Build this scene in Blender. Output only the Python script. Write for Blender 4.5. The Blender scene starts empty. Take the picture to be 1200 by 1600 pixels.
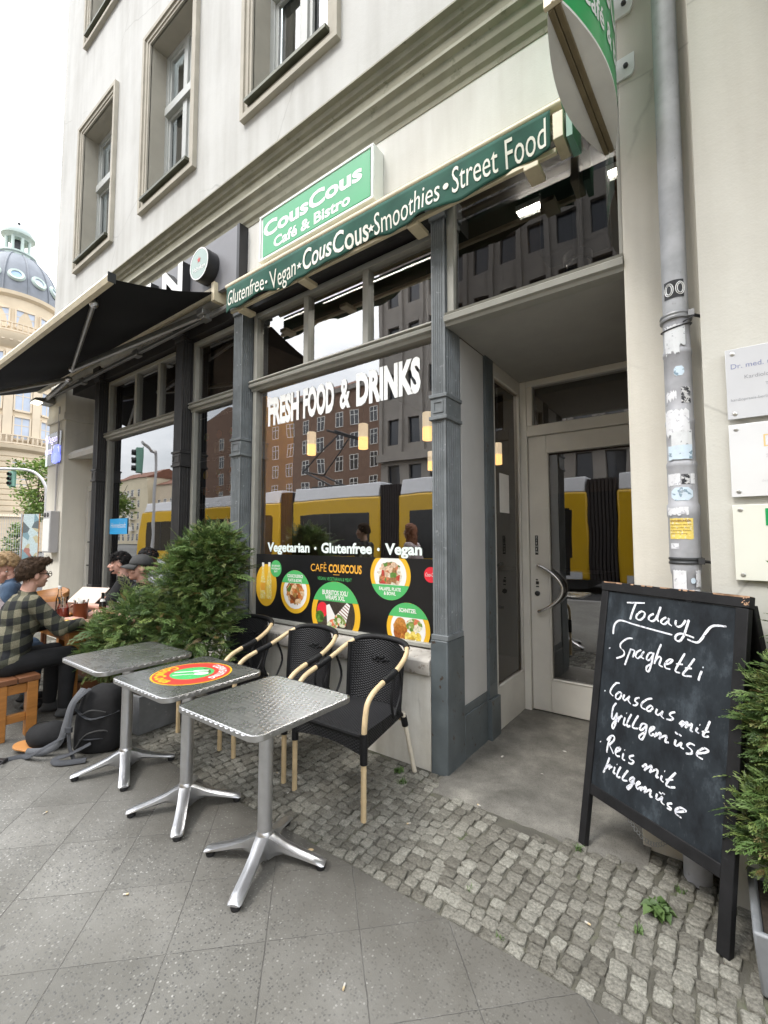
import bpy, bmesh, math, random
from mathutils import Vector, Matrix, noise as mnoise
R = math.radians
random.seed(7)
SC = bpy.context.scene
COL = SC.collection

# ------------------------------------------------------------------ camera
cam_d = bpy.data.cameras.new('camera'); cam = bpy.data.objects.new('camera', cam_d); COL.objects.link(cam)
cam_d.sensor_fit = 'HORIZONTAL'; cam_d.sensor_width = 36.0; cam_d.lens = 36.0 * 700 / 1200
cam_d.clip_start = 0.05; cam_d.clip_end = 3000
cam.location = (0, 0, 1.5)
cam.rotation_euler = (R(90 + 3.434), 0, R(90 - 53.624))
SC.camera = cam

# ------------------------------------------------------------------ daylight
SUN_EL, SUN_AZ = R(52), R(200)          # azimuth measured from +y (north) clockwise
W = bpy.data.worlds.new('World'); SC.world = W; W.use_nodes = True
wn = W.node_tree.nodes; wl = W.node_tree.links; wn.clear()
sky = wn.new('ShaderNodeTexSky'); sky.sky_type = 'NISHITA'; sky.sun_disc = False
sky.sun_elevation = SUN_EL; sky.sun_rotation = SUN_AZ; sky.air_density = 1.0; sky.dust_density = 2.0
tc = wn.new('ShaderNodeTexCoord')
mp = wn.new('ShaderNodeMapping'); mp.inputs['Scale'].default_value = (1.0, 1.0, 2.6)
nz = wn.new('ShaderNodeTexNoise'); nz.inputs['Scale'].default_value = 3.2; nz.inputs['Detail'].default_value = 7
nz.inputs['Roughness'].default_value = .58
rp = wn.new('ShaderNodeValToRGB'); rp.color_ramp.elements[0].position = .36; rp.color_ramp.elements[1].position = .62
rp.color_ramp.elements[0].color = (.55, .55, .55, 1); rp.color_ramp.elements[1].color = (1, 1, 1, 1)
mx = wn.new('ShaderNodeMixRGB'); mx.inputs[2].default_value = (15.5, 15.8, 16.2, 1)   # bright cloud cover
bg = wn.new('ShaderNodeBackground'); bg.inputs['Strength'].default_value = .12
wo = wn.new('ShaderNodeOutputWorld')
wl.new(tc.outputs['Generated'], mp.inputs['Vector']); wl.new(mp.outputs[0], nz.inputs['Vector'])
wl.new(nz.outputs['Fac'], rp.inputs[0]); wl.new(rp.outputs[0], mx.inputs[0])
# an overcast sky is brighter overhead than at the horizon
sx = wn.new('ShaderNodeSeparateXYZ'); wl.new(tc.outputs['Generated'], sx.inputs[0])
el = wn.new('ShaderNodeMapRange'); el.inputs['From Min'].default_value = 0; el.inputs['From Max'].default_value = 1; el.inputs['To Min'].default_value = .46; el.inputs['To Max'].default_value = 1.62
wl.new(sx.outputs[2], el.inputs['Value'])
gr = wn.new('ShaderNodeMixRGB'); gr.blend_type = 'MULTIPLY'; gr.inputs[0].default_value = 1
wl.new(sky.outputs[0], mx.inputs[1]); wl.new(mx.outputs[0], gr.inputs[1]); wl.new(el.outputs[0], gr.inputs[2]); wl.new(gr.outputs[0], bg.inputs[0]); wl.new(bg.outputs[0], wo.inputs[0])
sd = bpy.data.lights.new('sun', 'SUN'); sun = bpy.data.objects.new('sun', sd); COL.objects.link(sun)
sd.energy = 1.2; sd.angle = R(14); sd.color = (1, .96, .9)
_dir = Vector((math.sin(SUN_AZ) * math.cos(SUN_EL), math.cos(SUN_AZ) * math.cos(SUN_EL), math.sin(SUN_EL)))
sun.rotation_euler = _dir.to_track_quat('Z', 'Y').to_euler(); sun.location = (3, -6, 14)
SC.view_settings.view_transform = 'Standard'; SC.view_settings.look = 'None'
SC.view_settings.exposure = 0.88; SC.view_settings.gamma = 1.0
SC.render.engine = 'CYCLES'
SC.cycles.use_denoising = True
SC.cycles.max_bounces = 8; SC.cycles.transparent_max_bounces = 12; SC.cycles.glossy_bounces = 5
SC.cycles.caustics_reflective = False; SC.cycles.caustics_refractive = False
SC.cycles.sample_clamp_indirect = 6

# ------------------------------------------------------------------ materials
MATS = {}
class NT:
    def __init__(s, name):
        s.m = bpy.data.materials.new(name); s.m.use_nodes = True
        s.t = s.m.node_tree; s.n = s.t.nodes; s.n.clear()
        s.out = s.n.new('ShaderNodeOutputMaterial')
        MATS[name] = s.m
    def new(s, typ, **k):
        nd = s.n.new('ShaderNode' + typ)
        for a, v in k.items():
            if a.startswith('_'): setattr(nd, a[1:], v)
        for a, v in k.items():
            if not a.startswith('_'): s.set(nd, a, v)
        return nd
    def set(s, nd, key, v):
        key = int(key[1:]) if key[0] == 'i' and key[1:].isdigit() else key.replace('0_', ' ')
        inp = nd.inputs[key]
        if hasattr(v, 'links') and hasattr(v, 'is_output'): s.t.links.new(v, inp)
        elif isinstance(v, bpy.types.Node): s.t.links.new(v.outputs[0], inp)
        else:
            if isinstance(v, tuple) and len(v) == 3 and inp.type == 'RGBA': v = (*v, 1)
            inp.default_value = v
    def math(s, op, a, b=0.0, c=0.0):
        return s.new('Math', _operation=op, i0=a, i1=b, i2=c).outputs[0]
    def obj(s): return s.new('TexCoord').outputs['Object']
    def ramp(s, fac, stops):
        r = s.n.new('ShaderNodeValToRGB'); s.t.links.new(fac, r.inputs[0])
        e = r.color_ramp.elements
        while len(e) < len(stops): e.new(.5)
        for el, (p, c) in zip(e, stops): el.position = p; el.color = (*c, 1) if len(c) == 3 else c
        return r.outputs[0]
    def mix(s, f, a, b, bt='MIX'):
        return s.new('MixRGB', _blend_type=bt, i0=f, i1=a, i2=b).outputs[0]
    def noise(s, vec, scale, detail=4, rough=.55):
        return s.new('TexNoise', Vector=vec, Scale=scale, Detail=detail, Roughness=rough).outputs[0]
    def bsdf(s, **k):
        b = s.n.new('ShaderNodeBsdfPrincipled')
        for a, v in k.items(): s.set(b, a.replace('_', ' '), v)
        s.t.links.new(b.outputs[0], s.out.inputs[0]); s.b = b
        return b
    def bump(s, h, strength=.3, dist=.01):
        return s.new('Bump', Height=h, Strength=strength, Distance=dist).outputs[0]

def mat(name, col, rough=.6, metal=0., var=.12, vs=6., bump=0., bs=60., dirt=None, dirt_at=.62, spec=.5, emit=0., coat=0., stretch=None, isl=0.):
    """painted / plain surface: base colour broken up by noise, patches of a second colour, fine bump"""
    t = NT(name); v = t.obj()
    if stretch: v = t.new('Mapping', Vector=v, Scale=stretch).outputs[0]
    f = t.noise(v, vs, 5)
    lo = tuple(c * (1 - var) for c in col); hi = tuple(min(1, c * (1 + var)) for c in col)
    c = t.ramp(f, [(.3, lo), (.7, hi)])
    if dirt:
        g = t.noise(v, vs * 2.7, 8, .65)
        fac = t.ramp(g, [(dirt_at, (0, 0, 0)), (dirt_at + .05, (1, 1, 1))])
        c = t.mix(fac, c, dirt)
    if isl:
        ri = t.new('NewGeometry').outputs['Random Per Island']
        c = t.mix(1.0, c, t.ramp(ri, [(0, (1 - isl,) * 3), (1, (1 + isl,) * 3)]), 'MULTIPLY')
    k = dict(Base_Color=c, Roughness=rough, Metallic=metal)
    b = t.bsdf(**k); b.inputs['Specular IOR Level'].default_value = spec
    if coat: b.inputs['Coat Weight'].default_value = coat; b.inputs['Coat Roughness'].default_value = .08
    if emit:
        b.inputs['Emission Color'].default_value = (*col, 1); b.inputs['Emission Strength'].default_value = emit
    if bump:
        t.set(b, 'Normal', t.bump(t.noise(v, bs, 5), bump))
    return t.m
def mt(name): return MATS[name]

# plaster walls: rain streaks and blotches
def plaster(name, col, dark, scale=.8):
    t = NT(name); v = t.obj()
    a = t.noise(v, scale, 6, .6)
    st = t.noise(t.new('Mapping', Vector=v, Scale=(3.2, 3.2, .35)).outputs[0], 1.6, 6, .6)
    m = t.math('MULTIPLY_ADD', a, .48, t.math('MULTIPLY', st, .52))
    crk = t.new('TexVoronoi', _feature='DISTANCE_TO_EDGE', Vector=t.mix(.12, v, t.new('TexNoise', Vector=v, Scale=2.5, Detail=6.0).outputs['Color']), Scale=.55).outputs['Distance']
    crk = t.math('MULTIPLY', t.ramp(crk, [(.0015, (1, 1, 1)), (.004, (0, 0, 0))]), t.ramp(t.noise(v, .7, 3), [(.5, (0, 0, 0)), (.56, (.5, .5, .5))]))
    c = t.ramp(m, [(.34, dark), (.56, col), (.75, tuple(min(1, x * 1.06) for x in col))])
    c = t.mix(crk, c, tuple(x * .6 for x in dark))
    b = t.bsdf(Base_Color=c, Roughness=.9)
    h = t.math('ADD', t.noise(v, 90, 4), t.math('MULTIPLY', t.noise(v, 14, 4), 2.0))
    t.set(b, 'Normal', t.bump(h, .16, .006))
plaster('facade_plaster', (.55, .55, .53), (.435, .43, .405))
plaster('fascia_plaster', (.70, .695, .66), (.58, .565, .525))
plaster('base_plaster', (.78, .76, .70), (.48, .45, .38), 2.2)
plaster('pier_plaster', (.70, .67, .59), (.58, .55, .48), 1.2)
plaster('right_plaster', (.60, .59, .535), (.53, .515, .46), 1.0)
mat('stone_trim', (.27, .26, .20), .85, var=.14, vs=5, bump=.12, bs=70, dirt=(.19, .185, .13), dirt_at=.6)
mat('window_trim', (.42, .39, .325), .8, var=.1, vs=4, bump=.06, bs=90)
mat('reveal_paint', (.40, .375, .315), .85, var=.08, vs=3)
mat('sill_metal', (.10, .105, .075), .5, var=.25, vs=8, metal=.3)
mat('sash_paint', (.44, .455, .435), .45, var=.06)
mat('frame_paint', (.33, .325, .29), .45, var=.07, vs=9, bump=.03, bs=120)
mat('entrance_paint', (.60, .585, .545), .5, var=.06, vs=5)
mat('door_paint', (.76, .74, .69), .42, var=.05, vs=5)
mat('column_paint', (.155, .17, .178), .5, var=.2, vs=9, bump=.16, bs=60, dirt=(.33, .345, .35), dirt_at=.635)
mat('column_base_paint', (.092, .108, .115), .45, var=.18, vs=6, bump=.1, bs=50, dirt=(.055, .036, .024), dirt_at=.615)
mat('column_dark', (.030, .028, .028), .5, var=.2, vs=8, bump=.08, bs=55)
mat('stone_sill', (.40, .375, .34), .8, var=.22, vs=9, bump=.08, dirt=(.24, .21, .18), dirt_at=.58)
mat('black_plastic', (.018, .018, .02), .45, var=.1)
mat('black_matte', (.006, .006, .007), .9, var=.1)
mat('white_plastic', (.78, .78, .77), .35, var=.03)
mat('alu', (.62, .62, .6), .32, metal=.9, var=.06, vs=20)
mat('cast_alu', (.58, .585, .6), .3, metal=.92, var=.08, vs=14, bump=.02, bs=140)
mat('alu_edge', (.50, .50, .50), .36, metal=1., var=.05)
mat('chrome', (.75, .75, .76), .12, metal=1., var=.02)
mat('rubber', (.012, .012, .013), .6)
mat('zinc_pipe', (.42, .43, .445), .62, metal=.12, var=.14, vs=11, bump=.05, dirt=(.34, .345, .35), dirt_at=.62)
mat('lower_pipe', (.42, .425, .45), .55, metal=.15, var=.14, vs=14, dirt=(.30, .30, .30), dirt_at=.63)
mat('awning_arm', (.30, .295, .28), .4, metal=.6, var=.1)
mat('cream_metal', (.66, .58, .41), .4, var=.1, vs=12)
mat('black_fabric', (.004, .004, .0045), .95, var=.25, vs=3, bump=.1, bs=300)
mat('green_fabric', (.018, .085, .06), .85, var=.22, vs=5, bump=.15, bs=240)
mat('letter_cream', (.78, .77, .68), .7, var=.06)
mat('sign_green', (.022, .33, .12), .35, var=.05, coat=.3)
mat('sign_green_two', (.012, .33, .09), .35, var=.08, coat=.3)
mat('sign_white', (.80, .82, .80), .35, var=.03)
mat('lens_cap', (.70, .70, .67), .5, var=.1, vs=4)
mat('bronze_strip', (.17, .135, .075), .5, metal=.4, var=.18, vs=10)
mat('fascia_grey', (.20, .20, .215), .5, var=.06)
mat('badge_face', (.22, .31, .26), .3, var=.05, coat=.5)
mat('red_print', (.55, .05, .035), .5, var=.04)
mat('letter_white', (.86, .87, .86), .5, var=.02)
mat('letter_mint', (.80, .90, .86), .5, var=.02)
mat('letter_grey', (.30, .31, .34), .5, var=.02)
mat('letter_blue', (.22, .25, .42), .5, var=.02)
mat('letter_pale', (.55, .54, .56), .5, var=.02)
mat('letter_gold', (.75, .55, .25), .5, var=.02)
mat('poster_black', (.009, .009, .01), .35, var=.1)
mat('poster_yellow', (.80, .46, .03), .4, var=.03)
mat('poster_green', (.085, .46, .14), .4, var=.03)
mat('poster_red', (.75, .03, .05), .4, var=.03)
mat('poster_white', (.82, .81, .78), .4, var=.03)
mat('poster_orange_text', (.85, .42, .05), .5, var=.02)
mat('acrylic_grey', (.62, .63, .65), .16, var=.03, coat=.4)
mat('acrylic_white', (.74, .745, .75), .16, var=.03, coat=.4)
mat('acrylic_cream', (.76, .765, .68), .2, var=.03, coat=.4)
def chalk():
    t = NT('chalk'); v = t.obj()
    b = t.bsdf(Base_Color=t.ramp(t.noise(v, 40, 3), [(.3, (.66, .68, .78)), (.6, (.88, .89, .93))]), Roughness=.85)
    m = t.new('MixShader', i0=t.ramp(t.noise(v, 130, 5, .65), [(.34, (.12, .12, .12)), (.47, (1, 1, 1))]), i1=t.new('BsdfTransparent'), i2=b)
    t.t.links.new(m.outputs[0], t.out.inputs[0])
chalk()
mat('board_wood', (.013, .013, .014), .6, spec=.25, var=.3, vs=12, bump=.12, bs=60, dirt=(.10, .10, .10), dirt_at=.69)
mat('raw_wood_chip', (.52, .32, .2), .8, var=.2, vs=20)
mat('bamboo', (.60, .46, .27), .45, var=.14, vs=14, dirt=(.42, .3, .15), dirt_at=.66)
mat('bamboo_pale', (.72, .66, .55), .5, var=.12, vs=14)
mat('black_wrap', (.008, .008, .009), .5, spec=.3, var=.15, bump=.4, bs=160)
mat('concrete_planter', (.17, .175, .18), .85, var=.2, vs=7, bump=.2, bs=50, dirt=(.27, .27, .27), dirt_at=.62)
mat('zinc_planter', (.22, .23, .24), .6, metal=.3, var=.18, vs=8, bump=.1, bs=40, dirt=(.24, .25, .26), dirt_at=.6)
mat('soil', (.035, .026, .018), .95, var=.4, vs=30, bump=.5, bs=60)
mat('orange_wood', (.36, .15, .035), .45, var=.22, vs=4, stretch=(1, 1, 8), bump=.05, dirt=(.24, .09, .02), dirt_at=.6)
mat('brown_wood', (.15, .06, .025), .5, var=.25, vs=5, stretch=(6, 1, 1), bump=.05)
mat('thuja_wood', (.06, .042, .028), .9, var=.2)
mat('red_drink', (.65, .12, .08), .15, var=.05)
mat('jug_brown', (.19, .05, .02), .3, var=.12)
mat('paper', (.78, .76, .72), .8, var=.04)
mat('menu_card', (.72, .58, .49), .7, var=.05)
mat('skin', (.56, .34, .245), .5, var=.07, vs=20)
mat('skin_pink', (.60, .34, .26), .5, var=.07, vs=20)
mat('skin_dark', (.10, .055, .04), .5, var=.1, vs=20)
mat('lips', (.42, .16, .13), .45)
mat('eye_dark', (.02, .017, .015), .2)
mat('hair_brown', (.05, .03, .018), .75, spec=.2, var=.4, vs=40, bump=.5, bs=90)
mat('hair_black', (.008, .007, .007), .7, spec=.25, var=.4, vs=40, bump=.5, bs=90)
mat('hair_blond', (.36, .24, .12), .6, var=.3, vs=40, bump=.5, bs=90)
mat('hair_red', (.30, .12, .06), .6, var=.3, vs=40, bump=.5, bs=90)
mat('cloth_black', (.009, .009, .010), .9, var=.3, vs=12, bump=.2, bs=30)
mat('cloth_denim', (.05, .085, .14), .9, var=.2, vs=14, bump=.2, bs=40)
mat('cloth_grey', (.33, .33, .37), .9, var=.15, vs=14, bump=.2, bs=40)
mat('cloth_charcoal', (.055, .055, .055), .85, var=.2, vs=14, bump=.15, bs=60)
mat('cloth_pale', (.5, .42, .42), .9, var=.1)
mat('shoe_white', (.55, .53, .5), .7, var=.1)
mat('pack_grey', (.045, .048, .055), .8, var=.2, vs=16, bump=.3, bs=90)
mat('pack_pale', (.10, .105, .115), .8, var=.15, vs=16, bump=.3, bs=90)
mat('deck_orange', (.55, .25, .08), .5, var=.08)
mat('asphalt', (.05, .05, .052), .9, var=.15, vs=9, bump=.3, bs=120)
mat('kerb_stone', (.30, .29, .28), .85, var=.15, vs=8, bump=.2)
mat('far_ground', (.11, .11, .105), .95, var=.1, vs=.3)
mat('tram_yellow', (.72, .43, .012), .3, var=.03, coat=.4)
mat('tram_white', (.70, .70, .72), .4, var=.04)
mat('tram_dark', (.012, .013, .014), .12, var=.1, spec=.6)
mat('tram_bellows', (.03, .024, .024), .8, var=.3, vs=20)
mat('galvanised', (.30, .305, .31), .5, metal=.5, var=.15, vs=20)
mat('steel_dark', (.06, .062, .065), .5, metal=.5, var=.15)
mat('brown_brick', (.20, .125, .09), .9, var=.1, vs=1.2, bump=.1)
mat('grey_stone', (.29, .265, .24), .85, var=.1, vs=.8)
mat('dark_glass', (.03, .035, .045), .06, var=.2, vs=.4, spec=.8)
mat('roof_tile', (.18, .08, .05), .9, var=.2, vs=1.5)
mat('cream_house', (.66, .58, .42), .85, var=.06, vs=.6)
mat('dome_stone', (.58, .48, .345), .85, var=.08, vs=.5)
mat('dome_stone_pale', (.62, .52, .39), .85, var=.08, vs=.5)
mat('dome_slate', (.17, .185, .21), .6, var=.12, vs=1.2)
mat('copper_green', (.44, .52, .48), .7, var=.1, vs=1.5)
mat('copper_grey', (.33, .38, .37), .7, var=.1, vs=1.5)
mat('sky_blue_glass', (.25, .36, .52), .1, var=.1)
mat('pale_window', (.42, .47, .56), .1, var=.12, vs=.6)
mat('light_green_box', (.17, .33, .26), .5)
mat('wall_box', (.48, .47, .47), .5, var=.05)
mat('blue_sticker', (.03, .35, .72), .45, var=.05)
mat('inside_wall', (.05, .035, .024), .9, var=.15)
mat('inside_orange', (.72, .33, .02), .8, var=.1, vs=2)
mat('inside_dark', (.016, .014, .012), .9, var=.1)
mat('ceiling_paint', (.34, .33, .305), .9, var=.05)
mat('light_grey_panel', (.47, .465, .455), .55, var=.05, vs=4)
mat('car_white', (.72, .73, .74), .25, coat=.6, var=.02)
mat('tail_red', (.6, .01, .01), .3, emit=1.5)
mat('tube_light', (1., .95, .88), .4, emit=45.)
mat('pendant_glow', (1., .56, .20), .5, emit=1.5)
mat('pendant_pale', (1., .80, .55), .5, emit=.55)
mat('globe_glow', (1., .58, .12), .5, emit=.9)
mat('neon_blue', (.22, .26, 1.), .5, emit=1.0)
mat('neon_white', (.62, .58, 1.), .5, emit=1.0)
mat('lamp_warm', (1., .93, .72), .5, emit=4.0)
mat('signal_red', (1., .22, .05), .5, emit=3.)
mat('yellow_label', (.80, .62, .14), .6, var=.12, vs=30, dirt=(.80, .74, .5), dirt_at=.55)
mat('litter', (.52, .50, .46), .8, var=.1)

def sticker_mat(name, col, ink, at=.56, scale=55):
    t = NT(name); v = t.obj()
    c = t.mix(t.ramp(t.noise(v, scale, 3, .6), [(at, (0, 0, 0)), (at + .02, (1, 1, 1))]), col, ink)
    c = t.mix(t.ramp(t.noise(v, 22, 6, .7), [(.5, (0, 0, 0)), (.75, (.6, .6, .6))]), c, (.5, .5, .52))
    t.bsdf(Base_Color=c, Roughness=.7)
sticker_mat('sticker_white', (.76, .77, .79), (.5, .5, .54), .6)
sticker_mat('sticker_black', (.03, .03, .035), (.6, .6, .6), .52, 70)
sticker_mat('sticker_blue', (.62, .74, .84), (.2, .3, .38), .58, 40)
sticker_mat('sticker_paper', (.70, .72, .73), (.25, .26, .28), .62, 48)

# glass: see-through with a mirror sheet
def glass(name, tint, ior, base=0.):
    t = NT(name)
    fr = t.new('Fresnel', IOR=ior).outputs[0]
    if base: fr = t.math('MINIMUM', t.math('ADD', fr, base), 1.0)
    tr = t.new('BsdfTransparent', Color=tint); gl = t.new('BsdfGlossy', Color=(1, 1, 1), Roughness=0.0, Normal=t.bump(t.noise(t.obj(), 2.0, 1), .018, .05))
    m = t.new('MixShader', i0=fr, i1=tr, i2=gl)
    t.t.links.new(m.outputs[0], t.out.inputs[0])
glass('shop_glass', (.80, .79, .76), 1.95, .22)
glass('dim_glass', (.55, .55, .53), 1.8, .10)
glass('door_glass', (.70, .68, .64), 1.8, .13)
glass('side_glass', (.62, .60, .57), 1.45, .0)
glass('transom_glass', (.40, .39, .37), 1.6, .05)
glass('clear_glass', (.93, .95, .94), 1.45)
glass('upper_glass', (.55, .60, .60), 1.7, .14)

# pavement slabs: 35 cm diagonal grid, exposed pebbles
def slabs():
    t = NT('pavement_slabs'); v = t.obj()
    q = .70710678
    sp = t.new('SeparateXYZ', Vector=v)
    u = t.math('MULTIPLY', t.math('ADD', sp.outputs[0], sp.outputs[1]), q)
    w = t.math('MULTIPLY', t.math('SUBTRACT', sp.outputs[1], sp.outputs[0]), q)
    us = t.math('MULTIPLY_ADD', u, 1 / .3515, -.18 / .3515 + 40)
    ws = t.math('MULTIPLY_ADD', w, 1 / .3515, -2.515 / .3515 + 40)
    wob = t.math('MULTIPLY', t.math('SUBTRACT', t.noise(v, 9, 3), .5), .02)
    def edge(x):
        f = t.math('FRACT', t.math('ADD', x, wob)); return t.math('MINIMUM', f, t.math('SUBTRACT', 1.0, f))
    d = t.math('MINIMUM', edge(us), t.math('MULTIPLY', edge(ws), 1.5))
    joint = t.math('SMOOTH_MIN', t.math('MULTIPLY', d, 75.0), 1.0, .2)
    cell = t.new('CombineXYZ', X=t.math('FLOOR', us), Y=t.math('FLOOR', ws))
    wn_ = t.new('TexWhiteNoise', Vector=cell.outputs[0]).outputs[0]
    base = t.ramp(t.noise(v, 2.2, 6, .6), [(.3, (.180, .175, .160)), (.7, (.235, .229, .210))])
    base = t.mix(1.0, base, t.ramp(wn_, [(0, (.88, .88, .875)), (1, (1.08, 1.08, 1.08))]), 'MULTIPLY')
    peb = t.new('TexVoronoi', _voronoi_dimensions='2D', Vector=v, Scale=88.0, Randomness=1.0)
    pc = t.new('SeparateColor', Color=peb.outputs['Color'])
    inside = t.ramp(peb.outputs['Distance'], [(.26, (1, 1, 1)), (.40, (0, 0, 0))])
    tone = t.ramp(pc.outputs[0], [(0, (.05, .052, .056)), (.35, (.085, .087, .088)), (.6, (.16, .158, .15)), (.8, (.30, .295, .275)), (.93, (.36, .355, .33)), (1, (.58, .57, .54))])
    pres = t.math('MULTIPLY', inside, t.ramp(pc.outputs[1], [(.50, (0, 0, 0)), (.56, (1, 1, 1))]))
    wear = t.ramp(t.noise(v, 1.3, 4), [(.35, (.45, .45, .45)), (.62, (1, 1, 1))])
    c = t.mix(t.math('MULTIPLY', t.math('MULTIPLY', pres, wear), .8), base, tone)
    grime = t.ramp(t.noise(v, .9, 7, .7), [(.38, (1.04, 1.04, 1.04)), (.7, (.66, .65, .62))])
    c = t.mix(1.0, c, grime, 'MULTIPLY')
    gum = t.new('TexVoronoi', Vector=v, Scale=4.2, Randomness=1.0); gsel = t.ramp(t.new('SeparateColor', Color=gum.outputs['Color']).outputs[0], [(.62, (0, 0, 0)), (.64, (1, 1, 1))])
    gm = t.math('MULTIPLY', t.ramp(t.math('ADD', gum.outputs['Distance'], t.math('MULTIPLY', t.noise(v, 30, 2), .03)), [(.065, (1, 1, 1)), (.085, (0, 0, 0))]), gsel)
    c = t.mix(t.math('MULTIPLY', gm, .55), c, (.075, .073, .07))
    jm = t.math('MINIMUM', t.math('MULTIPLY', d, 110.0), 1.0)
    ed = t.math('ADD', sp.outputs[1], t.math('MULTIPLY', t.math('SUBTRACT', t.noise(v, 3.5, 5), .5), .9))      # dirt along the stone strip, widened to paint in shade under the tables
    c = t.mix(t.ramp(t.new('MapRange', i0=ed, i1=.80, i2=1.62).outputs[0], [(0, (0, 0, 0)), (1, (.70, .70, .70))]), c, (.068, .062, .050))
    jc = t.ramp(t.noise(v, 5, 4), [(.35, (.07, .066, .06)), (.65, (.13, .126, .115))])
    c = t.mix(t.ramp(jm, [(.25, (1, 1, 1)), (.9, (0, 0, 0))]), c, jc)
    sx = t.new('SeparateXYZ', Vector=v)
    b = t.bsdf(Base_Color=c, Roughness=t.ramp(pres, [(0, (.8,) * 3), (1, (.42,) * 3)]))
    h = t.math('ADD', t.math('MULTIPLY', jm, 1.4), t.math('ADD', t.math('MULTIPLY', pres, .18), t.math('MULTIPLY', t.noise(v, 220, 3), .25)))
    t.set(b, 'Normal', t.bump(h, .5, .004))
slabs()
def cobble_mats():
    t = NT('cobble_stone'); v = t.obj(); ri = t.new('NewGeometry').outputs['Random Per Island']
    c = t.ramp(ri, [(0, (.145, .136, .112)), (.35, (.205, .195, .165)), (.7, (.245, .235, .20)), (1, (.31, .30, .258))])
    c = t.mix(1.0, c, t.ramp(t.noise(v, 95, 6, .75), [(.34, (.45, .45, .44)), (.66, (1.32, 1.32, 1.32))]), 'MULTIPLY')
    b = t.bsdf(Base_Color=c, Roughness=.62)
    t.set(b, 'Normal', t.bump(t.noise(v, 70, 6, .65), .8, .014))
    t = NT('cobble_joint'); v = t.obj()
    c = t.ramp(t.noise(v, 4, 5), [(.4, (.085, .08, .066)), (.6, (.12, .115, .088)), (.72, (.085, .11, .045))])
    b = t.bsdf(Base_Color=c, Roughness=.95); t.set(b, 'Normal', t.bump(t.noise(v, 160, 4), .6))
    t = NT('entrance_concrete'); v = t.obj()
    c = t.ramp(t.noise(v, 3.5, 7, .65), [(.3, (.082, .078, .067)), (.5, (.14, .133, .117)), (.72, (.24, .23, .20))])
    g = t.ramp(t.new('TexVoronoi', Vector=v, Scale=130.0).outputs['Distance'], [(.1, (.6, .6, .6)), (.4, (1.15, 1.15, 1.15))])
    c = t.mix(1.0, c, g, 'MULTIPLY')
    b = t.bsdf(Base_Color=c, Roughness=.75); t.set(b, 'Normal', t.bump(t.noise(v, 45, 6, .7), .5, .012))
cobble_mats()
def steel_top():
    t = NT('pressed_steel'); v = t.obj(); sp = t.new('SeparateXYZ', Vector=v)
    a = t.math('MULTIPLY', sp.outputs[0], 34.0); bq = t.math('MULTIPLY', sp.outputs[1], 34.0)
    row = t.math('FLOOR', bq); a2 = t.math('ADD', a, t.math('MULTIPLY', t.math('MODULO', row, 2.0), .5))
    fx = t.math('SUBTRACT', t.math('FRACT', a2), .5); fy = t.math('FRACT', bq)
    rad = t.math('SQRT', t.math('ADD', t.math('MULTIPLY', fx, fx), t.math('MULTIPLY', fy, fy)))
    h = t.math('ADD', t.math('FRACT', t.math('MULTIPLY', rad, 1.0)), t.math('MULTIPLY', t.noise(v, 4, 2), .22))
    c = t.ramp(t.noise(v, 5, 6, .65), [(.35, (.74, .74, .71)), (.6, (.87, .87, .84))])
    c = t.mix(t.math('MULTIPLY', t.math('FRACT', rad), .35), c, (.33, .33, .32))
    b = t.bsdf(Base_Color=c, Roughness=t.ramp(t.noise(v, 9, 5), [(.3, (.22,) * 3), (.7, (.31,) * 3)]), Metallic=.95)
    t.set(b, 'Normal', t.bump(h, .26, .01))
steel_top()
def weave(name, col, s, strength=.9):
    t = NT(name); v = t.obj(); sp = t.new('SeparateXYZ', Vector=v)
    a = t.math('MULTIPLY', sp.outputs[0], s); z = t.math('ADD', t.math('MULTIPLY', sp.outputs[2], s * .8), t.math('MULTIPLY', sp.outputs[1], s * .8))
    chk = t.math('MODULO', t.math('ADD', t.math('FLOOR', a), 100.0), 2.0)
    w1 = t.math('ABSOLUTE', t.math('SINE', t.math('MULTIPLY', t.math('ADD', z, t.math('MULTIPLY', chk, .5)), 3.1416)))
    w2 = t.math('ABSOLUTE', t.math('SINE', t.math('MULTIPLY', a, 3.1416)))
    h = t.math('MULTIPLY', w1, t.math('POWER', w2, .4))
    c = t.ramp(h, [(.05, tuple(x * .25 for x in col)), (.8, col)])
    b = t.bsdf(Base_Color=c, Roughness=.45); b.inputs['Specular IOR Level'].default_value = .35; t.set(b, 'Normal', t.bump(h, strength, .006))
weave('wicker', (.016, .016, .018), 70)
def chalkboard():
    t = NT('chalkboard'); v = t.obj()
    a = t.noise(t.new('Mapping', Vector=v, Rotation=(0, 0, .5), Scale=(3, 3, 1.6)).outputs[0], 2.6, 8, .68)
    c = t.ramp(a, [(.38, (.010, .012, .015)), (.56, (.022, .028, .034)), (.72, (.07, .085, .10))])
    f = t.noise(t.new('Mapping', Vector=v, Rotation=(.3, .2, 1.0), Scale=(22, 22, 6)).outputs[0], 3, 6, .7)
    c = t.mix(t.ramp(f, [(.62, (0, 0, 0)), (.8, (.35, .35, .35))]), c, (.16, .18, .20))
    t.bsdf(Base_Color=c, Roughness=.7).inputs['Specular IOR Level'].default_value = .22
chalkboard()
def leaf_mat(name, stops, rough=.5):
    t = NT(name); ri = t.new('NewGeometry').outputs['Random Per Island']
    c = t.ramp(ri, stops)
    b = t.bsdf(Base_Color=c, Roughness=rough)
    tl = t.new('BsdfTranslucent', Color=c); m = t.new('MixShader', i0=.25, i1=b, i2=tl)
    t.t.links.new(m.outputs[0], t.out.inputs[0])
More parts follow.
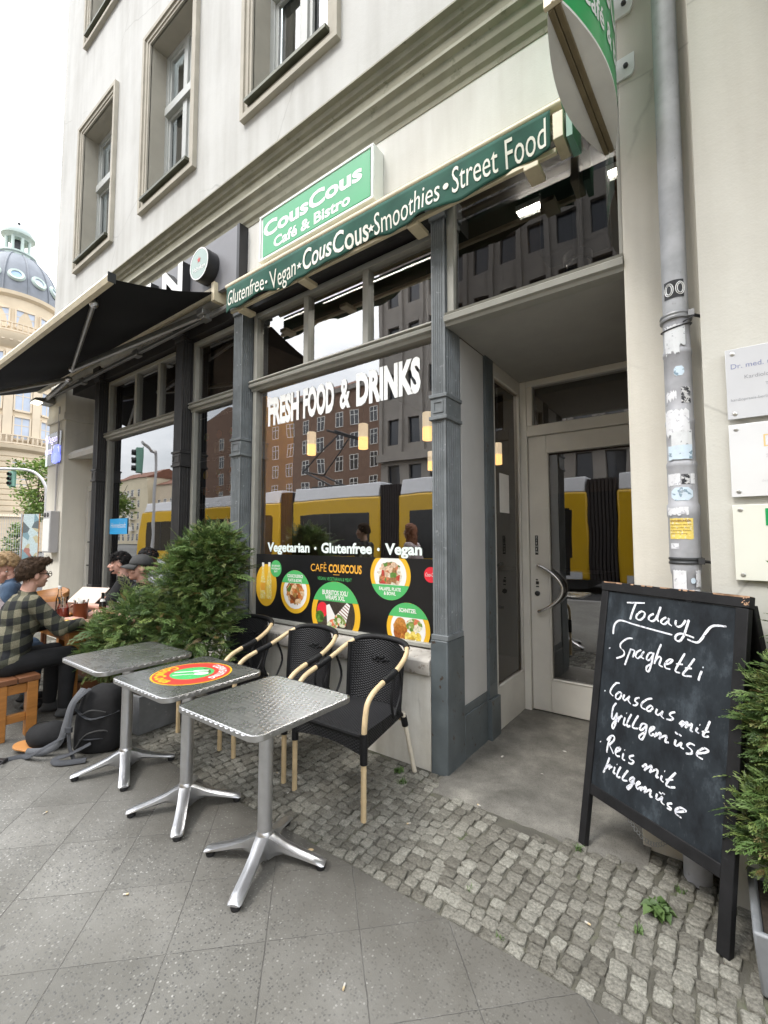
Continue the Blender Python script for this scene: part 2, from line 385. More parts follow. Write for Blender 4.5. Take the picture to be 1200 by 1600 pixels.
leaf_mat('thuja_leaf', [(0, (.045, .08, .026)), (.4, (.095, .165, .045)), (.72, (.16, .25, .075)), (.90, (.24, .33, .11)), (1, (.25, .18, .09))])
leaf_mat('thuja_leaf_warm', [(0, (.08, .09, .028)), (.4, (.15, .21, .055)), (.78, (.24, .31, .09)), (.9, (.28, .32, .11)), (1, (.27, .15, .06))])
leaf_mat('tree_leaf', [(0, (.06, .10, .02)), (.5, (.12, .20, .04)), (1, (.24, .32, .07))])
leaf_mat('weed_leaf', [(0, (.06, .11, .03)), (.6, (.10, .17, .05)), (1, (.15, .23, .08))])
def plaid():
    t = NT('plaid_flannel'); v = t.obj(); sp = t.new('SeparateXYZ', Vector=v)
    def stripe(x, per, ph):
        return t.math('GREATER_THAN', t.math('FRACT', t.math('ADD', t.math('MULTIPLY', x, 1 / per), ph)), .5)
    ax = t.math('ADD', t.math('MULTIPLY', sp.outputs[0], .72), t.math('MULTIPLY', sp.outputs[1], .85))
    k = t.math('ADD', stripe(ax, .11, 20.1), stripe(t.math('ADD', sp.outputs[2], t.math('MULTIPLY', sp.outputs[1], -.25)), .115, 20.3))
    k = t.math('MULTIPLY', k, .5)
    c = t.ramp(k, [(.1, (.175, .162, .11)), (.5, (.045, .046, .032)), (.9, (.007, .008, .010))])
    c.node.color_ramp.interpolation = 'CONSTANT'
    e = c.node.color_ramp.elements; e[0].position = 0; e[1].position = .3; e[2].position = .8
    c = t.mix(1.0, c, t.ramp(t.noise(v, 120, 3), [(.3, (.75, .75, .75)), (.7, (1.2, 1.2, 1.2))]), 'MULTIPLY')
    b = t.bsdf(Base_Color=c, Roughness=.95); t.set(b, 'Normal', t.bump(t.noise(v, 22, 4), .35, .02))
plaid()
def food(name, stops, scale=26.):
    t = NT(name); v = t.obj()
    w = t.new('TexVoronoi', Vector=t.new('Mapping', Vector=v, Scale=(1, .02, 1)).outputs[0], Scale=scale, Randomness=1.0)
    s = t.new('SeparateColor', Color=w.outputs['Color'])
    c = t.ramp(s.outputs[0], stops); c.node.color_ramp.interpolation = 'CONSTANT'
    n = t.noise(v, 70, 4)
    c = t.mix(1.0, c, t.ramp(n, [(.3, (.6, .6, .6)), (.7, (1.25, 1.25, 1.25))]), 'MULTIPLY')
    t.bsdf(Base_Color=c, Roughness=.4)
food('food_couscous', [(0, (.42, .12, .03)), (.25, (.6, .25, .08)), (.5, (.20, .06, .02)), (.65, (.72, .5, .3)), (.85, (.34, .2, .06)), (.95, (.12, .2, .03))])
food('food_falafel', [(0, (.6, .22, .10)), (.22, (.75, .68, .55)), (.4, (.12, .24, .05)), (.55, (.33, .17, .07)), (.75, (.7, .5, .35)), (.9, (.45, .06, .04))])
food('food_salad', [(0, (.62, .64, .45)), (.3, (.14, .26, .04)), (.5, (.7, .2, .1)), (.6, (.72, .65, .5)), (.8, (.25, .33, .08))], 34.)
food('food_schnitzel', [(0, (.42, .15, .025)), (.35, (.56, .24, .05)), (.7, (.34, .10, .02))], 20.)
food('food_potato', [(0, (.72, .52, .06)), (.5, (.8, .62, .15)), (.85, (.55, .36, .04))], 30.)
food('food_greens', [(0, (.06, .16, .02)), (.4, (.12, .28, .04)), (.8, (.05, .10, .02))], 30.)
food('food_wood', [(0, (.05, .04, .03)), (.5, (.07, .055, .04))], 8.)
food('graffiti_one', [(0, (.75, .74, .70)), (.3, (.03, .12, .05)), (.5, (.45, .14, .04)), (.65, (.75, .74, .7)), (.85, (.08, .09, .08))], 3.2)
food('graffiti_two', [(0, (.5, .6, .61)), (.3, (.20, .32, .36)), (.5, (.5, .6, .61)), (.8, (.38, .18, .15)), (.87, (.5, .46, .3)), (.93, (.12, .15, .16))], 3.2)
# ------------------------------------------------------------------ mesh helpers
class MB:
    """collects vertices / faces; build() links them as ONE mesh object"""
    def __init__(s): s.v = []; s.f = []; s.k = []; s.cur = 0
    def add(s, vs, fs, M=None):
        o = len(s.v)
        s.v += [tuple(M @ Vector(p)) for p in vs] if M is not None else [tuple(p) for p in vs]
        s.f += [tuple(i + o for i in f) for f in fs]; s.k += [s.cur] * len(fs)
        return s
    def slot(s, i): s.cur = i; return s
    def box(s, x0, x1, y0, y1, z0, z1, M=None):
        vs = [(x, y, z) for z in (z0, z1) for y in (y0, y1) for x in (x0, x1)]
        return s.add(vs, [(0, 2, 3, 1), (4, 5, 7, 6), (0, 1, 5, 4), (2, 6, 7, 3), (0, 4, 6, 2), (1, 3, 7, 5)], M)
    def prism(s, pts, z0, z1, M=None):
        n = len(pts); a = sum(pts[i][0] * pts[(i + 1) % n][1] - pts[(i + 1) % n][0] * pts[i][1] for i in range(n))
        if a < 0: pts = pts[::-1]
        vs = [(x, y, z0) for x, y in pts] + [(x, y, z1) for x, y in pts]
        fs = [tuple(range(n))[::-1], tuple(range(n, 2 * n))] + [(i, (i + 1) % n, n + (i + 1) % n, n + i) for i in range(n)]
        return s.add(vs, fs, M)
    def extrude_x(s, prof, x0, x1):
        """profile [(y,z)...] swept along x"""
        M = Matrix(((0, 0, 1, 0), (1, 0, 0, 0), (0, 1, 0, 0), (0, 0, 0, 1)))
        return s.prism(prof, x0, x1, M)
    def lathe(s, prof, n=20, M=None, caps=True):
        """profile [(r,z)...] turned round z"""
        vs = []; fs = []; m = len(prof)
        for i in range(n):
            a = 2 * math.pi * i / n
            vs += [(r * math.cos(a), r * math.sin(a), z) for r, z in prof]
        for i in range(n):
            j = (i + 1) % n
            for q in range(m - 1): fs.append((i * m + q, j * m + q, j * m + q + 1, i * m + q + 1))
        if caps:
            fs.append(tuple(i * m for i in range(n))[::-1]); fs.append(tuple(i * m + m - 1 for i in range(n)))
        return s.add(vs, fs, M)
    def tube(s, pts, r, n=8, closed=False, flat=None):
        """round bar along a path; r a number or one per point; flat=(a,b) squashes the section"""
        P = [Vector(p) for p in pts]; m = len(P); rr = r if isinstance(r, (list, tuple)) else [r] * m
        T = []
        for i in range(m):
            a = P[i - 1] if (i > 0 or closed) else P[i]; b = P[(i + 1) % m] if (i < m - 1 or closed) else P[i]
            T.append((b - a).normalized() if (b - a).length > 1e-9 else Vector((0, 0, 1)))
        up = Vector((0, 0, 1)) if abs(T[0].z) < .9 else Vector((0, 1, 0))
        u = (up - T[0] * up.dot(T[0])).normalized(); vs = []
        for i in range(m):
            u = u - T[i] * u.dot(T[i])
            u = u.normalized() if u.length > 1e-6 else T[i].orthogonal().normalized()
            w = T[i].cross(u)
            fa, fb = flat if flat else (1, 1)
            for q in range(n):
                a = 2 * math.pi * q / n
                vs.append(P[i] + u * (math.cos(a) * rr[i] * fa) + w * (math.sin(a) * rr[i] * fb))
        fs = []
        for i in range(m if closed else m - 1):
            j = (i + 1) % m
            for q in range(n): fs.append((i * n + q, i * n + (q + 1) % n, j * n + (q + 1) % n, j * n + q))
        if not closed: fs += [tuple(range(n))[::-1], tuple((m - 1) * n + q for q in range(n))]
        return s.add(vs, fs)
    def ball(s, c, r, nu=14, nv=9, M=None):
        rx, ry, rz = r if isinstance(r, (tuple, list)) else (r, r, r)
        vs = [(0, 0, -rz)]; fs = []
        for j in range(1, nv):
            b = -math.pi / 2 + math.pi * j / nv
            for i in range(nu):
                a = 2 * math.pi * i / nu; vs.append((rx * math.cos(b) * math.cos(a), ry * math.cos(b) * math.sin(a), rz * math.sin(b)))
        vs.append((0, 0, rz)); L = len(vs) - 1
        for i in range(nu):
            k = (i + 1) % nu
            fs.append((0, 1 + k, 1 + i)); fs.append((L, L - nu + i, L - nu + k))
            for j in range(nv - 2): a = 1 + j * nu; fs.append((a + i, a + k, a + nu + k, a + nu + i))
        T = Matrix.Translation(c)
        return s.add(vs, fs, T @ M if M is not None else T)
    def quad(s, *p): return s.add(p, [tuple(range(len(p)))])
    def build(s, name, m=None, parent=None, loc=None, rotz=0., smooth=False, bevel=0., seg=2, angle=38):
        me = bpy.data.meshes.new(name); me.from_pydata(s.v, [], s.f)
        ms = m if isinstance(m, (list, tuple)) else [m]
        for q in ms: me.materials.append(MATS[q] if isinstance(q, str) else q)
        if len(ms) > 1: me.polygons.foreach_set('material_index', s.k)
        me.update()
        if smooth or bevel:
            me.polygons.foreach_set('use_smooth', [True] * len(me.polygons)); me.set_sharp_from_angle(angle=R(angle))
        o = bpy.data.objects.new(name, me); COL.objects.link(o)
        if parent is not None: o.parent = parent
        if loc is not None: o.location = loc
        if rotz: o.rotation_euler.z = rotz
        if bevel:
            b = o.modifiers.new('bevel', 'BEVEL'); b.width = bevel; b.segments = seg; b.limit_method = 'ANGLE'; b.angle_limit = R(35)
            b.harden_normals = False
        return o
def tag(o, label=None, cat=None, group=None, kind=None):
    if label: o['label'] = label
    if cat: o['category'] = cat
    if group: o['group'] = group
    if kind: o['kind'] = kind
    return o
def thing(name, label, cat, loc=(0, 0, 0), rotz=0., group=None):
    o = bpy.data.objects.new(name, None); COL.objects.link(o); o.location = loc; o.rotation_euler.z = rotz
    o.empty_display_size = .1
    return tag(o, label, cat, group)
def kids(o): return [c for c in COL.objects if c.parent == o]
def dup(o, parent=None, label=None, loc=None, rotz=None):
    c = o.copy(); COL.objects.link(c)
    if parent is not None: c.parent = parent
    if label: c['label'] = label
    if loc is not None: c.location = loc
    if rotz is not None: c.rotation_euler.z = rotz
    for ch in kids(o): dup(ch, c)
    return c
def frame(o, x, y):
    """matrix: local x -> x, local y -> y, local z -> x cross y, at o"""
    x = Vector(x).normalized(); y = Vector(y).normalized(); z = x.cross(y)
    return Matrix(((x.x, y.x, z.x, o[0]), (x.y, y.y, z.y, o[1]), (x.z, y.z, z.z, o[2]), (0, 0, 0, 1)))
FACE = lambda x, y, z: frame((x, y, z), (1, 0, 0), (0, 0, 1))     # flat on a wall, facing the street (-y)

_tmp = bpy.data.scenes.new('workbench')
def evaluated(o):
    """mesh of o with its modifiers / text outline applied"""
    _tmp.collection.objects.link(o)
    with bpy.context.temp_override(scene=_tmp, view_layer=_tmp.view_layers[0]):
        dg = bpy.context.evaluated_depsgraph_get(); dg.update()
    me = bpy.data.meshes.new_from_object(o.evaluated_get(dg))
    _tmp.collection.objects.unlink(o)
    return me
_txt = {}
def glyphs(s, bold=0., shear=0., space=1.):
    k = (s, bold, shear, space)
    if k not in _txt:
        c = bpy.data.curves.new('lettering', 'FONT'); c.body = s; c.size = 1; c.offset = bold; c.shear = shear; c.space_character = space
        c.resolution_u = 3
        o = bpy.data.objects.new('lettering', c); me = evaluated(o)
        vs = [tuple(v.co) for v in me.vertices]; fs = [tuple(p.vertices) for p in me.polygons]
        bpy.data.objects.remove(o); bpy.data.curves.remove(c); bpy.data.meshes.remove(me)
        _txt[k] = (vs, fs)
    return _txt[k]
CAP = max(v[1] for v in glyphs('H')[0])
def text(mb, s, M, w=None, cap=.1, bold=0., shear=0., align='L', warp=None, space=1.):
    """letters into mb: baseline start at M's origin, cap height cap, stretched to width w"""
    vs, fs = glyphs(s, bold, shear, space)
    if not vs: return
    x0 = min(v[0] for v in vs); x1 = max(v[0] for v in vs); ky = cap / CAP; kx = (w / (x1 - x0)) if w else ky
    W_ = (x1 - x0) * kx; off = {'L': 0, 'C': -W_ / 2, 'R': -W_}[align]
    q = [((v[0] - x0) * kx + off, v[1] * ky, 0.) for v in vs]
    if warp: q = [warp(p) for p in q]
    mb.add(q, fs, M)
def disc(mb, M, r, n=40, r0=0., zmin=None, zmax=None, z=0., a0=0., a1=2 * math.pi):
    """flat disc / ring / sector in M's plane, optionally cut off at local y zmin..zmax"""
    cl = lambda p: (p[0], max(zmin if zmin is not None else -1e9, min(zmax if zmax is not None else 1e9, p[1])), z)
    full = abs(a1 - a0 - 2 * math.pi) < 1e-6; m = n if full else n + 1
    A = [a0 + (a1 - a0) * i / n for i in range(m)]
    o = [cl((r * math.cos(a), r * math.sin(a))) for a in A]
    if r0:
        i_ = [cl((r0 * math.cos(a), r0 * math.sin(a))) for a in A]
        fs = [(i, (i + 1) % m, m + (i + 1) % m, m + i) for i in range(m if full else m - 1)]
        mb.add(o + i_, [f[::-1] for f in fs][::-1] if False else [(f[0], f[1], f[2], f[3]) for f in fs], M)
    else:
        mb.add(o, [tuple(range(m))], M)
def chord(mb, M, r, y0, y1, n=24, z=0.):
    """the slice of a disc of radius r between heights y0 and y1"""
    L = []; Rr = []
    for i in range(n + 1):
        y = max(-r, min(r, y0 + (y1 - y0) * i / n)); x = math.sqrt(max(0, r * r - y * y)); L.append((-x, y, z)); Rr.append((x, y, z))
    mb.add(Rr + L[::-1], [tuple(range(2 * n + 2))], M)
def star(mb, M, r, k=5, inner=.42):
    p = [((r if i % 2 == 0 else r * inner) * math.cos(math.pi / 2 + math.pi * i / k), (r if i % 2 == 0 else r * inner) * math.sin(math.pi / 2 + math.pi * i / k), 0) for i in range(2 * k)]
    mb.add(p, [tuple(range(2 * k))], M)
def smooth_path(pts, sub=5):
    """Catmull-Rom through pts"""
    P = [Vector(p) for p in pts]
    if len(P) < 3: return P
    out = []
    for i in range(len(P) - 1):
        a, b, c, d = P[max(i - 1, 0)], P[i], P[i + 1], P[min(i + 2, len(P) - 1)]
        for k in range(sub):
            t = k / sub
            out.append(.5 * ((2 * b) + (c - a) * t + (2 * a - 5 * b + 4 * c - d) * t * t + (3 * b - a - 3 * c + d) * t ** 3))
    out.append(P[-1]); return out
def wall_grid(mb, x0, x1, z0, z1, y, holes, depth, jambs=True):
    """street face at y with rectangular holes (x0,x1,z0,z1) and their reveals going depth inwards"""
    xs = sorted({x0, x1, *[h[0] for h in holes], *[h[1] for h in holes]}); zs = sorted({z0, z1, *[h[2] for h in holes], *[h[3] for h in holes]})
    for a, b in zip(xs, xs[1:]):
        for c, d in zip(zs, zs[1:]):
            if any(h[0] <= a and b <= h[1] and h[2] <= c and d <= h[3] for h in holes): continue
            mb.quad((a, y, c), (b, y, c), (b, y, d), (a, y, d))
    if jambs:
        for a, b, c, d in holes:
            mb.quad((a, y, c), (a, y, d), (a, y + depth, d), (a, y + depth, c)); mb.quad((b, y, c), (b, y + depth, c), (b, y + depth, d), (b, y, d))
            mb.quad((a, y, d), (b, y, d), (b, y + depth, d), (a, y + depth, d)); mb.quad((a, y, c), (a, y + depth, c), (b, y + depth, c), (b, y, c))
def part(parent, name, m, fn, **k):
    mb = MB(); fn(mb); return mb.build(name, m, parent, **k)
# ------------------------------------------------------------------ the ground
def structure(o): return tag(o, kind='structure')
mb = MB(); mb.quad((-400, -400, -.13), (400, -400, -.13), (400, 400, -.13), (-400, 400, -.13)); structure(mb.build('ground', 'far_ground'))
mb = MB(); mb.quad((-60, -14.5, -.12), (40, -14.5, -.12), (40, -3.9, -.12), (-60, -3.9, -.12))
mb.quad((-19.5, -3.9, -.12), (-11.6, -3.9, -.12), (-11.6, 60, -.12), (-19.5, 60, -.12)); structure(mb.build('road', 'asphalt'))
mb = MB(); n = 60
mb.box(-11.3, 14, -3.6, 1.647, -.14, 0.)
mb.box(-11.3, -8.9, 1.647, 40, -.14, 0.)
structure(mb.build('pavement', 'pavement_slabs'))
mb = MB(); mb.box(-11.6, 14, -3.9, -3.6, -.14, -.006); mb.box(-11.6, -11.3, -3.6, 40, -.14, -.006); structure(mb.build('kerb', 'kerb_stone', bevel=.02))
# small-stone strip along the wall: every sett a bevelled block
def cobbles():
    rnd = random.Random(11)
    def sett(mb, cx, cy, w, l, a, dz):
        c, s_ = math.cos(a), math.sin(a); q = []
        hw, hl = w / 2, l / 2; k = [rnd.uniform(.80, 1.03) for _ in range(8)]
        b = [(-hw * k[0], -hl * k[1]), (hw * k[2], -hl * k[3]), (hw * k[4], hl * k[5]), (-hw * k[6], hl * k[7])]
        oc = []
        for i in range(4):                                  # clipped corners
            p = b[i]; nx = b[(i + 1) % 4]; pv = b[i - 1]; f = rnd.uniform(.07, .19)
            oc.append((p[0] + (pv[0] - p[0]) * f, p[1] + (pv[1] - p[1]) * f)); oc.append((p[0] + (nx[0] - p[0]) * f, p[1] + (nx[1] - p[1]) * f))
        tx, ty = rnd.uniform(-.05, .05), rnd.uniform(-.05, .05)
        rings = [(1.0, -.02), (1.0, .002), (.965, .0062), (.86, .0080), (.45, .0086)]
        for sc_, z in rings:
            for (x, y) in oc:
                x *= sc_; y *= sc_; zz = z + dz + (x * tx + y * ty if z > -.01 else 0) + (rnd.uniform(-.0016, .0016) if z > .004 else 0)
                q.append((cx + x * c - y * s_, cy + x * s_ + y * c, zz))
        fs = []
        for r_ in range(len(rings) - 1):
            for i in range(8): j = (i + 1) % 8; fs.append((r_ * 8 + i, r_ * 8 + j, r_ * 8 + 8 + j, r_ * 8 + 8 + i))
        fs.append(tuple((len(rings) - 1) * 8 + i for i in range(8)))
        mb.add(q, fs)
    mb = MB(); x = -8.0
    while x < 1.6:
        wcol = rnd.uniform(.052, .072) if x > -4.5 else rnd.uniform(.08, .11)
        y = 1.646 + rnd.uniform(0, .014)
        while y < 2.9:
            l = rnd.uniform(.043, .076)
            xx = x + wcol / 2 + .03 * math.sin(y * 3.1 + x * 2.3) + .012 * math.sin(y * 9 + x * 7) + rnd.uniform(-.007, .007)
            stop = 2.60 if xx < -1.40 or xx > -.34 else 2.43 + .035 * math.sin(xx * 9) + rnd.uniform(-.03, .03)
            if y + l > stop: break
            sett(mb, xx, y + l / 2, wcol * rnd.uniform(.95, 1.03), l * .975, rnd.uniform(-.15, .15) + .10 * math.sin(x * 3) + .08 * math.sin(y * 5), rnd.uniform(-.0045, .0035) - .008)
            y += l
        x += wcol
    structure(mb.build('cobblestone_strip', 'cobble_stone', smooth=True, angle=50))
    mb = MB(); mb.box(-8.9, 14, 1.647, 2.75, -.14, -.0105); structure(mb.build('cobblestone_bed', 'cobble_joint'))
cobbles()
def entrance_floor():
    mb = MB(); nx, ny = 56, 80; x0, x1, y0, y1 = -1.42, -.30, 2.40, 4.12
    for j in range(ny + 1):
        for i in range(nx + 1):
            x = x0 + (x1 - x0) * i / nx; y = y0 + (y1 - y0) * j / ny
            z = .006 + .006 * (mnoise.noise((x * 4, y * 4, 0))) + .0035 * mnoise.noise((x * 19, y * 19, 3)) - max(0, 2.53 - y) * .14
            mb.v.append((x, y, z))
    for j in range(ny):
        for i in range(nx): a = j * (nx + 1) + i; mb.f.append((a, a + 1, a + nx + 2, a + nx + 1)); mb.k.append(0)
    structure(mb.build('entrance_floor', 'entrance_concrete', smooth=True))
entrance_floor()
# ------------------------------------------------------------------ the corner building
FY = 2.6                                     # street face of the wall
GY = 2.76                                    # plane of the shop glass
bld = thing('corner_building', 'cream plastered corner building with cast iron shop front and recessed glass door', 'building', (0, FY, 0))
bld.location = (0, 0, 0)
wins = [(-7.92, -6.60, 5.63, 8.0), (-5.80, -4.52, 5.64, 8.04), (-3.667, -2.36, 5.655, 8.05), (-1.53, -.22, 5.655, 8.05),
        (-7.86, -6.56, 9.33, 11.7), (-5.76, -4.48, 9.33, 11.7), (-3.64, -2.33, 9.33, 11.7)]
B = .135
holes = [(a + B, b - B, c + B, d - B) for a, b, c, d in wins]
mb = MB(); wall_grid(mb, -8.77, .05, 4.60, 13.2, FY, holes, .01)
mb.box(-8.77, .05, FY + .02, FY + .06, 13.2, 13.24)
mb.quad((-8.77, FY, 4.6), (-8.77, FY, 13.2), (-8.77, 14, 13.2), (-8.77, 14, 4.6))
mb.quad((-8.77, FY, 3.36), (-8.77, FY, 4.6), (-8.77, 14, 4.6), (-8.77, 14, 3.36))
mb.quad((-8.77, 3.2, 0), (-8.77, 3.2, 3.36), (-8.77, 14, 3.36), (-8.77, 14, 0))
mb.build('upper_wall', 'facade_plaster', bld)
mb = MB(); mb.box(-8.77, -.337, FY, FY + .10, 3.90, 4.598); mb.build('fascia_wall', 'fascia_plaster', bld)
part(bld, 'lintel', 'column_dark', lambda b: b.box(-8.0, -1.412, 2.655, 2.99, 3.745, 3.897))
part(bld, 'lintel', 'column_dark', lambda b: b.box(-1.409, -.339, 2.702, 2.99, 3.885, 3.99))
part(bld, 'shade_overhang', 'facade_plaster', lambda b: b.box(.06, 3.2, .95, 2.418, 4.7, 12.0))  # unseen overhang, added to shade the top of the right wall
# wall at the right that stands proud of the pier behind the downpipe
mb = MB(); mb.box(-.0165, 6, 2.42, 2.60, -.02, 13.2); mb.build('right_wall', 'right_plaster', bld)
mb = MB(); mb.box(-.337, -.0165, FY, 4.3, -.02, 4.598); mb.build('pier', 'pier_plaster', bld, bevel=.006)
# string course: two mouldings with a plain band between
prof = [(FY + .01, 5.075), (FY - .10, 5.065), (FY - .105, 5.045), (FY - .07, 5.03), (FY - .06, 4.995), (FY - .035, 4.98), (FY - .03, 4.955), (FY - .012, 4.945), (FY - .012, 4.77),
        (FY - .10, 4.765), (FY - .105, 4.735), (FY - .075, 4.715), (FY - .065, 4.66), (FY - .04, 4.63), (FY - .03, 4.585), (FY - .012, 4.565), (FY - .006, 4.53), (FY + .01, 4.53)]
mb = MB(); mb.extrude_x(prof, -8.86, -.19); mb.build('string_course', 'stone_trim', bld, smooth=True, angle=25)
for (a, b, c, d) in wins:
    w = part(bld, 'window', 'upper_glass', lambda m: m.quad((a + B, FY + .262, c + B), (b - B, FY + .262, c + B), (b - B, FY + .262, d - B), (a + B, FY + .262, d - B)))
    # moulded surround
    def sur(m):
        for k, (o0, o1, pr) in enumerate([(0, .05, .055), (.05, .10, .035), (.10, B, .022)]):
            A0, A1, C0, C1 = a + o0, b - o0, c + o0, d - o0; I0, I1, J0, J1 = a + o1, b - o1, c + o1, d - o1
            y0, y1 = FY - pr, FY + .004
            m.box(A0, I0, y0, y1, C0, C1); m.box(I1, A1, y0, y1, C0, C1); m.box(I0, I1, y0, y1, J1, C1); m.box(I0, I1, y0, y1, C0, J0)
    part(w, 'surround', 'window_trim', sur)
    def rev(m):
        y0, y1 = FY + .003, FY + .30; p0, p1, q0, q1 = a + B, b - B, c + B, d - B
        m.box(p0 - .02, p0, y0, y1, q0, q1); m.box(p1, p1 + .02, y0, y1, q0, q1); m.box(p0 - .02, p1 + .02, y0, y1, q1, q1 + .02); m.box(p0 - .02, p1 + .02, y0, y1, q0 - .02, q0)
    part(w, 'reveal', 'reveal_paint', rev)
    part(w, 'sill', 'sill_metal', lambda m: m.extrude_x([(FY - .085, c + B - .02), (FY - .085, c + B + .012), (FY + .25, c + B + .06), (FY + .25, c + B + .005)], a + B - .03, b - B + .03))
    def sash(m):
        y0, y1 = FY + .20, FY + .258; p0, p1, q0, q1 = a + B, b - B, c + B + .03, d - B; f = .07; tz = q0 + (q1 - q0) * .60; mid = (p0 + p1) / 2
        m.box(p0, p0 + f, y0, y1, q0, q1); m.box(p1 - f, p1, y0, y1, q0, q1); m.box(p0 + f, p1 - f, y0, y1, q0, q0 + f); m.box(p0 + f, p1 - f, y0, y1, q1 - f, q1)
        m.box(p0 + f, p1 - f, y0 - .045, y1 - .002, tz - .055, tz + .055); m.box(mid - .045, mid + .045, y0 - .012, y1 - .004, q0 + f, tz - .055); m.box(mid - .045, mid + .045, y0 - .012, y1 - .004, tz + .055, q1 - f)
        for s0, s1 in ((p0 + f, mid - .045), (mid + .045, p1 - f)):          # opening leaves
            for r0, r1 in ((q0 + f, tz - .055), (tz + .055, q1 - f)):
                g = .042; m.box(s0, s0 + g, y0 + .015, y1 - .006, r0, r1); m.box(s1 - g, s1, y0 + .015, y1 - .006, r0, r1); m.box(s0 + g, s1 - g, y0 + .015, y1 - .006, r0, r0 + g); m.box(s0 + g, s1 - g, y0 + .015, y1 - .006, r1 - g, r1)
    part(w, 'sash', 'sash_paint', sash, bevel=.004)
    def cur(m):
        p0, p1 = a + B, b - B; n = 40
        for s0, s1 in ((p0, p0 + .42), (p1 - .52, p1)):
            vs = []
            for i in range(n + 1):
                x = s0 + (s1 - s0) * i / n; y = FY + .36 + .022 * math.sin(i * 1.9) + .01 * math.sin(i * .7)
                vs += [(x, y, c + B), (x, y, d - B)]
            m.add(vs, [(2 * i, 2 * i + 2, 2 * i + 3, 2 * i + 1) for i in range(n)])
    part(w, 'curtain', 'paper', cur, smooth=True, angle=80)
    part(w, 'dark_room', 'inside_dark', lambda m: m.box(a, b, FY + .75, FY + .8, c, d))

# cast-iron pilasters with flutes
def flute_plan(x0, x1, y0, y1, nf, ns):
    """plan outline: flutes on the street face and both sides"""
    pts = []
    def run(p, q, n, nx, ny):
        m = .012; L = math.hypot(q[0] - p[0], q[1] - p[1]); ux, uy = (q[0] - p[0]) / L, (q[1] - p[1]) / L; w = (L - 2 * m) / n
        pts.append(p)
        for i in range(n):
            s0 = m + i * w
            for t_, d_ in ((.10, 0), (.25, .8), (.5, 1), (.75, .8), (.90, 0)):
                pts.append((p[0] + ux * (s0 + w * t_) + nx * d_ * w * .34, p[1] + uy * (s0 + w * t_) + ny * d_ * w * .34))
    run((x0, y1), (x0, y0), ns, 1, 0); run((x0, y0), (x1, y0), nf, 0, 1); run((x1, y0), (x1, y1), ns, -1, 0); pts.append((x1, y1))
    return pts
def pilaster(x0, x1, y0, y1, nf, ns, m, mbase, top):
    def fl(b):
        pl = flute_plan(x0, x1, y0, y1, nf, ns); b.prism(pl, .87, 2.30); b.prism(pl, 2.47, top)
    o = part(bld, 'pilaster', m, fl, smooth=True, angle=30)
    def rg(b):
        b.box(x0 - .006, x1 + .006, y0 - .006, y1, 2.324, 2.446)
        for z in (2.298, 2.446): b.box(x0 - .016, x1 + .016, y0 - .016, y1, z, z + .026)
    r = part(o, 'ring', m, rg, bevel=.004); f = .014
    part(r, 'panel_frame', m, lambda b: [b.box(p, q, y0 - .012, y0 - .005, c, d) for (p, q, c, d) in ((x0 + f, x1 - f, 2.345, 2.357), (x0 + f, x1 - f, 2.415, 2.427), (x0 + f, x0 + f + .01, 2.357, 2.415), (x1 - f - .01, x1 - f, 2.357, 2.415))])
    part(o, 'capital', m, lambda b: (b.box(x0 - .012, x1 + .012, y0 - .012, y1, top, top + .05), b.box(x0 - .03, x1 + .03, y0 - .03, y1, top + .05, top + .2)), bevel=.004)
    part(o, 'base_moulding', m, lambda b: b.box(x0 - .010, x1 + .010, y0 - .010, y1, .84, .875), bevel=.004)
    part(o, 'plinth', mbase, lambda b: b.box(x0 - .016, x1 + .006, y0 - .012, y1 + .02, -.02, .84), bevel=.008)
    return o
pilaster(-1.515, -1.41, 2.604, 2.82, 5, 6, 'column_paint', 'column_base_paint', 3.70)
pilaster(-3.765, -3.628, 2.604, 2.76, 5, 6, 'column_paint', 'column_base_paint', 3.70)
pilaster(-4.86, -4.70, 2.604, 2.80, 5, 6, 'column_dark', 'column_dark', 3.72)
pilaster(-7.02, -6.88, 2.604, 2.80, 5, 6, 'column_dark', 'column_dark', 3.72)
# shop windows: frame, mullions, transom bar with a moulded nose, pane
def shop_window(x0, x1, z0, zt, z1, mull, gl, fm='frame_paint', nose=True):
    w = part(bld, 'shop_window', gl, lambda b: b.quad((x0, GY, z0), (x1, GY, z0), (x1, GY, z1), (x0, GY, z1)))
    def fr(b):
        y0, y1 = GY - .045, GY + .035; f = .05
        b.box(x0, x0 + f, y0, y1, z0, z1); b.box(x1 - f, x1, y0, y1, z0, z1); b.box(x0 + f, x1 - f, y0, y1, z0, z0 + .03); b.box(x0 + f, x1 - f, y0, y1, z1 - .05, z1)
        for q in mull: b.box(q - .03, q + .03, y0 + .004, y1 - .002, zt + .04, z1 - .05)
    part(w, 'frame', fm, fr, bevel=.005)
    def tr(b):
        b.extrude_x([(GY + .04, zt - .045), (GY - .05, zt - .045), (GY - .056, zt - .02), (GY - .085, zt - .012), (GY - .09, zt + .01), (GY - .075, zt + .026), (GY - .095, zt + .034), (GY - .085, zt + .05), (GY - .05, zt + .062), (GY + .04, zt + .062)], x0 - .012, x1 + .0)
    part(w, 'transom', fm, tr, smooth=True, angle=20)
    return w
sw = shop_window(-3.60, -1.525, .745, 2.985, 3.72, (-2.87, -2.19), 'shop_glass')
part(sw, 'blind_box', 'inside_dark', lambda b: b.box(-3.55, -1.56, GY + .05, GY + .12, 3.70, 3.9))
shop_window(-4.68, -3.79, .60, 2.965, 3.72, (), 'dim_glass')
shop_window(-6.86, -4.88, .60, 2.93, 3.72, (-6.06, -5.46), 'shop_glass')
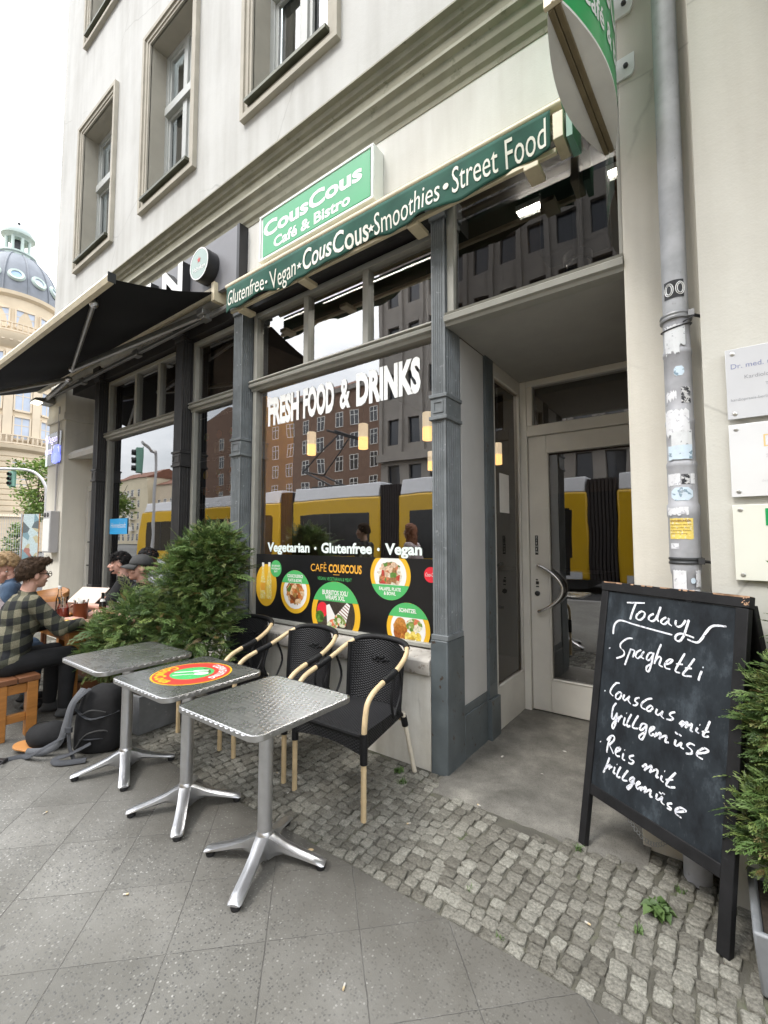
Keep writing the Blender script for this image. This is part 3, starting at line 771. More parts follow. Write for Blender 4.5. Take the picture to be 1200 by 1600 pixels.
# plastered base below the window with its stone sill
part(bld, 'base_wall', 'base_plaster', lambda b: b.box(-3.628, -1.533, FY + .004, GY + .03, -.02, .600), bevel=.006)
part(bld, 'stone_sill', 'stone_sill', lambda b: b.extrude_x([(GY + .02, .60), (FY - .022, .602), (FY - .026, .61), (FY - .024, .69), (FY - .01, .705), (GY + .02, .745)], -3.62, -1.534), bevel=.004)
part(bld, 'base_wall', 'base_plaster', lambda b: b.box(-4.70, -3.781, FY + .03, GY + .03, -.02, .6), bevel=.006)
part(bld, 'base_wall', 'column_dark', lambda b: b.box(-6.88, -4.876, FY + .03, GY + .03, -.02, .6), bevel=.006)
# far corner pier, doorway beside it
part(bld, 'corner_pier', 'pier_plaster', lambda b: b.box(-8.77, -8.08, FY, 3.2, -.02, 3.36), bevel=.01)
part(bld, 'pier_cap', 'pier_plaster', lambda b: (b.box(-8.80, -8.06, FY - .03, 3.2, 3.36, 3.47), b.box(-8.79, -8.07, FY - .015, 3.2, 3.47, 3.895)), bevel=.008)
def sd_(b):
    b.box(-8.08, -7.02, 3.02, 3.06, -.02, 3.9); b.box(-8.075, -7.99, 2.93, 3.02, 0, 2.33); b.box(-7.99, -7.02, 2.93, 3.02, 2.26, 2.33)
part(bld, 'side_doorway', 'entrance_paint', sd_)
dr = part(bld, 'side_door', 'entrance_paint', lambda b: b.box(-7.985, -7.05, 2.965, 3.015, .02, 2.255), bevel=.006)
def _h(b):
    b.box(-7.90, -7.86, 2.945, 2.965, .93, 1.14); b.tube([(-7.88, 2.95, 1.09), (-7.88, 2.90, 1.09), (-7.76, 2.90, 1.09)], .011); b.tube([(-7.90, 2.955, 1.45), (-7.90, 2.91, 1.45), (-7.77, 2.91, 1.45)], .01)
    b.lathe([(.03, 0), (.03, .012), (.0, .014)], 12, frame((-7.87, 2.965, 1.22), (1, 0, 0), (0, 0, 1)))
part(dr, 'handle', 'black_plastic', _h)
part(bld, 'door_canopy', 'entrance_paint', lambda b: b.extrude_x([(3.02, 2.80), (2.66, 2.74), (2.64, 2.80), (2.68, 2.86), (3.02, 2.90)], -8.08, -7.02), smooth=True)
part(bld, 'fanlight', 'dim_glass', lambda b: b.box(-8.0, -7.03, 2.98, 2.985, 2.9, 3.88))

# recessed entrance
ent = part(bld, 'entrance_ceiling', 'ceiling_paint', lambda b: b.box(-1.41, -.338, 2.68, 4.14, 2.935, 2.965))
def lint(b): b.extrude_x([(2.70, 2.93), (2.612, 2.925), (2.606, 2.945), (2.585, 2.952), (2.58, 2.985), (2.60, 3.0), (2.592, 3.012), (2.63, 3.03), (2.70, 3.03)], -1.408, -.339)
part(bld, 'entrance_lintel', 'frame_paint', lint, smooth=True, angle=20)
tw = part(bld, 'transom_window', 'transom_glass', lambda b: b.quad((-1.40, 2.665, 3.0), (-.34, 2.665, 3.0), (-.34, 2.665, 3.92), (-1.40, 2.665, 3.92)))
part(tw, 'frame', 'frame_paint', lambda b: (b.box(-1.408, -1.355, 2.63, 2.69, 3.03, 3.92), b.box(-1.355, -.345, 2.63, 2.69, 3.86, 3.92), b.box(-.36, -.339, 2.63, 2.69, 3.03, 3.92)), bevel=.004)
part(bld, 'side_panel', 'light_grey_panel', lambda b: b.box(-1.46, -1.415, 2.842, 3.24, .36, 2.934), bevel=.003)
part(bld, 'panel_base', 'column_base_paint', lambda b: (b.box(-1.46, -1.405, 2.842, 3.22, -.02, .30), b.extrude_x([(2.842, .30), (3.22, .30), (3.22, .36), (2.842, .36)], -1.46, -1.411)), bevel=.006)
def post(b):
    b.box(-1.45, -1.392, 3.225, 3.375, .30, 2.934); b.box(-1.46, -1.372, 3.215, 3.385, -.02, .30)
    for k in range(4): b.box(-1.3925, -1.388, 3.243 + .032 * k, 3.258 + .032 * k, .40, 2.9)
part(bld, 'post', 'column_base_paint', post, bevel=.006)
gs = part(bld, 'side_glazing', 'side_glass', lambda b: b.quad((-1.425, 3.40, .32), (-1.425, 4.03, .32), (-1.425, 4.03, 2.86), (-1.425, 3.40, 2.86)))
def gsf(b):
    b.box(-1.455, -1.40, 3.376, 4.06, -.02, .33); b.box(-1.455, -1.40, 3.376, 4.06, 2.82, 2.934); b.box(-1.455, -1.40, 3.376, 3.42, .33, 2.82); b.box(-1.455, -1.40, 3.99, 4.06, .33, 2.82)
    b.box(-1.418, -1.396, 3.42, 3.99, .33, .348); b.box(-1.418, -1.396, 3.972, 3.99, .348, 2.82)
part(gs, 'frame', 'entrance_paint', gsf, bevel=.005)
part(gs, 'paper_notice', 'paper', lambda b: b.box(-1.424, -1.422, 3.55, 3.76, 1.72, 2.05))
DY = 4.05
door = part(bld, 'entrance_door', 'door_glass', lambda b: b.quad((-1.20, DY, .26), (-.46, DY, .26), (-.46, DY, 2.24), (-1.20, DY, 2.24)))
def df(b):
    b.box(-1.335, -1.175, DY - .03, DY + .03, .015, 2.42); b.box(-.50, -.35, DY - .03, DY + .03, .015, 2.42); b.box(-1.175, -.50, DY - .03, DY + .03, 2.26, 2.42); b.box(-1.175, -.50, DY - .03, DY + .03, .015, .285)
    b.box(-1.178, -1.16, DY - .036, DY - .002, .285, 2.26); b.box(-1.16, -.50, DY - .036, DY - .002, .285, .30)
part(door, 'leaf_frame', 'door_paint', df, bevel=.006)
def hd(b):
    P = [(-1.255 + .20 * math.sin(math.pi * (i / 18)) ** .8, DY - .075, .87 + .40 * i / 18) for i in range(19)]
    P = [(-1.255, DY - .03, .87)] + P + [(-1.255, DY - .03, 1.27)]
    b.tube(smooth_path(P, 2), .013, 10)
part(door, 'handle', 'chrome', hd, smooth=True)
def hd2(b):
    P = [(-1.245 + .20 * math.sin(math.pi * (i / 18)) ** .8, DY + .075, .87 + .40 * i / 18) for i in range(19)]
    b.tube(smooth_path([(-1.245, DY + .03, .87)] + P + [(-1.245, DY + .03, 1.27)], 2), .013, 10)
part(door, 'inside_handle', 'steel_dark', hd2, smooth=True)
part(door, 'lock', 'steel_dark', lambda b: (b.lathe([(.022, 0), (.022, .012), (.016, .016), (0, .017)], 16, frame((-1.275, DY - .03, 1.02), (1, 0, 0), (0, 0, 1))), b.box(-1.288, -1.262, DY - .034, DY - .03, 1.075, 1.085), b.box(-1.288, -1.262, DY - .034, DY - .03, 1.10, 1.125), b.box(-1.288, -1.27, DY - .034, DY - .03, 1.135, 1.145)), smooth=True)
zs = part(door, 'door_label', 'black_plastic', lambda b: b.box(-1.288, -1.262, DY - .0335, DY - .031, 1.36, 1.53))
mb = MB()
for i, ch in enumerate('ZIEHEN'): text(mb, ch, FACE(-1.275, DY - .035, 1.505 - i * .026), cap=.016, bold=.02, align='C')
mb.build('label_letters', 'letter_white', zs)
def dfr(b):
    b.box(-1.40, -1.34, DY - .05, DY + .05, -.01, 2.934); b.box(-1.34, -.338, DY - .05, DY + .05, 2.425, 2.52); b.box(-1.34, -.338, DY - .05, DY + .05, 2.88, 2.934)
    b.box(-1.34, -1.29, DY - .045, DY + .045, 2.52, 2.88)
part(bld, 'door_frame', 'door_paint', dfr, bevel=.005)
part(bld, 'door_fanlight', 'door_glass', lambda b: b.quad((-1.30, DY, 2.51), (-.34, DY, 2.51), (-.34, DY, 2.89), (-1.30, DY, 2.89)))
# rooms behind the glass
def room(b, x0, x1, y0, y1, z0, z1):
    b.quad((x0, y1, z0), (x1, y1, z0), (x1, y1, z1), (x0, y1, z1)); b.quad((x0, y0, z0), (x0, y1, z0), (x0, y1, z1), (x0, y0, z1))
    b.quad((x1, y0, z0), (x1, y0, z1), (x1, y1, z1), (x1, y1, z0)); b.quad((x0, y0, z0), (x1, y0, z0), (x1, y1, z0), (x0, y1, z0)); b.quad((x0, y0, z1), (x0, y1, z1), (x1, y1, z1), (x1, y0, z1))
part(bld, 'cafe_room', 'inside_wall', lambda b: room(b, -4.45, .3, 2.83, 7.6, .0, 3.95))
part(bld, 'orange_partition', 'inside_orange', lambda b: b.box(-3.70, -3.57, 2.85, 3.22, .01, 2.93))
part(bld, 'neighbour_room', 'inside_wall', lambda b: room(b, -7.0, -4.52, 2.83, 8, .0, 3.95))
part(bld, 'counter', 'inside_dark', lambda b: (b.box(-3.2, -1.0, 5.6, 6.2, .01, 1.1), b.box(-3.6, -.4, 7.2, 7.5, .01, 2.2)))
# ------------------------------------------------------------------ signs and awnings on the front
t = thing('lightbox_sign', 'green and white rectangular light box with cafe name mounted above the green valance', 'sign', (-2.573, 2.48, 3.99))
w_, h_ = 1.31, .425
def lb(b):
    f = .022
    b.box(-w_ / 2, w_ / 2, .004, .118, 0, h_)
    b.box(-w_ / 2, w_ / 2, -.008, .004, 0, f); b.box(-w_ / 2, w_ / 2, -.008, .004, h_ - f, h_); b.box(-w_ / 2, -w_ / 2 + f, -.008, .004, f, h_ - f); b.box(w_ / 2 - f, w_ / 2, -.008, .004, f, h_ - f)
part(t, 'case', 'sign_white', lb, bevel=.004)
part(t, 'panel', 'sign_green', lambda b: b.box(-w_ / 2 + .05, w_ / 2 - .035, -.004, .0035, .032, h_ - .032))
mb = MB(); text(mb, 'CousCous', FACE(-.593, -.0055, .205), w=1.14, cap=.125, bold=.035); text(mb, 'Café & Bistro', FACE(-.455, -.0055, .062), w=.885, cap=.088, bold=.032)
mb.build('lettering', 'sign_white', t)

t = thing('valance_awning', 'rolled up green fabric awning with wavy hem lettered in cream', 'awning', (-2.12, 2.42, 3.86))
x0, x1 = -3.617 + 2.12, -.645 + 2.12
def hem(x): return -.243 + .019 * math.sin(x * 5.1 + .6) + .012 * math.sin(x * 11.3) + .004 * math.sin(x * 31)
def yy(x, k): return .020 * math.sin(x * 6.3) * k + .009 * math.sin(x * 15 + 1) * k + .003 * math.sin(x * 37) * k
def val(b):
    nx, nz = 130, 10
    for j in range(nz + 1):
        for i in range(nx + 1):
            x = x0 + (x1 - x0) * i / nx; k = j / nz
            top = -.005; b.v.append((x, yy(x, k) - .004, top + (hem(x) - top) * k))
    for j in range(nz):
        for i in range(nx): a = j * (nx + 1) + i; b.f.append((a, a + nx + 1, a + nx + 2, a + 1)); b.k.append(0)
o = part(t, 'valance', 'green_fabric', val, smooth=True)
so = o.modifiers.new('thick', 'SOLIDIFY'); so.thickness = .003; so.offset = 1
mb = MB()
def vt(s, xa, xb, base, cap, bold=.0):
    M = frame((xa + 2.12, -.0115, base - 3.86), (1, 0, 0), (0, 0, 1)); a = len(mb.v); text(mb, s, M, w=xb - xa, cap=cap, bold=bold)
    for i in range(a, len(mb.v)):
        x, y, z = mb.v[i]; mb.v[i] = (x, y + yy(x, max(0, min(1, z / hem(x)))), z)
def dot(x, z, r=.014, st=False):
    M = frame((x + 2.12, -.0125 + yy(x + 2.12, .5), z - 3.86), (1, 0, 0), (0, 0, 1)); (star if st else disc)(mb, M, r) if st else disc(mb, M, r, 16)
vt('Glutenfree', -3.585, -3.07, 3.66, .145); dot(-3.04, 3.715)
vt('Vegan', -3.005, -2.665, 3.645, .15); dot(-2.625, 3.705, .032, True)
vt('CousCous', -2.587, -1.92, 3.645, .165, .014); dot(-1.895, 3.71, .034, True)
vt('Smoothies', -1.866, -1.328, 3.645, .155); dot(-1.287, 3.72, .02)
vt('Street Food', -1.245, -.668, 3.655, .165)
mb.build('lettering', 'letter_cream', t)
part(t, 'roller', 'cream_metal', lambda b: b.tube([(x0 - .03, .02, .022), (x1 + .06, .02, .022)], .026, 14), smooth=True)
part(t, 'hood', 'cream_metal', lambda b: b.extrude_x([(.03, .07), (.16, .09), (.178, .09), (.178, .075), (.04, .055)], x0, x1 + .08))
part(t, 'end_cap', 'light_green_box', lambda b: (b.lathe([(.05, 0), (.05, .018), (.03, .03)], 16, frame((x1 + .06, .03, .02), (0, 1, 0), (0, 0, 1))), b.prism([(x1 + .085, -.02), (x1 + .115, -.02), (x1 + .125, .14), (x1 + .085, .14)], -.22, -.04)), smooth=True)
for x in (x0 + .14, -.55, .52, x1 - .16): part(t, 'arm_bracket', 'cream_metal', lambda b: b.box(x, x + .085, .014, .16, -.268, -.235), bevel=.004)
part(t, 'end_bracket', 'cream_metal', lambda b: b.box(x1 + .015, x1 + .07, -.02, .15, -.20, -.05), bevel=.004)
part(t, 'drop_bar', 'cream_metal', lambda b: b.box(x0 + .02, x1 + .02, .022, .05, -.238, -.208), bevel=.004)

# neighbour's long black fascia with raised letters and a round badge
t = thing('fascia_sign', 'long dark grey fascia board with raised white letters and round badge', 'sign', (0, 2.6, 0))
part(t, 'board', 'fascia_grey', lambda b: b.box(-8.3, -3.60, -.098, -.055, 3.96, 4.525), bevel=.003)
part(t, 'end_cheek', 'black_plastic', lambda b: b.box(-3.60, -3.56, -.10, -.001, 3.955, 4.53))
def letters(b, todo):
    for s, xa, xb in todo:
        vs, fs = glyphs(s, .03); k0 = min(v[0] for v in vs); k1 = max(v[0] for v in vs); n = len(vs)
        q = [(xa + (v[0] - k0) / (k1 - k0) * (xb - xa), v[1] / CAP * .34) for v in vs]
        edges = {}
        for f in fs:
            for i in range(len(f)): e = (f[i], f[(i + 1) % len(f)]); edges[e] = edges.get((e[1], e[0]), 0) or edges.get(e, 0) or 0; edges[e] = 1
        rim = [e for e in edges if (e[1], e[0]) not in edges]
        fr = [(x, -.19, 4.07 + z) for x, z in q]; bk = [(x, -.098, 4.07 + z) for x, z in q]
        b.slot(0); b.add(fr, fs); b.slot(1); b.add(fr + bk, [(e[0], n + e[0], n + e[1], e[1]) for e in rim])
for q in (('M', -5.95, -5.55), ('E', -5.44, -5.08), ('N', -4.83, -4.41)): mb = MB(); letters(mb, [q]); mb.build('letter', ['letter_white', 'black_plastic'], t)
bd = part(t, 'round_badge', 'black_plastic', lambda b: b.lathe([(.160, 0), (.165, .005), (.165, .12), (.157, .123)], 36, frame((-4.045, -.098, 4.24), (1, 0, 0), (0, 0, 1))), smooth=True)
Mb = frame((-4.045, -.2225, 4.24), (1, 0, 0), (0, 0, 1))
mb = MB(); disc(mb, Mb, .155); mb.build('badge_face', 'badge_face', bd)
mb = MB(); disc(mb, Mb, .161, r0=.149, z=.001); mb.build('badge_rim', 'letter_white', bd)
mb = MB(); star(mb, frame((-4.045, -.2245, 4.28), (1, 0, 0), (0, 0, 1)), .036); mb.build('badge_star', 'red_print', bd)
mb = MB(); text(mb, 'Heineken', frame((-4.045, -.2245, 4.175), (1, 0, 0), (0, 0, 1)), w=.215, cap=.043, bold=.01, align='C'); mb.build('badge_text', 'letter_white', bd)

# black folding-arm awning
t = thing('folding_arm_awning', 'wide black fabric awning stretched out on folding metal arms', 'awning', (0, 0, 0))
YF, ZF, YB, ZB, XR, XL = 1.56, 3.645, 2.50, 3.965, -3.93, -9.05
def fab(b):
    nx, ny = 40, 14
    for j in range(ny + 1):
        for i in range(nx + 1):
            k = j / ny; x = XL + (XR - XL) * i / nx
            b.v.append((x, YB + (YF - YB) * k, ZB + (ZF - ZB) * k - .03 * math.sin(math.pi * k) - .006 * math.sin(math.pi * k) * math.sin(i * .8)))
    for j in range(ny):
        for i in range(nx): a = j * (nx + 1) + i; b.f.append((a, a + 1, a + nx + 2, a + nx + 1)); b.k.append(0)
part(t, 'canopy', 'black_fabric', fab, smooth=True)
part(t, 'front_bar', 'cream_metal', lambda b: b.extrude_x([(YF + .01, ZF + .045), (YF - .04, ZF + .035), (YF - .055, ZF), (YF - .04, ZF - .04), (YF + .0, ZF - .045), (YF - .006, ZF - .005), (YF + .015, ZF)], XL, XR + .01), smooth=True, angle=40)
part(t, 'bar_end', 'black_plastic', lambda b: b.box(XR + .01, XR + .018, YF - .05, YF + .012, ZF - .04, ZF + .04))
part(t, 'back_tube', 'cream_metal', lambda b: (b.tube([(XL, 2.52, 3.99), (XR + .02, 2.52, 3.99)], .05, 14), b.box(XR - .02, XR + .03, 2.46, 2.60, 3.86, 4.05)), smooth=True)
part(t, 'support_bar', 'awning_arm', lambda b: b.box(-8.9, -3.80, 2.535, 2.575, 3.775, 3.815), bevel=.005)
for sh, el, wr in (((-4.16, 2.50, 3.80), (-6.65, 2.19, 3.70), (-4.42, 1.60, 3.615)), ((-8.75, 2.50, 3.74), (-7.10, 2.30, 3.70), (-9.0, 1.60, 3.615))):
    a = part(t, 'arm', 'awning_arm', lambda b: (b.tube([sh, el], .034, 8, flat=(1.15, .8)), b.tube([el, wr], .027, 8, flat=(1.15, .8))), smooth=True)
    part(a, 'elbow', 'cast_alu', lambda b: (b.ball(el, (.045, .045, .04)), b.ball(wr, (.04, .04, .045))), smooth=True)
    part(a, 'shoulder', 'awning_arm', lambda b: (b.box(sh[0] - .05, sh[0] + .06, 2.47, 2.57, sh[2] - .055, sh[2] + .05), b.box(sh[0] - .02, sh[0] + .09, 2.44, 2.49, sh[2] - .03, sh[2] + .03)), bevel=.008)
for x in (-5.75, -7.4):
    part(t, 'clip', 'awning_arm', lambda b: b.box(x, x + .12, 2.52, 2.60, 3.755, 3.835), bevel=.006)
t = thing('wall_lamp', 'lit box lamp tucked under the far end of the black awning', 'lamp', (-8.62, 2.44, 3.66))
part(t, 'housing', 'awning_arm', lambda b: b.extrude_x([(-.13, .02), (-.12, .06), (.12, .11), (.15, .03), (.13, .0)], -.12, .12), bevel=.006)
part(t, 'lens', 'lamp_warm', lambda b: b.extrude_x([(-.12, .015), (-.02, .004), (-.02, -.006), (-.12, .003)], -.10, .10))

# projecting sign: lens-shaped in plan, seen from below
t = thing('projecting_sign', 'lens shaped projecting light box with green faces hanging over the doorway corner', 'sign', (-.397, 2.09, 3.53))
t.rotation_euler.z = R(-3.3)
HL = .415
def bulge(sx, n=22, off=.028, mid=.105):
    return [(sx * (off + (mid - off) * math.cos(math.pi / 2 * (2 * i / n - 1)) ** .9), -HL + 2 * HL * i / n) for i in range(n + 1)]
for sx in (-1, 1):
    P = bulge(sx)
    for z in (0, 1.60): part(t, 'end_panel', 'lens_cap', lambda b: b.prism(P + [(sx * .024, HL), (sx * .024, -HL)], z, z + .012))
    def face(b):
        vs = [];
        for x, y in P: vs += [(x, y, .012), (x, y, 1.60)]
        b.add(vs, [(2 * i, 2 * i + 2, 2 * i + 3, 2 * i + 1) if sx < 0 else (2 * i, 2 * i + 1, 2 * i + 3, 2 * i + 2) for i in range(len(P) - 1)])
    fc = part(t, 'face', 'sign_green_two', face, smooth=True)
    mb = MB()
    for s_, z, cap, w in (('CousCous', .30, .16, .70), ('Café & Bistro', .12, .095, .60)):
        def wrap(p):
            y = p[0]; k = max(-1, min(1, y / HL)); x = .0275 + (.1065 - .0275) * max(0, math.cos(math.pi / 2 * k)) ** .9
            return (sx * (x + .0015), y * (1 if sx > 0 else -1), z + p[1])
        a = len(mb.v); vs, fs = glyphs(s_, .02); k0 = min(v[0] for v in vs); k1 = max(v[0] for v in vs)
        q = [wrap(((v[0] - (k0 + k1) / 2) * w / (k1 - k0), v[1] / CAP * cap)) for v in vs]
        mb.add(q, fs)
    mb.build('lettering', 'sign_white', fc)
part(t, 'edge_frame', 'bronze_strip', lambda b: (b.box(-.024, -.001, -HL - .01, HL, -.012, 1.62), b.box(.001, .024, -HL - .01, HL, -.010, 1.62)), bevel=.003)
part(t, 'front_profile', 'cream_metal', lambda b: (b.box(-.034, .034, -HL - .03, -HL - .010, -.005, 1.62), b.box(-.005, .005, -HL - .034, -HL - .03, -.005, 1.62)), bevel=.003)
for z in (.50, .86):
    wb = part(t, 'wall_bracket', 'sign_white', lambda b: b.prism([(.0, 0), (.10, 0), (.115, .03), (.115, .12), (0, .12)], HL + .085, HL + .098, Matrix.Translation((0, 0, z - .06)) @ Matrix(((1, 0, 0, 0), (0, 0, 1, 0), (0, 1, 0, 0), (0, 0, 0, 1)))))
    part(wb, 'bolt', 'steel_dark', lambda b: b.lathe([(.012, 0), (.012, .012), (.006, .016)], 10, frame((.075, HL + .085, z), (1, 0, 0), (0, 0, 1))), smooth=True)
    part(wb, 'stay', 'sign_white', lambda b: b.box(-.02, .02, HL, HL + .09, z - .02, z + .02))

# galvanised downpipe with stickers
t = thing('downpipe', 'grey galvanised downpipe on the right pier covered with torn stickers', 'downpipe', (-.112, 2.50, 0))
KP = .90
part(t, 'upper_pipe', 'zinc_pipe', lambda b: b.lathe([(.058 * KP, 2.50), (.058 * KP, 8.6)], 28), smooth=True)
part(t, 'stand_pipe', 'lower_pipe', lambda b: b.lathe([(r_ * KP, z_) for r_, z_ in [(.060, -.02), (.060, 1.33), (.066, 1.345), (.069, 1.37), (.069, 1.60), (.073, 1.61), (.073, 1.655), (.066, 1.665), (.066, 1.83), (.068, 1.835), (.068, 1.85), (.063, 1.86), (.063, 2.03), (.066, 2.035), (.066, 2.05), (.062, 2.06), (.062, 2.36), (.0655, 2.365), (.0655, 2.385), (.061, 2.39), (.061, 2.53), (.064, 2.535), (.064, 2.545), (.058, 2.55)]], 28), smooth=True, angle=50)
for z, dz in ((2.545, .028), (1.40, .0)):
    c = part(t, 'clamp', 'galvanised' if z > 2 else 'steel_dark', lambda b: (b.lathe([(r_ * KP, z + q_) for r_, q_ in [(.060, -.017), (.0725, -.015), (.074, -.008), (.070, -.003), (.070, .003), (.074, .008), (.0725, .015), (.060, .017)]], 28), b.box(.050, .074, -.046, -.026, z - .014, z + .014)), smooth=True, angle=40)
    part(c, 'bolt_arm', 'steel_dark', lambda b: (b.tube([(.06, -.02, z), (.13, .05, z - .012)], .007, 8), b.lathe([(.02, 0), (.02, .01), (.012, .014)], 10, frame((.13, .055, z - .012), (1, 0, 0), (0, 0, 1)))), smooth=True)
part(t, 'zip_tie', 'black_plastic', lambda b: (b.tube([(.061 * math.cos(a * .2), .061 * math.sin(a * .2), 2.50 + .018 * math.sin(a * .2 + .6)) for a in range(32)], .0035, 6, closed=True), b.tube([(.03, -.062, 2.50), (.075, -.05, 2.525)], .0035, 6)), smooth=True)
def stick(name, m, a0, a1, z0, z1, r=.0635, torn=.0, label=None, seed=0, oct_=False):
    rnd = random.Random(seed); n = 14; mb = MB(); r = r * KP + .0004
    for i in range(n + 1):
        k = i / n; a = R(a0 + (a1 - a0) * k); zz0, zz1 = z0 + torn * rnd.uniform(-1, 1), z1 + torn * rnd.uniform(-1, .3)
        if oct_:
            h = min(1., 2.6 * min(k, 1 - k) + .45) * (z1 - z0) / 2; zz0, zz1 = (z0 + z1) / 2 - h, (z0 + z1) / 2 + h
        mb.v += [(r * math.cos(a), r * math.sin(a), zz0), (r * math.cos(a), r * math.sin(a), zz1)]
    for i in range(n): mb.f.append((2 * i, 2 * i + 2, 2 * i + 3, 2 * i + 1)); mb.k.append(0)
    o = mb.build(name, m, t, smooth=True)
    if label: o['label'] = label
    return o
S = -88      # angle that faces the camera
s1 = stick('sticker', 'black_plastic', S - 50, S + 42, 2.63, 2.715, .0595)
mb = MB()
for cx in (-.026, .026):                                   # looping white outline letters on the black label
    for q in (.0, .5):
        r0 = .019 - q * .014; P = [(cx + r0 * math.cos(a * .3927) * (1.1), .0 + .030 * (1 - q * .5) * math.sin(a * .3927)) for a in range(16)]
        mb.tube([(.0550 * math.cos(R(S) + x / .0605), .0550 * math.sin(R(S) + x / .0605), 2.672 + z) for x, z in P], .0022, 4, closed=True)
mb.build('loop_print', 'letter_white', s1)
stick('sticker', 'sticker_paper', S - 52, S + 35, 2.40, 2.50, .0663, .006, 'torn white paper sticker below the upper clamp', 1)
stick('sticker', 'sticker_paper', S - 48, S + 10, 2.365, 2.41, .0665, .012, None, 2)
sb = stick('sticker', 'sticker_blue', S - 16, S + 26, 2.255, 2.30, .0628, 0, 'small round blue sticker', 3, True)
stick('sticker', 'sticker_white', S - 58, S - 8, 2.145, 2.19, .0628, .012, None, 4)
stick('sticker', 'sticker_black', S + 10, S + 52, 2.125, 2.20, .0629, 0, 'black sticker with white figure', 5)
stick('sticker', 'sticker_white', S - 66, S + 38, 1.985, 2.10, .0668, .018, None, 6)
stick('sticker', 'sticker_paper', S - 36, S + 46, 1.925, 2.0, .0670, .012, None, 7)
stick('sticker', 'sticker_blue', S - 52, S + 44, 1.865, 1.93, .0685, .002, 'pale blue sticker with dark printing', 8)
stick('sticker', 'sticker_white', S - 62, S - 6, 1.745, 1.80, .0668, .002, None, 9)
stick('sticker', 'sticker_black', S - 2, S + 30, 1.75, 1.795, .0669, 0, None, 10)
stick('sticker', 'sticker_white', S + 32, S + 52, 1.75, 1.797, .0669, 0, None, 11)
stick('sticker', 'sticker_blue', S - 46, S + 40, 1.675, 1.735, .0668, 0, 'eight sided pale sticker', 12, True)
stick('sticker', 'sticker_white', S - 62, S + 18, 1.61, 1.645, .0738, .006, None, 13)
yl = stick('sticker', 'yellow_label', S - 58, S + 34, 1.50, 1.595, .0698, .003, 'yellow sticker with rows of print', 14)
mb = MB()
def curl(s_, z, w, cap, r=.0637, bold=0.):
    vs, fs = glyphs(s_, bold); k0 = min(v[0] for v in vs); k1 = max(v[0] for v in vs)
    mb.add([(r * math.cos(R(S - 54) + (v[0] - k0) / (k1 - k0) * w * KP / r), r * math.sin(R(S - 54) + (v[0] - k0) / (k1 - k0) * w * KP / r), z + v[1] / CAP * cap) for v in vs], fs)
curl('RENOVIERUNGEN', 1.577, .098, .010, bold=.02)
for k, q in enumerate(('Malerarbeiten aller Art', 'Wohnung Keller Büro', 'Bodenbelag, Fliesen', 'schnell und günstig')): curl(q, 1.562 - .0135 * k, (.098, .09, .095, .08)[k], .0062)
mb.build('sticker_print', 'jug_brown', yl)
stick('sticker', 'sticker_white', S - 56, S - 20, 1.455, 1.48, .0698, 0, None, 15)
stick('sticker', 'sticker_white', S - 52, S + 2, 1.27, 1.37, .0668, .004, 'white sticker with red curved print', 16)
stick('sticker', 'sticker_blue', S + 18, S + 36, 1.30, 1.325, .0665, 0, None, 17, True)
stick('sticker', 'sticker_white', S + 38, S + 66, 1.285, 1.36, .0672, .004, None, 18)
stick('sticker', 'sticker_white', S - 6, S + 60, 1.22, 1.275, .0668, .006, None, 19)

# doctors' plaques on the right wall
def plaque(z0, z1, m, label, xl):
    t = thing('door_plaque', label, 'plaque', (xl, 2.42, 0), group='acrylic plaques on the right wall')
    part(t, 'plate', m, lambda b: b.box(0, .56, -.022, -.014, z0, z1), bevel=.0015)
    for x in (.025, .535):
        for z in (z0 + .022, z1 - .022):
            part(t, 'standoff', 'alu', lambda b: b.lathe([(.009, 0), (.009, .022), (.0085, .0235), (.006, .0245)], 14, frame((x, 0, z), (1, 0, 0), (0, 0, 1))), smooth=True)
    return t
P1 = plaque(2.008, 2.312, 'acrylic_grey', 'grey acrylic plaque for a heart doctor, topmost of the three on the right wall', .064)
P2 = plaque(1.676, 1.985, 'acrylic_white', 'white acrylic plaque with pale gold initials between two other plaques', .065)
P3 = plaque(1.328, 1.643, 'acrylic_cream', 'cream acrylic plaque with small green logo square, lowest of three', .066)
def ptext(p, m, rows):
    mb = MB()
    for s_, x, z, cap, b_ in rows: text(mb, s_, frame((x, -.0225, z), (1, 0, 0), (0, 0, 1)), cap=cap, bold=b_)
    return mb.build('print', m, p)
ptext(P1, 'letter_blue', [('Dr. med. univ.', .018, 2.225, .021, .0)])
ptext(P1, 'letter_grey', [('Kardiologie', .062, 2.176, .016, .0), ('Termine nach', .128, 2.137, .012, 0.), ('kardiopraxis-berlin.de', .014, 2.085, .0115, .0)])
ptext(P2, 'letter_gold', [('DA', .112, 1.88, .052, -.012)])
ptext(P2, 'letter_pale', [('stefan', .118, 1.835, .022, 0), ('Termine', .158, 1.795, .011, 0), ('Internist', .122, 1.762, .0105, 0), ('dermatologie', .10, 1.735, .0105, 0)])
mb = MB(); mb.box(.105, .215, -.0235, -.0225, 1.555, 1.625); lg = mb.build('logo_square', 'sign_green_two', P3)
mb = MB(); text(mb, 'dlv', frame((.125, -.0245, 1.583), (1, 0, 0), (0, 0, 1)), cap=.026, bold=.01); mb.tube([(.122 + .0095 * i, -.0248, 1.575 - .012 * math.sin(math.pi * i / 8)) for i in range(9)], .0018, 5); mb.build('logo_print', 'letter_white', lg)

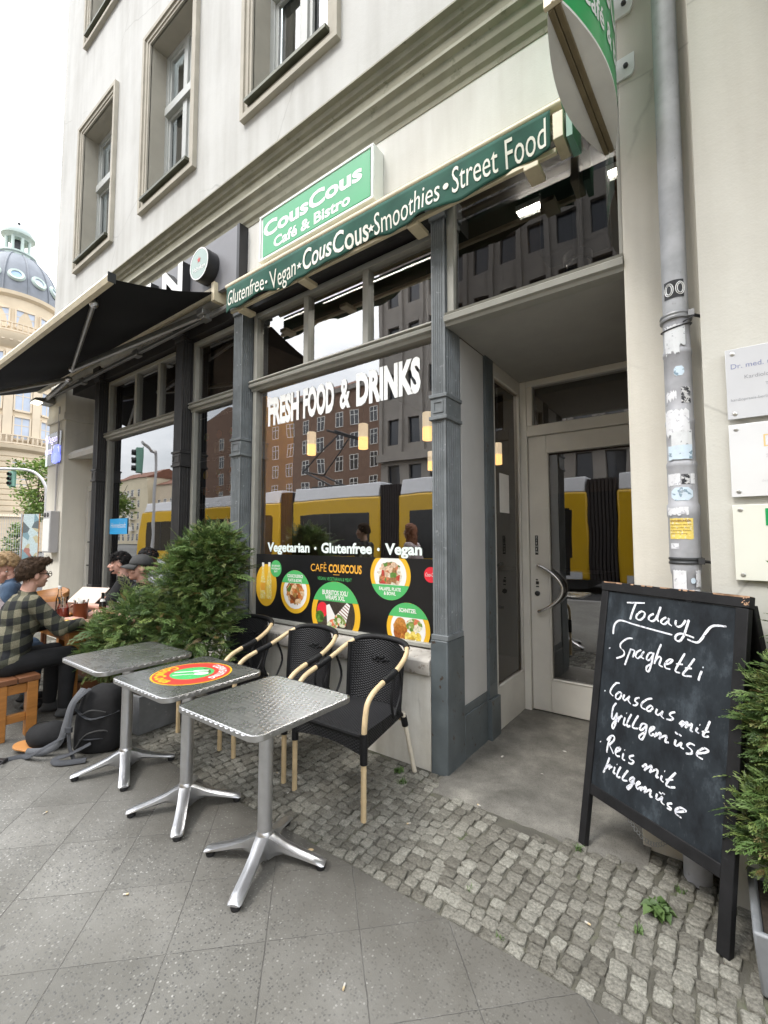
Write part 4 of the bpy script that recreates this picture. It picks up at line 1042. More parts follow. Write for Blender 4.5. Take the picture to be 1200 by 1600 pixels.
# neon lettering and meter box on the corner pier
t = thing('neon_sign', 'small glowing blue and white neon lettering on the corner pier', 'neon sign', (-8.42, 2.59, 2.98))
mb = MB(); text(mb, 'Wagen', frame((-.38, -.03, .06), (1, 0, 0), (0, 0, 1)), w=.52, cap=.12); text(mb, 'rund 8erl', frame((-.36, -.03, -.12), (1, 0, 0), (0, 0, 1)), w=.60, cap=.12); mb.build('tube_letters', 'neon_white', t)
def rab(b):
    b.tube(smooth_path([(.02, -.03, -.26), (.0, -.03, -.16), (.06, -.03, -.10), (.10, -.03, -.02), (.13, -.03, -.1), (.17, -.03, -.02), (.16, -.03, -.13), (.20, -.03, -.2), (.14, -.03, -.27), (.02, -.03, -.26)]), .022, 6); b.ball((.09, -.03, -.19), (.07, .012, .07))
part(t, 'tube_figure', 'neon_blue', rab, smooth=True)
part(t, 'back_plate', 'clear_glass', lambda b: b.box(-.40, .26, -.012, -.008, -.30, .22))
t = thing('meter_box', 'grey metal meter cabinet screwed to the corner pier', 'cabinet', (-8.30, 2.598, 1.29))
part(t, 'case', 'wall_box', lambda b: b.box(-.15, .15, -.12, 0, 0, .64), bevel=.008)
part(t, 'door', 'sign_white', lambda b: b.box(-.138, .138, -.126, -.12, .02, .52), bevel=.003)
part(t, 'dial', 'steel_dark', lambda b: [b.lathe([(.035, 0), (.035, .008), (.025, .009)], 16, frame((x, -.12, .58), (1, 0, 0), (0, 0, 1))) for x in (-.075, .045)])
part(t, 'conduit', 'wall_box', lambda b: b.tube([(.02, -.02, .64), (.02, -.02, 2.3)], .014, 8), smooth=True)

# lettering and posters on the cafe window
t = thing('window_lettering', 'big white FRESH FOOD & DRINKS letters on the cafe window', 'lettering', (-2.55, GY - .006, 2.592))
mb = MB()
for s_, xa, xb in (('FRESH', -3.41, -2.985), ('FOOD', -2.93, -2.555), ('&', -2.49, -2.375), ('DRINKS', -2.31, -1.695)): text(mb, s_, frame((xa + 2.55, 0, 0), (1, 0, 0), (0, 0, 1)), w=xb - xa, cap=.235, bold=.03 if s_ == '&' else .052)
mb.build('letters', 'letter_white', t)
t = thing('window_lettering', 'white Vegetarian Glutenfree Vegan line of letters above the black food poster', 'lettering', (-2.55, GY - .006, 1.385))
mb = MB()
for s_, xa, xb in (('Vegetarian', -3.39, -2.83), ('Glutenfree', -2.69, -2.145), ('Vegan', -2.02, -1.69)): text(mb, s_, frame((xa + 2.55, 0, 0), (1, 0, 0), (0, 0, 1)), w=xb - xa, cap=.078, bold=.035)
for x in (-2.76, -2.083): disc(mb, frame((x + 2.55, 0, .034), (1, 0, 0), (0, 0, 1)), .013, 14)
mb.build('letters', 'letter_mint', t)

t = thing('food_poster', 'black window poster with round pictures of food and yellow bottles', 'poster', (0, GY - .004, 0))
ZT, ZB_ = 1.357, .762
mb = MB(); mb.box(-3.548, -1.577, -.003, 0, ZB_, ZT); mb.build('backing', 'poster_black', t)
def ptd(cx, cz, d): return frame((cx, -d, cz), (1, 0, 0), (0, 0, 1))
def dish(cx, cz, r, gtop, m_food, label, rows, cut=None, ring=True, plate=.72, extra=None):
    lo = max(-r, ZB_ - cz + .003); hi = min(r, ZT - cz - .003)
    mb = MB(); disc(mb, ptd(cx, cz, .0042), r, 48, zmin=lo, zmax=hi); p = mb.build('picture', 'poster_yellow', t)
    mb = MB(); g0, g1 = gtop; chord(mb, ptd(cx, cz, .0052), r, max(g0, lo), min(g1, hi)); mb.build('caption_band', 'poster_green', p)
    a, b_ = (max(lo, -r), g0) if g1 > 0 else (g1, hi)
    rr = r * .80
    mb = MB(); chord(mb, ptd(cx, cz, .0050), rr, max(a, -rr), min(b_, rr)); mb.build('plate', 'poster_white', p)
    if extra: extra(p, cx, cz, rr, a, b_)
    else:
        mb = MB(); rnd = random.Random(int(cx * 1000)); n = 40; P = []
        for i in range(n):
            an = 2 * math.pi * i / n; q = rr * .80 * rnd.uniform(.82, 1.02); P.append((q * math.cos(an), max(max(a, -rr) + .004, min(min(b_, rr) - .002, q * math.sin(an))), 0))
        mb.add(P, [tuple(range(n))], ptd(cx, cz, .0058)); mb.build('food', m_food, p)
    mb = MB()
    for s_, x, z, w, cap in rows: text(mb, s_, ptd(cx + x, cz + z, .0062), w=w, cap=cap, bold=.03, align='C')
    mb.build('caption', 'poster_white', p)
    p['label'] = label
dish(-3.005, 1.033, .189, (.075, .189), 'food_couscous', 'round picture of a couscous plate', [('COUSCOUS/RICE', .0, .125, .20, .026), ('PLATE & BOWL', 0, .088, .18, .024)])
def burr(p, cx, cz, rr, a, b_):
    lo = max(a, -rr)
    mb = MB(); chord(mb, ptd(cx, cz, .0054), rr, lo, b_); mb.build('table_top', 'food_wood', p)
    mb = MB(); disc(mb, ptd(cx - .14, cz + .03, .0058), .062, 20, zmax=b_ - .03 if b_ < .1 else b_); mb.build('tomato', 'poster_red', p)
    mb = MB(); disc(mb, ptd(cx - .17, cz - .03, .0060), .05, 14); mb.build('leaf_salad', 'food_greens', p)
    for k, (x, z, an, m) in enumerate(((-.045, -.02, .35, 'food_salad'), (.095, .01, -.55, 'food_salad'))):
        M = ptd(cx + x, cz + z, .0062 + .0006 * k) @ Matrix.Rotation(an, 4, 'Z')
        mb = MB(); mb.add([(-.065, -.07, 0), (.065, -.07, 0), (.02, .10, 0), (-.02, .10, 0)], [(0, 1, 2, 3)], M); wq = mb.build('wrap', 'poster_white', p)
        mb = MB(); P = [(.068 * math.cos(i * .2094), -.065 + .042 * math.sin(i * .2094), .0005) for i in range(30)]; mb.add(P, [tuple(range(30))], M); mb.build('filling', m, p)
        mb = MB()
        if k:
            for i in range(5): mb.add([(-.055 + .008 * i, -.02 + .024 * i, .0006), (.055 - .008 * i, -.02 + .024 * i, .0006), (.053 - .008 * i, -.012 + .024 * i, .0006), (-.053 + .008 * i, -.012 + .024 * i, .0006)], [(0, 1, 2, 3)], M)
            mb.build('grill_stripe', 'jug_brown', p)
dish(-2.526, .881, .268, (.105, .268), None, 'largest round picture, of two wraps', [('BURRITOS XXL/', .0, .158, .285, .036), ('WRAPS XXL', .0, .118, .22, .034)], extra=burr)
dish(-1.972, 1.228, .186, (-.186, -.072), 'food_falafel', 'round picture of a falafel plate, cut off at top', [('FALAFEL PLATE', .0, -.115, .20, .024), ('& BOWL', 0, -.148, .11, .024)])
def schn(p, cx, cz, rr, a, b_):
    lo = max(a, -rr)
    mb = MB(); P = [(-.065 + .062 * math.cos(i * .314) * (1 + .08 * math.sin(i * 2.3)), max(lo + .004, -.01 + .088 * math.sin(i * .314)), 0) for i in range(20)]; mb.add(P, [tuple(range(20))], ptd(cx, cz, .0056)); mb.build('cutlet', 'food_schnitzel', p)
    mb = MB(); P = [(.055 + .07 * math.cos(i * .314), min(b_ - .004, .03 + .05 * math.sin(i * .314)), 0) for i in range(20)]; mb.add(P, [tuple(range(20))], ptd(cx, cz, .0057)); mb.build('cucumber', 'food_salad', p)
    for x, z in ((.0, -.055), (.045, -.045), (.09, -.05), (.03, -.08)):
        mb = MB(); P = [(x + .026 * math.cos(i * .349), max(lo + .003, z + .034 * math.sin(i * .349)), 0) for i in range(18)]; mb.add(P, [tuple(range(18))], ptd(cx, cz, .0060 + x * .002)); mb.build('potato', 'food_potato', p)
dish(-1.813, .848, .188, (.082, .188), None, 'round picture of a cutlet with potatoes', [('SCHNITZEL', .0, .118, .15, .027)], extra=schn)
mb = MB(); disc(mb, ptd(-1.618, 1.247, .0042), .055, 30); ck = mb.build('drink_badge', 'poster_red', t)
mb = MB(); text(mb, 'Coca-Cola', ptd(-1.618, 1.235, .0052), w=.088, cap=.026, bold=.0, shear=.35, align='C'); mb.build('badge_script', 'poster_white', ck)
mb = MB(); P = [(max(-.145, .15 * math.cos(i * .1571)), .195 * math.sin(i * .1571), 0) for i in range(40)]; mb.add(P, [tuple(range(40))], ptd(-3.40, 1.069, .0042)); bo = mb.build('bottle_oval', 'poster_yellow', t)
for x, zb, mm in ((-.045, -.13, 'poster_orange_text'), (.045, -.125, 'yellow_label')):
    pr = [(-.036, 0), (.036, 0), (.038, .02), (.036, .16), (.022, .22), (.014, .26), (.014, .33), (-.014, .33), (-.014, .26), (-.022, .22), (-.036, .16), (-.038, .02)]
    mb = MB(); mb.add([(a, b_, 0) for a, b_ in pr], [tuple(range(12))], ptd(-3.40 + x, 1.069 + zb, .0050 + .0004 * (x > 0))); q = mb.build('bottle', 'yellow_label', bo)
    mb = MB(); mb.add([(-.033, .08, 0), (.033, .08, 0), (.033, .15, 0), (-.033, .15, 0)], [(0, 1, 2, 3)], ptd(-3.40 + x, 1.069 + zb, .0056)); text(mb, 'Vio', ptd(-3.40 + x, 1.069 + zb + .095, .006), cap=.03, align='C'); mb.build('bottle_label', mm, bo)
    mb = MB(); mb.add([(-.016, .30, 0), (.016, .30, 0), (.016, .338, 0), (-.016, .338, 0)], [(0, 1, 2, 3)], ptd(-3.40 + x, 1.069 + zb, .0056)); mb.build('bottle_cap', 'poster_white', bo)
mb = MB(); disc(mb, ptd(-3.262, 1.227, .0062), .077, 30); gd = mb.build('note_dot', 'poster_green', t)
mb = MB()
for i, s_ in enumerate(('BIO-LIMONADE', 'HAUSGEMACHT', 'SAFT')): text(mb, s_, ptd(-3.262, 1.245 - .026 * i, .007), w=(.11, .125, .05)[i], cap=.016, bold=.02, align='C')
mb.build('note_print', 'poster_white', gd)
mb = MB(); text(mb, 'CAFÈ', ptd(-2.81, 1.225, .0045), w=.185, cap=.062, bold=-.004); text(mb, 'COUSCOUS', ptd(-2.60, 1.225, .0045), w=.355, cap=.062, bold=.03); mb.box(-2.55, -2.48, -.0045, -.0035, 1.203, 1.207); mb.build('heading', 'poster_orange_text', t)
mb = MB(); text(mb, 'VEGAN, VEGETARIAN & MEAT', ptd(-2.728, 1.155, .0045), w=.38, cap=.027); mb.build('subheading', 'poster_green', t)

t = thing('menu_poster', 'tall dark menu poster with small dishes behind the second shop window', 'poster', (0, GY + .012, 0))
mb = MB(); mb.box(-4.63, -3.84, 0, .004, .95, 2.90); mb.build('sheet', 'poster_black', t)
mb = MB()
for s_, z in (('VORSPEISEN', 2.82), ('TOMATOSU', 2.34), ('MISO', 1.86)):
    text(mb, s_, ptd(-4.235, z, .002), w=.03 * len(s_), cap=.035, align='C')
    for sx in (-1, 1): mb.box(-4.235 + sx * .27 - .1, -4.235 + sx * .27 + .1, -.002, -.001, z + .014, z + .018)
rnd = random.Random(4)
for z in (2.55, 2.16, 1.98, 1.60, 1.34):
    for cx in (-4.47, -4.235, -4.0):
        for k in range(4): mb.box(cx - .085, cx - .085 + rnd.uniform(.08, .17), -.002, -.001, z - .10 - .016 * k, z - .094 - .016 * k)
mb.build('print', 'letter_pale', t)
for z in (2.62, 2.20, 2.02, 1.68, 1.44):
    for cx in (-4.47, -4.235, -4.0):
        mb = MB(); disc(mb, ptd(cx, z, .002), .048, 18); mb.build('dish_picture', rnd.choice(['food_couscous', 'food_potato', 'food_salad', 'food_schnitzel']), t)
mb = MB()
for cx in (-4.30, -4.235, -4.16): disc(mb, ptd(cx, 2.52, .003), .03, 16); mb.box(cx - .02, cx + .02, -.003, -.002, 2.42, 2.53)
mb.build('bottle_print', 'letter_cream', t)
t = thing('window_sticker', 'bright blue rectangular sticker in the far shop window', 'sticker', (-6.50, GY - .006, 1.67))
mb = MB(); mb.box(-.26, .26, -.002, 0, -.105, .105); mb.build('sheet', 'blue_sticker', t)
mb = MB(); text(mb, 'Himmelstadt', frame((0, -.003, -.02), (1, 0, 0), (0, 0, 1)), w=.44, cap=.07, bold=-.01, align='C'); mb.build('lettering', 'poster_white', t)
# ------------------------------------------------------------------ A-board with chalk writing
t = thing('chalkboard_sign', 'black wooden A-board with handwritten chalk menu standing on the cobbles', 'chalkboard', (0, 0, 0))
Lf = Vector((-.6, 2.437, 0)); bd_ = Vector((.855, -.519, 0)).normalized(); bn = Vector((.519, .855, 0)).normalized()
bt = (bn * .215 + Vector((0, 0, 1.262))).normalized(); BN = bd_.cross(bt)           # towards the street
BM = Matrix(((bd_.x, bt.x, BN.x, Lf.x), (bd_.y, bt.y, BN.y, Lf.y), (bd_.z, bt.z, BN.z, Lf.z), (0, 0, 0, 1)))
mb = MB(); mb.box(.028, .66, .26, 1.245, -.020, -.008, BM); mb.build('writing_panel', 'chalkboard', t)
def rails(b):
    b.box(0, .040, .0, 1.246, -.030, .0, BM); b.box(.642, .688, .0, 1.246, -.030, .0, BM); b.box(.040, .642, .245, .295, -.030, -.002, BM)
part(t, 'front_frame', 'board_wood', rails, bevel=.003)
part(t, 'top_rail', 'board_wood', lambda b: b.box(-.002, .692, 1.248, 1.294, -.034, .001, BM), bevel=.003)
bt2 = (-bn * -.0 + bn * -.0 + Vector((0, 0, 1))).normalized()
off = bn * .215; back0 = Lf + bn * .56
bb = (Lf + bn * .24 + Vector((0, 0, 1.245)) - back0).normalized(); BN2 = bd_.cross(bb)
BM2 = Matrix(((bd_.x, bb.x, BN2.x, back0.x), (bd_.y, bb.y, BN2.y, back0.y), (bd_.z, bb.z, BN2.z, back0.z), (0, 0, 0, 1)))
def rails2(b):
    b.box(0, .040, .0, 1.27, -.028, .0, BM2); b.box(.646, .688, .0, 1.27, -.028, .0, BM2); b.box(.040, .646, .245, .29, -.028, -.002, BM2); b.box(.04, .646, 1.21, 1.255, -.028, 0, BM2); b.box(.03, .66, .28, 1.22, -.018, -.008, BM2)
part(t, 'back_frame', 'board_wood', rails2, bevel=.003)
def chips(b):
    rnd = random.Random(3)
    for k in range(46):
        u = rnd.choice([rnd.uniform(0, .05), rnd.uniform(.55, .69), rnd.uniform(0, .69)]); w = rnd.uniform(.006, .035); h = rnd.uniform(.0015, .006)
        b.box(max(0, u), min(.69, u + w), 1.2935 - h, 1.295, -.02 + rnd.uniform(-.006, .004), .0018, BM)
    for k in range(9): u = rnd.uniform(.655, .685); v = rnd.uniform(1.252, 1.287); b.prism([(u, v), (u + rnd.uniform(.004, .011), v + rnd.uniform(-.005, .006)), (u + rnd.uniform(-.003, .008), v + rnd.uniform(.005, .012))], .0008, .0018, BM)
part(t, 'bare_edge', 'raw_wood_chip', chips)
def chain(b):
    P = [BM @ Vector((.235, .25, -.02)), BM2 @ Vector((.235, .25, -.02))]; n = 26
    for i in range(n):
        k = i / n; p = P[0].lerp(P[1], k) + Vector((0, 0, -.30 * 4 * k * (1 - k) * .62)); b.tube([(p.x + .007 * math.cos(a), p.y + .004 * math.sin(a) * (i % 2), p.z + .009 * math.sin(a)) for a in (0, 1.05, 2.1, 3.14, 4.2, 5.2)], .0016, 4, closed=True)
part(t, 'chain', 'zinc_pipe', chain)
STROKES = "150,1201 246,1211;199,1203 185,1160 176,1122;225,1166 209,1147 211,1131 230,1129 248,1147 250,1165 235,1170 223,1164;296,1168 276,1154 274,1138 292,1133 308,1147 316,1170;327,1205 318,1171 315,1148 323,1136;357,1161 339,1148 335,1134 350,1129 365,1144 370,1160;370,1160 370,1138 386,1127;403,1156 402,1138 414,1129 432,1139 445,1163;459,1167 451,1131 441,1094 425,1069 407,1072 408,1090 429,1102 459,1100 486,1095;88,1034 88,1073 103,1099 131,1109 190,1103 292,1095 391,1089;457,1084 478,1079 501,1079 517,1097 532,1126 552,1154 579,1163 609,1164;198,1034 170,1028 138,1000 136,979 157,964 156,943 118,921;194,985 183,950 168,901;185,957 194,979 213,980 211,960 206,947;248,991 228,977 221,956 234,949 251,966 263,988;260,984 251,960 266,954;305,991 288,984 278,959 287,952 303,969 311,993;311,993 305,947 295,907 283,904 283,923 306,941;343,1038 328,990 318,944;321,958 336,980 348,976 342,947 359,941;365,953 389,965 401,982 385,979 368,957 372,940 394,940;452,1022 432,979 416,939 438,936;417,969 447,974;494,1010 469,965 450,931 488,935;457,962 486,967;526,968 519,944 515,925;528,984 532,982;73,963 76,959;67,751 73,748;149,809 129,803 107,773 102,749 120,739;151,769 135,749 136,734 151,734 164,755 160,769 148,766;181,765 175,746 183,739 199,754 209,767;208,766 203,745 218,733;259,775 241,765 239,752 252,749 243,736 228,732;321,791 299,781 274,756 273,737 294,734;314,758 300,741 303,731 318,737 327,753 319,759 312,756;348,755 343,735 352,731 366,741 375,755;374,753 369,733 382,725;429,769 411,759 407,748 422,742 413,731 392,727;450,726 463,744 466,739 458,719;460,724 479,746 483,743 476,721;478,726 499,746 501,741 498,719 507,718;525,741 520,725 532,721;531,755 534,754;570,783 558,745 547,717 570,723;542,731 570,742;141,713 126,688 122,641 132,634 147,662 149,670;149,670 148,625 134,590 129,606 149,641 157,653;162,658 159,629;161,640 174,664 177,658;194,664 189,630 203,633;199,686 202,685;226,690 210,652 209,628 225,637;261,696 243,660 237,634 264,639;303,672 283,667 272,642 280,638 297,656 306,673;306,673 302,635 289,602 275,601 277,616 306,641;321,647 338,665 342,675 327,667 320,646 328,633 342,646;353,657 345,633;350,640 368,660 373,656 368,633;372,642 395,659 400,655 395,633 411,637;440,660 437,639 448,639 465,659;465,659 462,640 476,637;442,690 439,683;457,688 455,682;519,668 500,669 488,655 506,646 507,632 485,623;529,641 560,658 571,671 554,672 533,651 530,633 553,629;128,553 115,508 112,470;107,525 123,549 143,559 145,540 118,505;121,511 142,489 149,479;159,492 178,507 183,521 166,512 159,492 167,478 184,483;202,505 199,478 213,478;205,522 208,520;256,517 236,505 237,494 256,493 247,477 230,475;299,487 316,506 319,498 311,476;313,482 339,509 344,505 336,479;338,484 366,506 372,500 367,475 378,481;392,493 389,475 401,470;401,516 404,515;450,531 427,497 413,465 430,464 452,474;409,484 441,499;130,455 117,410 103,372;112,396 128,415 137,424;136,426 133,400;135,409 149,422;163,426 158,397 169,400;172,442 175,441;194,440 180,407 179,388 196,395;233,443 214,411 208,389 233,396;263,427 248,413 246,400 259,407 267,426;267,426 258,390 241,364 235,370 260,396 270,405;279,398 296,417 288,418 277,399 285,387 302,402;307,409 301,386;306,393 322,412 325,407 319,386;321,391 345,412 348,407 345,385 357,389;377,412 374,391 386,393 401,412;401,412 398,389 413,385;391,424 390,418;405,429 404,423;444,406 428,398 427,388 440,387 437,379 423,378;459,382 485,396 501,409 479,408 461,391 462,376 486,372;67,750 71,748;70,506 73,503"
def writing(b, lo, hi):
    rnd = random.Random(lo)
    for q in STROKES.split(';')[lo:hi]:
        P = [tuple(int(c) / 1000 for c in p.split(',')) for p in q.split()]
        P = smooth_path([(x, y, 0) for x, y in P], 6) if len(P) > 2 else [Vector((P[0][0], P[0][1], 0)).lerp(Vector((P[1][0], P[1][1], 0)), k / 4) for k in range(5)]
        wd = .0046 if lo < 11 else .0039
        if len(q.split()) == 2 and (P[-1] - P[0]).length < .016: wd *= 1.5
        L = []; Rr = []
        for i, p in enumerate(P):
            d = (P[min(i + 1, len(P) - 1)] - P[max(i - 1, 0)]); d = d.normalized() if d.length > 1e-7 else Vector((1, 0, 0)); nn = Vector((-d.y, d.x, 0))
            w = wd * (.55 + .62 * abs(d.x * .45 + d.y * .9)) * rnd.uniform(.92, 1.08)
            if i in (0, len(P) - 1): w *= .7
            L.append(BM @ Vector((p.x + nn.x * w, p.y + nn.y * w, -.0070))); Rr.append(BM @ Vector((p.x - nn.x * w, p.y - nn.y * w, -.0070)))
        n = len(P); b.add(L + Rr, [(i, n + i, n + i + 1, i + 1) for i in range(n - 1)])
for nm, lo, hi in (('heading', 0, 9), ('flourish', 9, 11), ('dish_line', 11, 27), ('bullet', 27, 28), ('bullet', 28, 29), ('dish_line', 29, 46), ('dish_line', 46, 66), ('dish_line', 66, 80), ('dish_line', 80, 100), ('bullet', 100, 101), ('bullet', 101, 102)): part(t, nm, 'chalk', lambda b: writing(b, lo, hi))

# ------------------------------------------------------------------ steel tables
def leg_mesh(b):
    # cast star foot arm along +x, root at the pole
    sec = []
    for x, zt, zb, w in ((.025, .135, .02, .034), (.06, .120, .045, .032), (.10, .098, .056, .030), (.17, .072, .044, .030), (.24, .052, .030, .031), (.283, .040, .022, .032), (.295, .034, .024, .026)):
        sec.append([(x, -w * .62, zb), (x, w * .62, zb), (x, w, zb + (zt - zb) * .35), (x, w * .92, zt - .006), (x, w * .30, zt), (x, -w * .30, zt), (x, -w * .92, zt - .006), (x, -w, zb + (zt - zb) * .35)])
    vs = [p for s_ in sec for p in s_]; fs = []
    for i in range(len(sec) - 1):
        for k in range(8): fs.append((i * 8 + k, i * 8 + (k + 1) % 8, i * 8 + 8 + (k + 1) % 8, i * 8 + 8 + k))
    fs += [tuple(range(8))[::-1], tuple((len(sec) - 1) * 8 + k for k in range(8))]
    return vs, fs
def table(label, x, y, rot, top_rot=0.):
    t = thing('bistro_table', label, 'table', (x, y, 0), group='square steel bistro tables')
    hs = .2925; c = .05
    def rr(h, c, n=6):
        P = []
        for sx, sy, a0 in ((1, 1, 0), (-1, 1, 90), (-1, -1, 180), (1, -1, 270)):
            for i in range(n + 1): a = R(a0 + 90 * i / n); P.append((sx * (h - c) + c * math.cos(a), sy * (h - c) + c * math.sin(a)))
        return P
    def top(b):
        n = len(rr(hs, c)); rings = [(hs - .006, c, .7335), (hs - .0035, c, .7325), (hs - .003, c, .7305)]
        b.add([(p[0], p[1], .7335) for p in rr(hs - .006, c)], [tuple(range(n))])
        for (h0, c0, z0), (h1, c1, z1) in zip(rings, rings[1:]):
            A = [(p[0], p[1], z0) for p in rr(h0, c0)]; B2 = [(p[0], p[1], z1) for p in rr(h1, c1)]
            b.add(A + B2, [(i, n + i, n + (i + 1) % n, (i + 1) % n) for i in range(n)])
    tp = part(t, 'tabletop', 'pressed_steel', top, rotz=R(top_rot), smooth=True)
    def edge(b):
        P = rr(hs, c + .002, 10); n = len(P)
        # rim rolled over a row of pressed teeth
        zs = [(-.002, .7340), (0.001, .7325), (.0015, .712), (-.0005, .7085), (-.02, .7085)]
        rows = []
        for d_, z in zs: rows.append([(p[0] * (1 + d_ / hs), p[1] * (1 + d_ / hs), z) for p in P])
        vs = [v for r_ in rows for v in r_]
        b.add(vs, [(k * n + i, (k + 1) * n + i, (k + 1) * n + (i + 1) % n, k * n + (i + 1) % n) for k in range(len(rows) - 1) for i in range(n)])
        b.add([(p[0] * .94, p[1] * .94, .7085) for p in P][::-1], [tuple(range(n))])
        for s0 in range(4):
            M = Matrix.Rotation(s0 * math.pi / 2, 4, 'Z'); k = 13; L = 2 * (hs - c - .006)
            for i in range(k):
                y0 = -L / 2 + L * i / k; w = L / k
                b.add([(hs + .0012, y0 + w * .08, .7295), (hs + .0012, y0 + w * .92, .7295), (hs + .0012, y0 + w * .5, .7125), (hs + .0055, y0 + w * .5, .7265)], [(0, 3, 1), (0, 2, 3), (2, 1, 3)], M)
    part(tp, 'rim', 'alu_edge', edge, smooth=True, angle=30)
    part(t, 'pole', 'cast_alu', lambda b: (b.lathe([(.034, .10), (.0335, .69), (.0335, .70)], 24), b.lathe([(.042, .10), (.040, .135), (.034, .145)], 24)), smooth=True)
    part(t, 'bracket', 'steel_dark', lambda b: (b.box(-.16, .16, -.018, .018, .695, .708), b.box(-.018, .018, -.16, .16, .694, .7075)))
    vs, fs = leg_mesh(None)
    for k in range(4):
        M = Matrix.Rotation(R(rot + 90 * k), 4, 'Z')
        mb = MB(); mb.add(vs, fs, M); lg = mb.build('leg', 'cast_alu', t, smooth=True, angle=32)
        part(lg, 'foot', 'rubber', lambda b: b.lathe([(.010, .022), (.020, .020), (.022, .012), (.020, .001)], 14, M @ Matrix.Translation((.272, 0, 0))), smooth=True)
    return t, tp
T1, tp1 = table('nearest bare steel bistro table with patterned top', -1.742, 1.425, 27)
T2, tp2 = table('middle steel bistro table with round red and green sticker on top', -2.43, 1.432, 52)
T3, tp3 = table('bare steel bistro table beside the backpack and bushy conifer', -3.145, 1.425, 65)
def table_sticker():
    a0 = R(66)                                   # turn of the print
    Z = .7345; C0 = Matrix.Translation((.0, .02, Z))
    def ring(name, m, r, r0, z, par):
        mb = MB(); disc(mb, C0, r, 64, r0=r0, z=z); return mb.build(name, m, par)
    s = ring('sticker', 'poster_yellow', .216, 0, 0, T2)
    ring('sticker_ring', 'red_print', .206, .118, .0007, s); ring('sticker_field', 'poster_green', .120, 0, .0005, s)
    def arc(s_, mid, r, cap, bold, inward, m, span):
        mb = MB(); vs, fs = glyphs(s_, bold, 0, 1.1); k0 = min(v[0] for v in vs); k1 = max(v[0] for v in vs); q = []
        for v in vs:
            k = (v[0] - k0) / (k1 - k0) - .5
            if inward: a = R(mid) + k * R(span); rad = r - v[1] / CAP * cap
            else: a = R(mid) - k * R(span); rad = r + v[1] / CAP * cap
            q.append((rad * math.cos(a), rad * math.sin(a), .0014))
        mb.add(q, fs, C0); mb.build('sticker_text', m, s)
    arc('CLEAN EATING', 52, .145, .040, .03, False, 'poster_white', 100)
    arc('CousCous', 232, .192, .055, .05, True, 'poster_yellow', 110)
    mb = MB()
    Mr = C0 @ Matrix.Rotation(R(50), 4, 'Z') @ Matrix.Translation((0, 0, .0014))
    # spoon and fork lying across the green field
    P = [(.05 + .042 * math.cos(i * .2618), -.025 + .024 * math.sin(i * .2618), 0) for i in range(24)]; mb.add(P, [tuple(range(24))], Mr)
    mb.add([(-.10, -.031, 0), (.02, -.029, 0), (.02, -.021, 0), (-.10, -.019, 0)], [(0, 1, 2, 3)], Mr)
    mb.add([(-.10, .022, 0), (.0, .024, 0), (.0, .036, 0), (-.10, .038, 0)], [(0, 1, 2, 3)], Mr)
    mb.add([(.0, .014, 0), (.03, .010, 0), (.03, .050, 0), (.0, .046, 0)], [(0, 1, 2, 3)], Mr)
    for k in range(4): mb.add([(.03, .010 + .0112 * k, 0), (.085, .012 + .0105 * k, 0), (.085, .017 + .0105 * k, 0), (.03, .0165 + .0112 * k, 0)], [(0, 1, 2, 3)], Mr)
    mb.build('cutlery_print', 'poster_white', s)
    mb = MB(); P = [(.0 + .10 * math.cos(R(20 + i * 8)), .10 * math.sin(R(20 + i * 8)), 0) for i in range(12)] + [(.0 + .075 * math.cos(R(20 + i * 8)), .085 * math.sin(R(20 + i * 8)), 0) for i in range(11, -1, -1)]
    mb.add(P, [tuple(range(24))], C0 @ Matrix.Translation((0, 0, .0009))); mb.build('leaf_print', 'weed_leaf', s)
table_sticker()

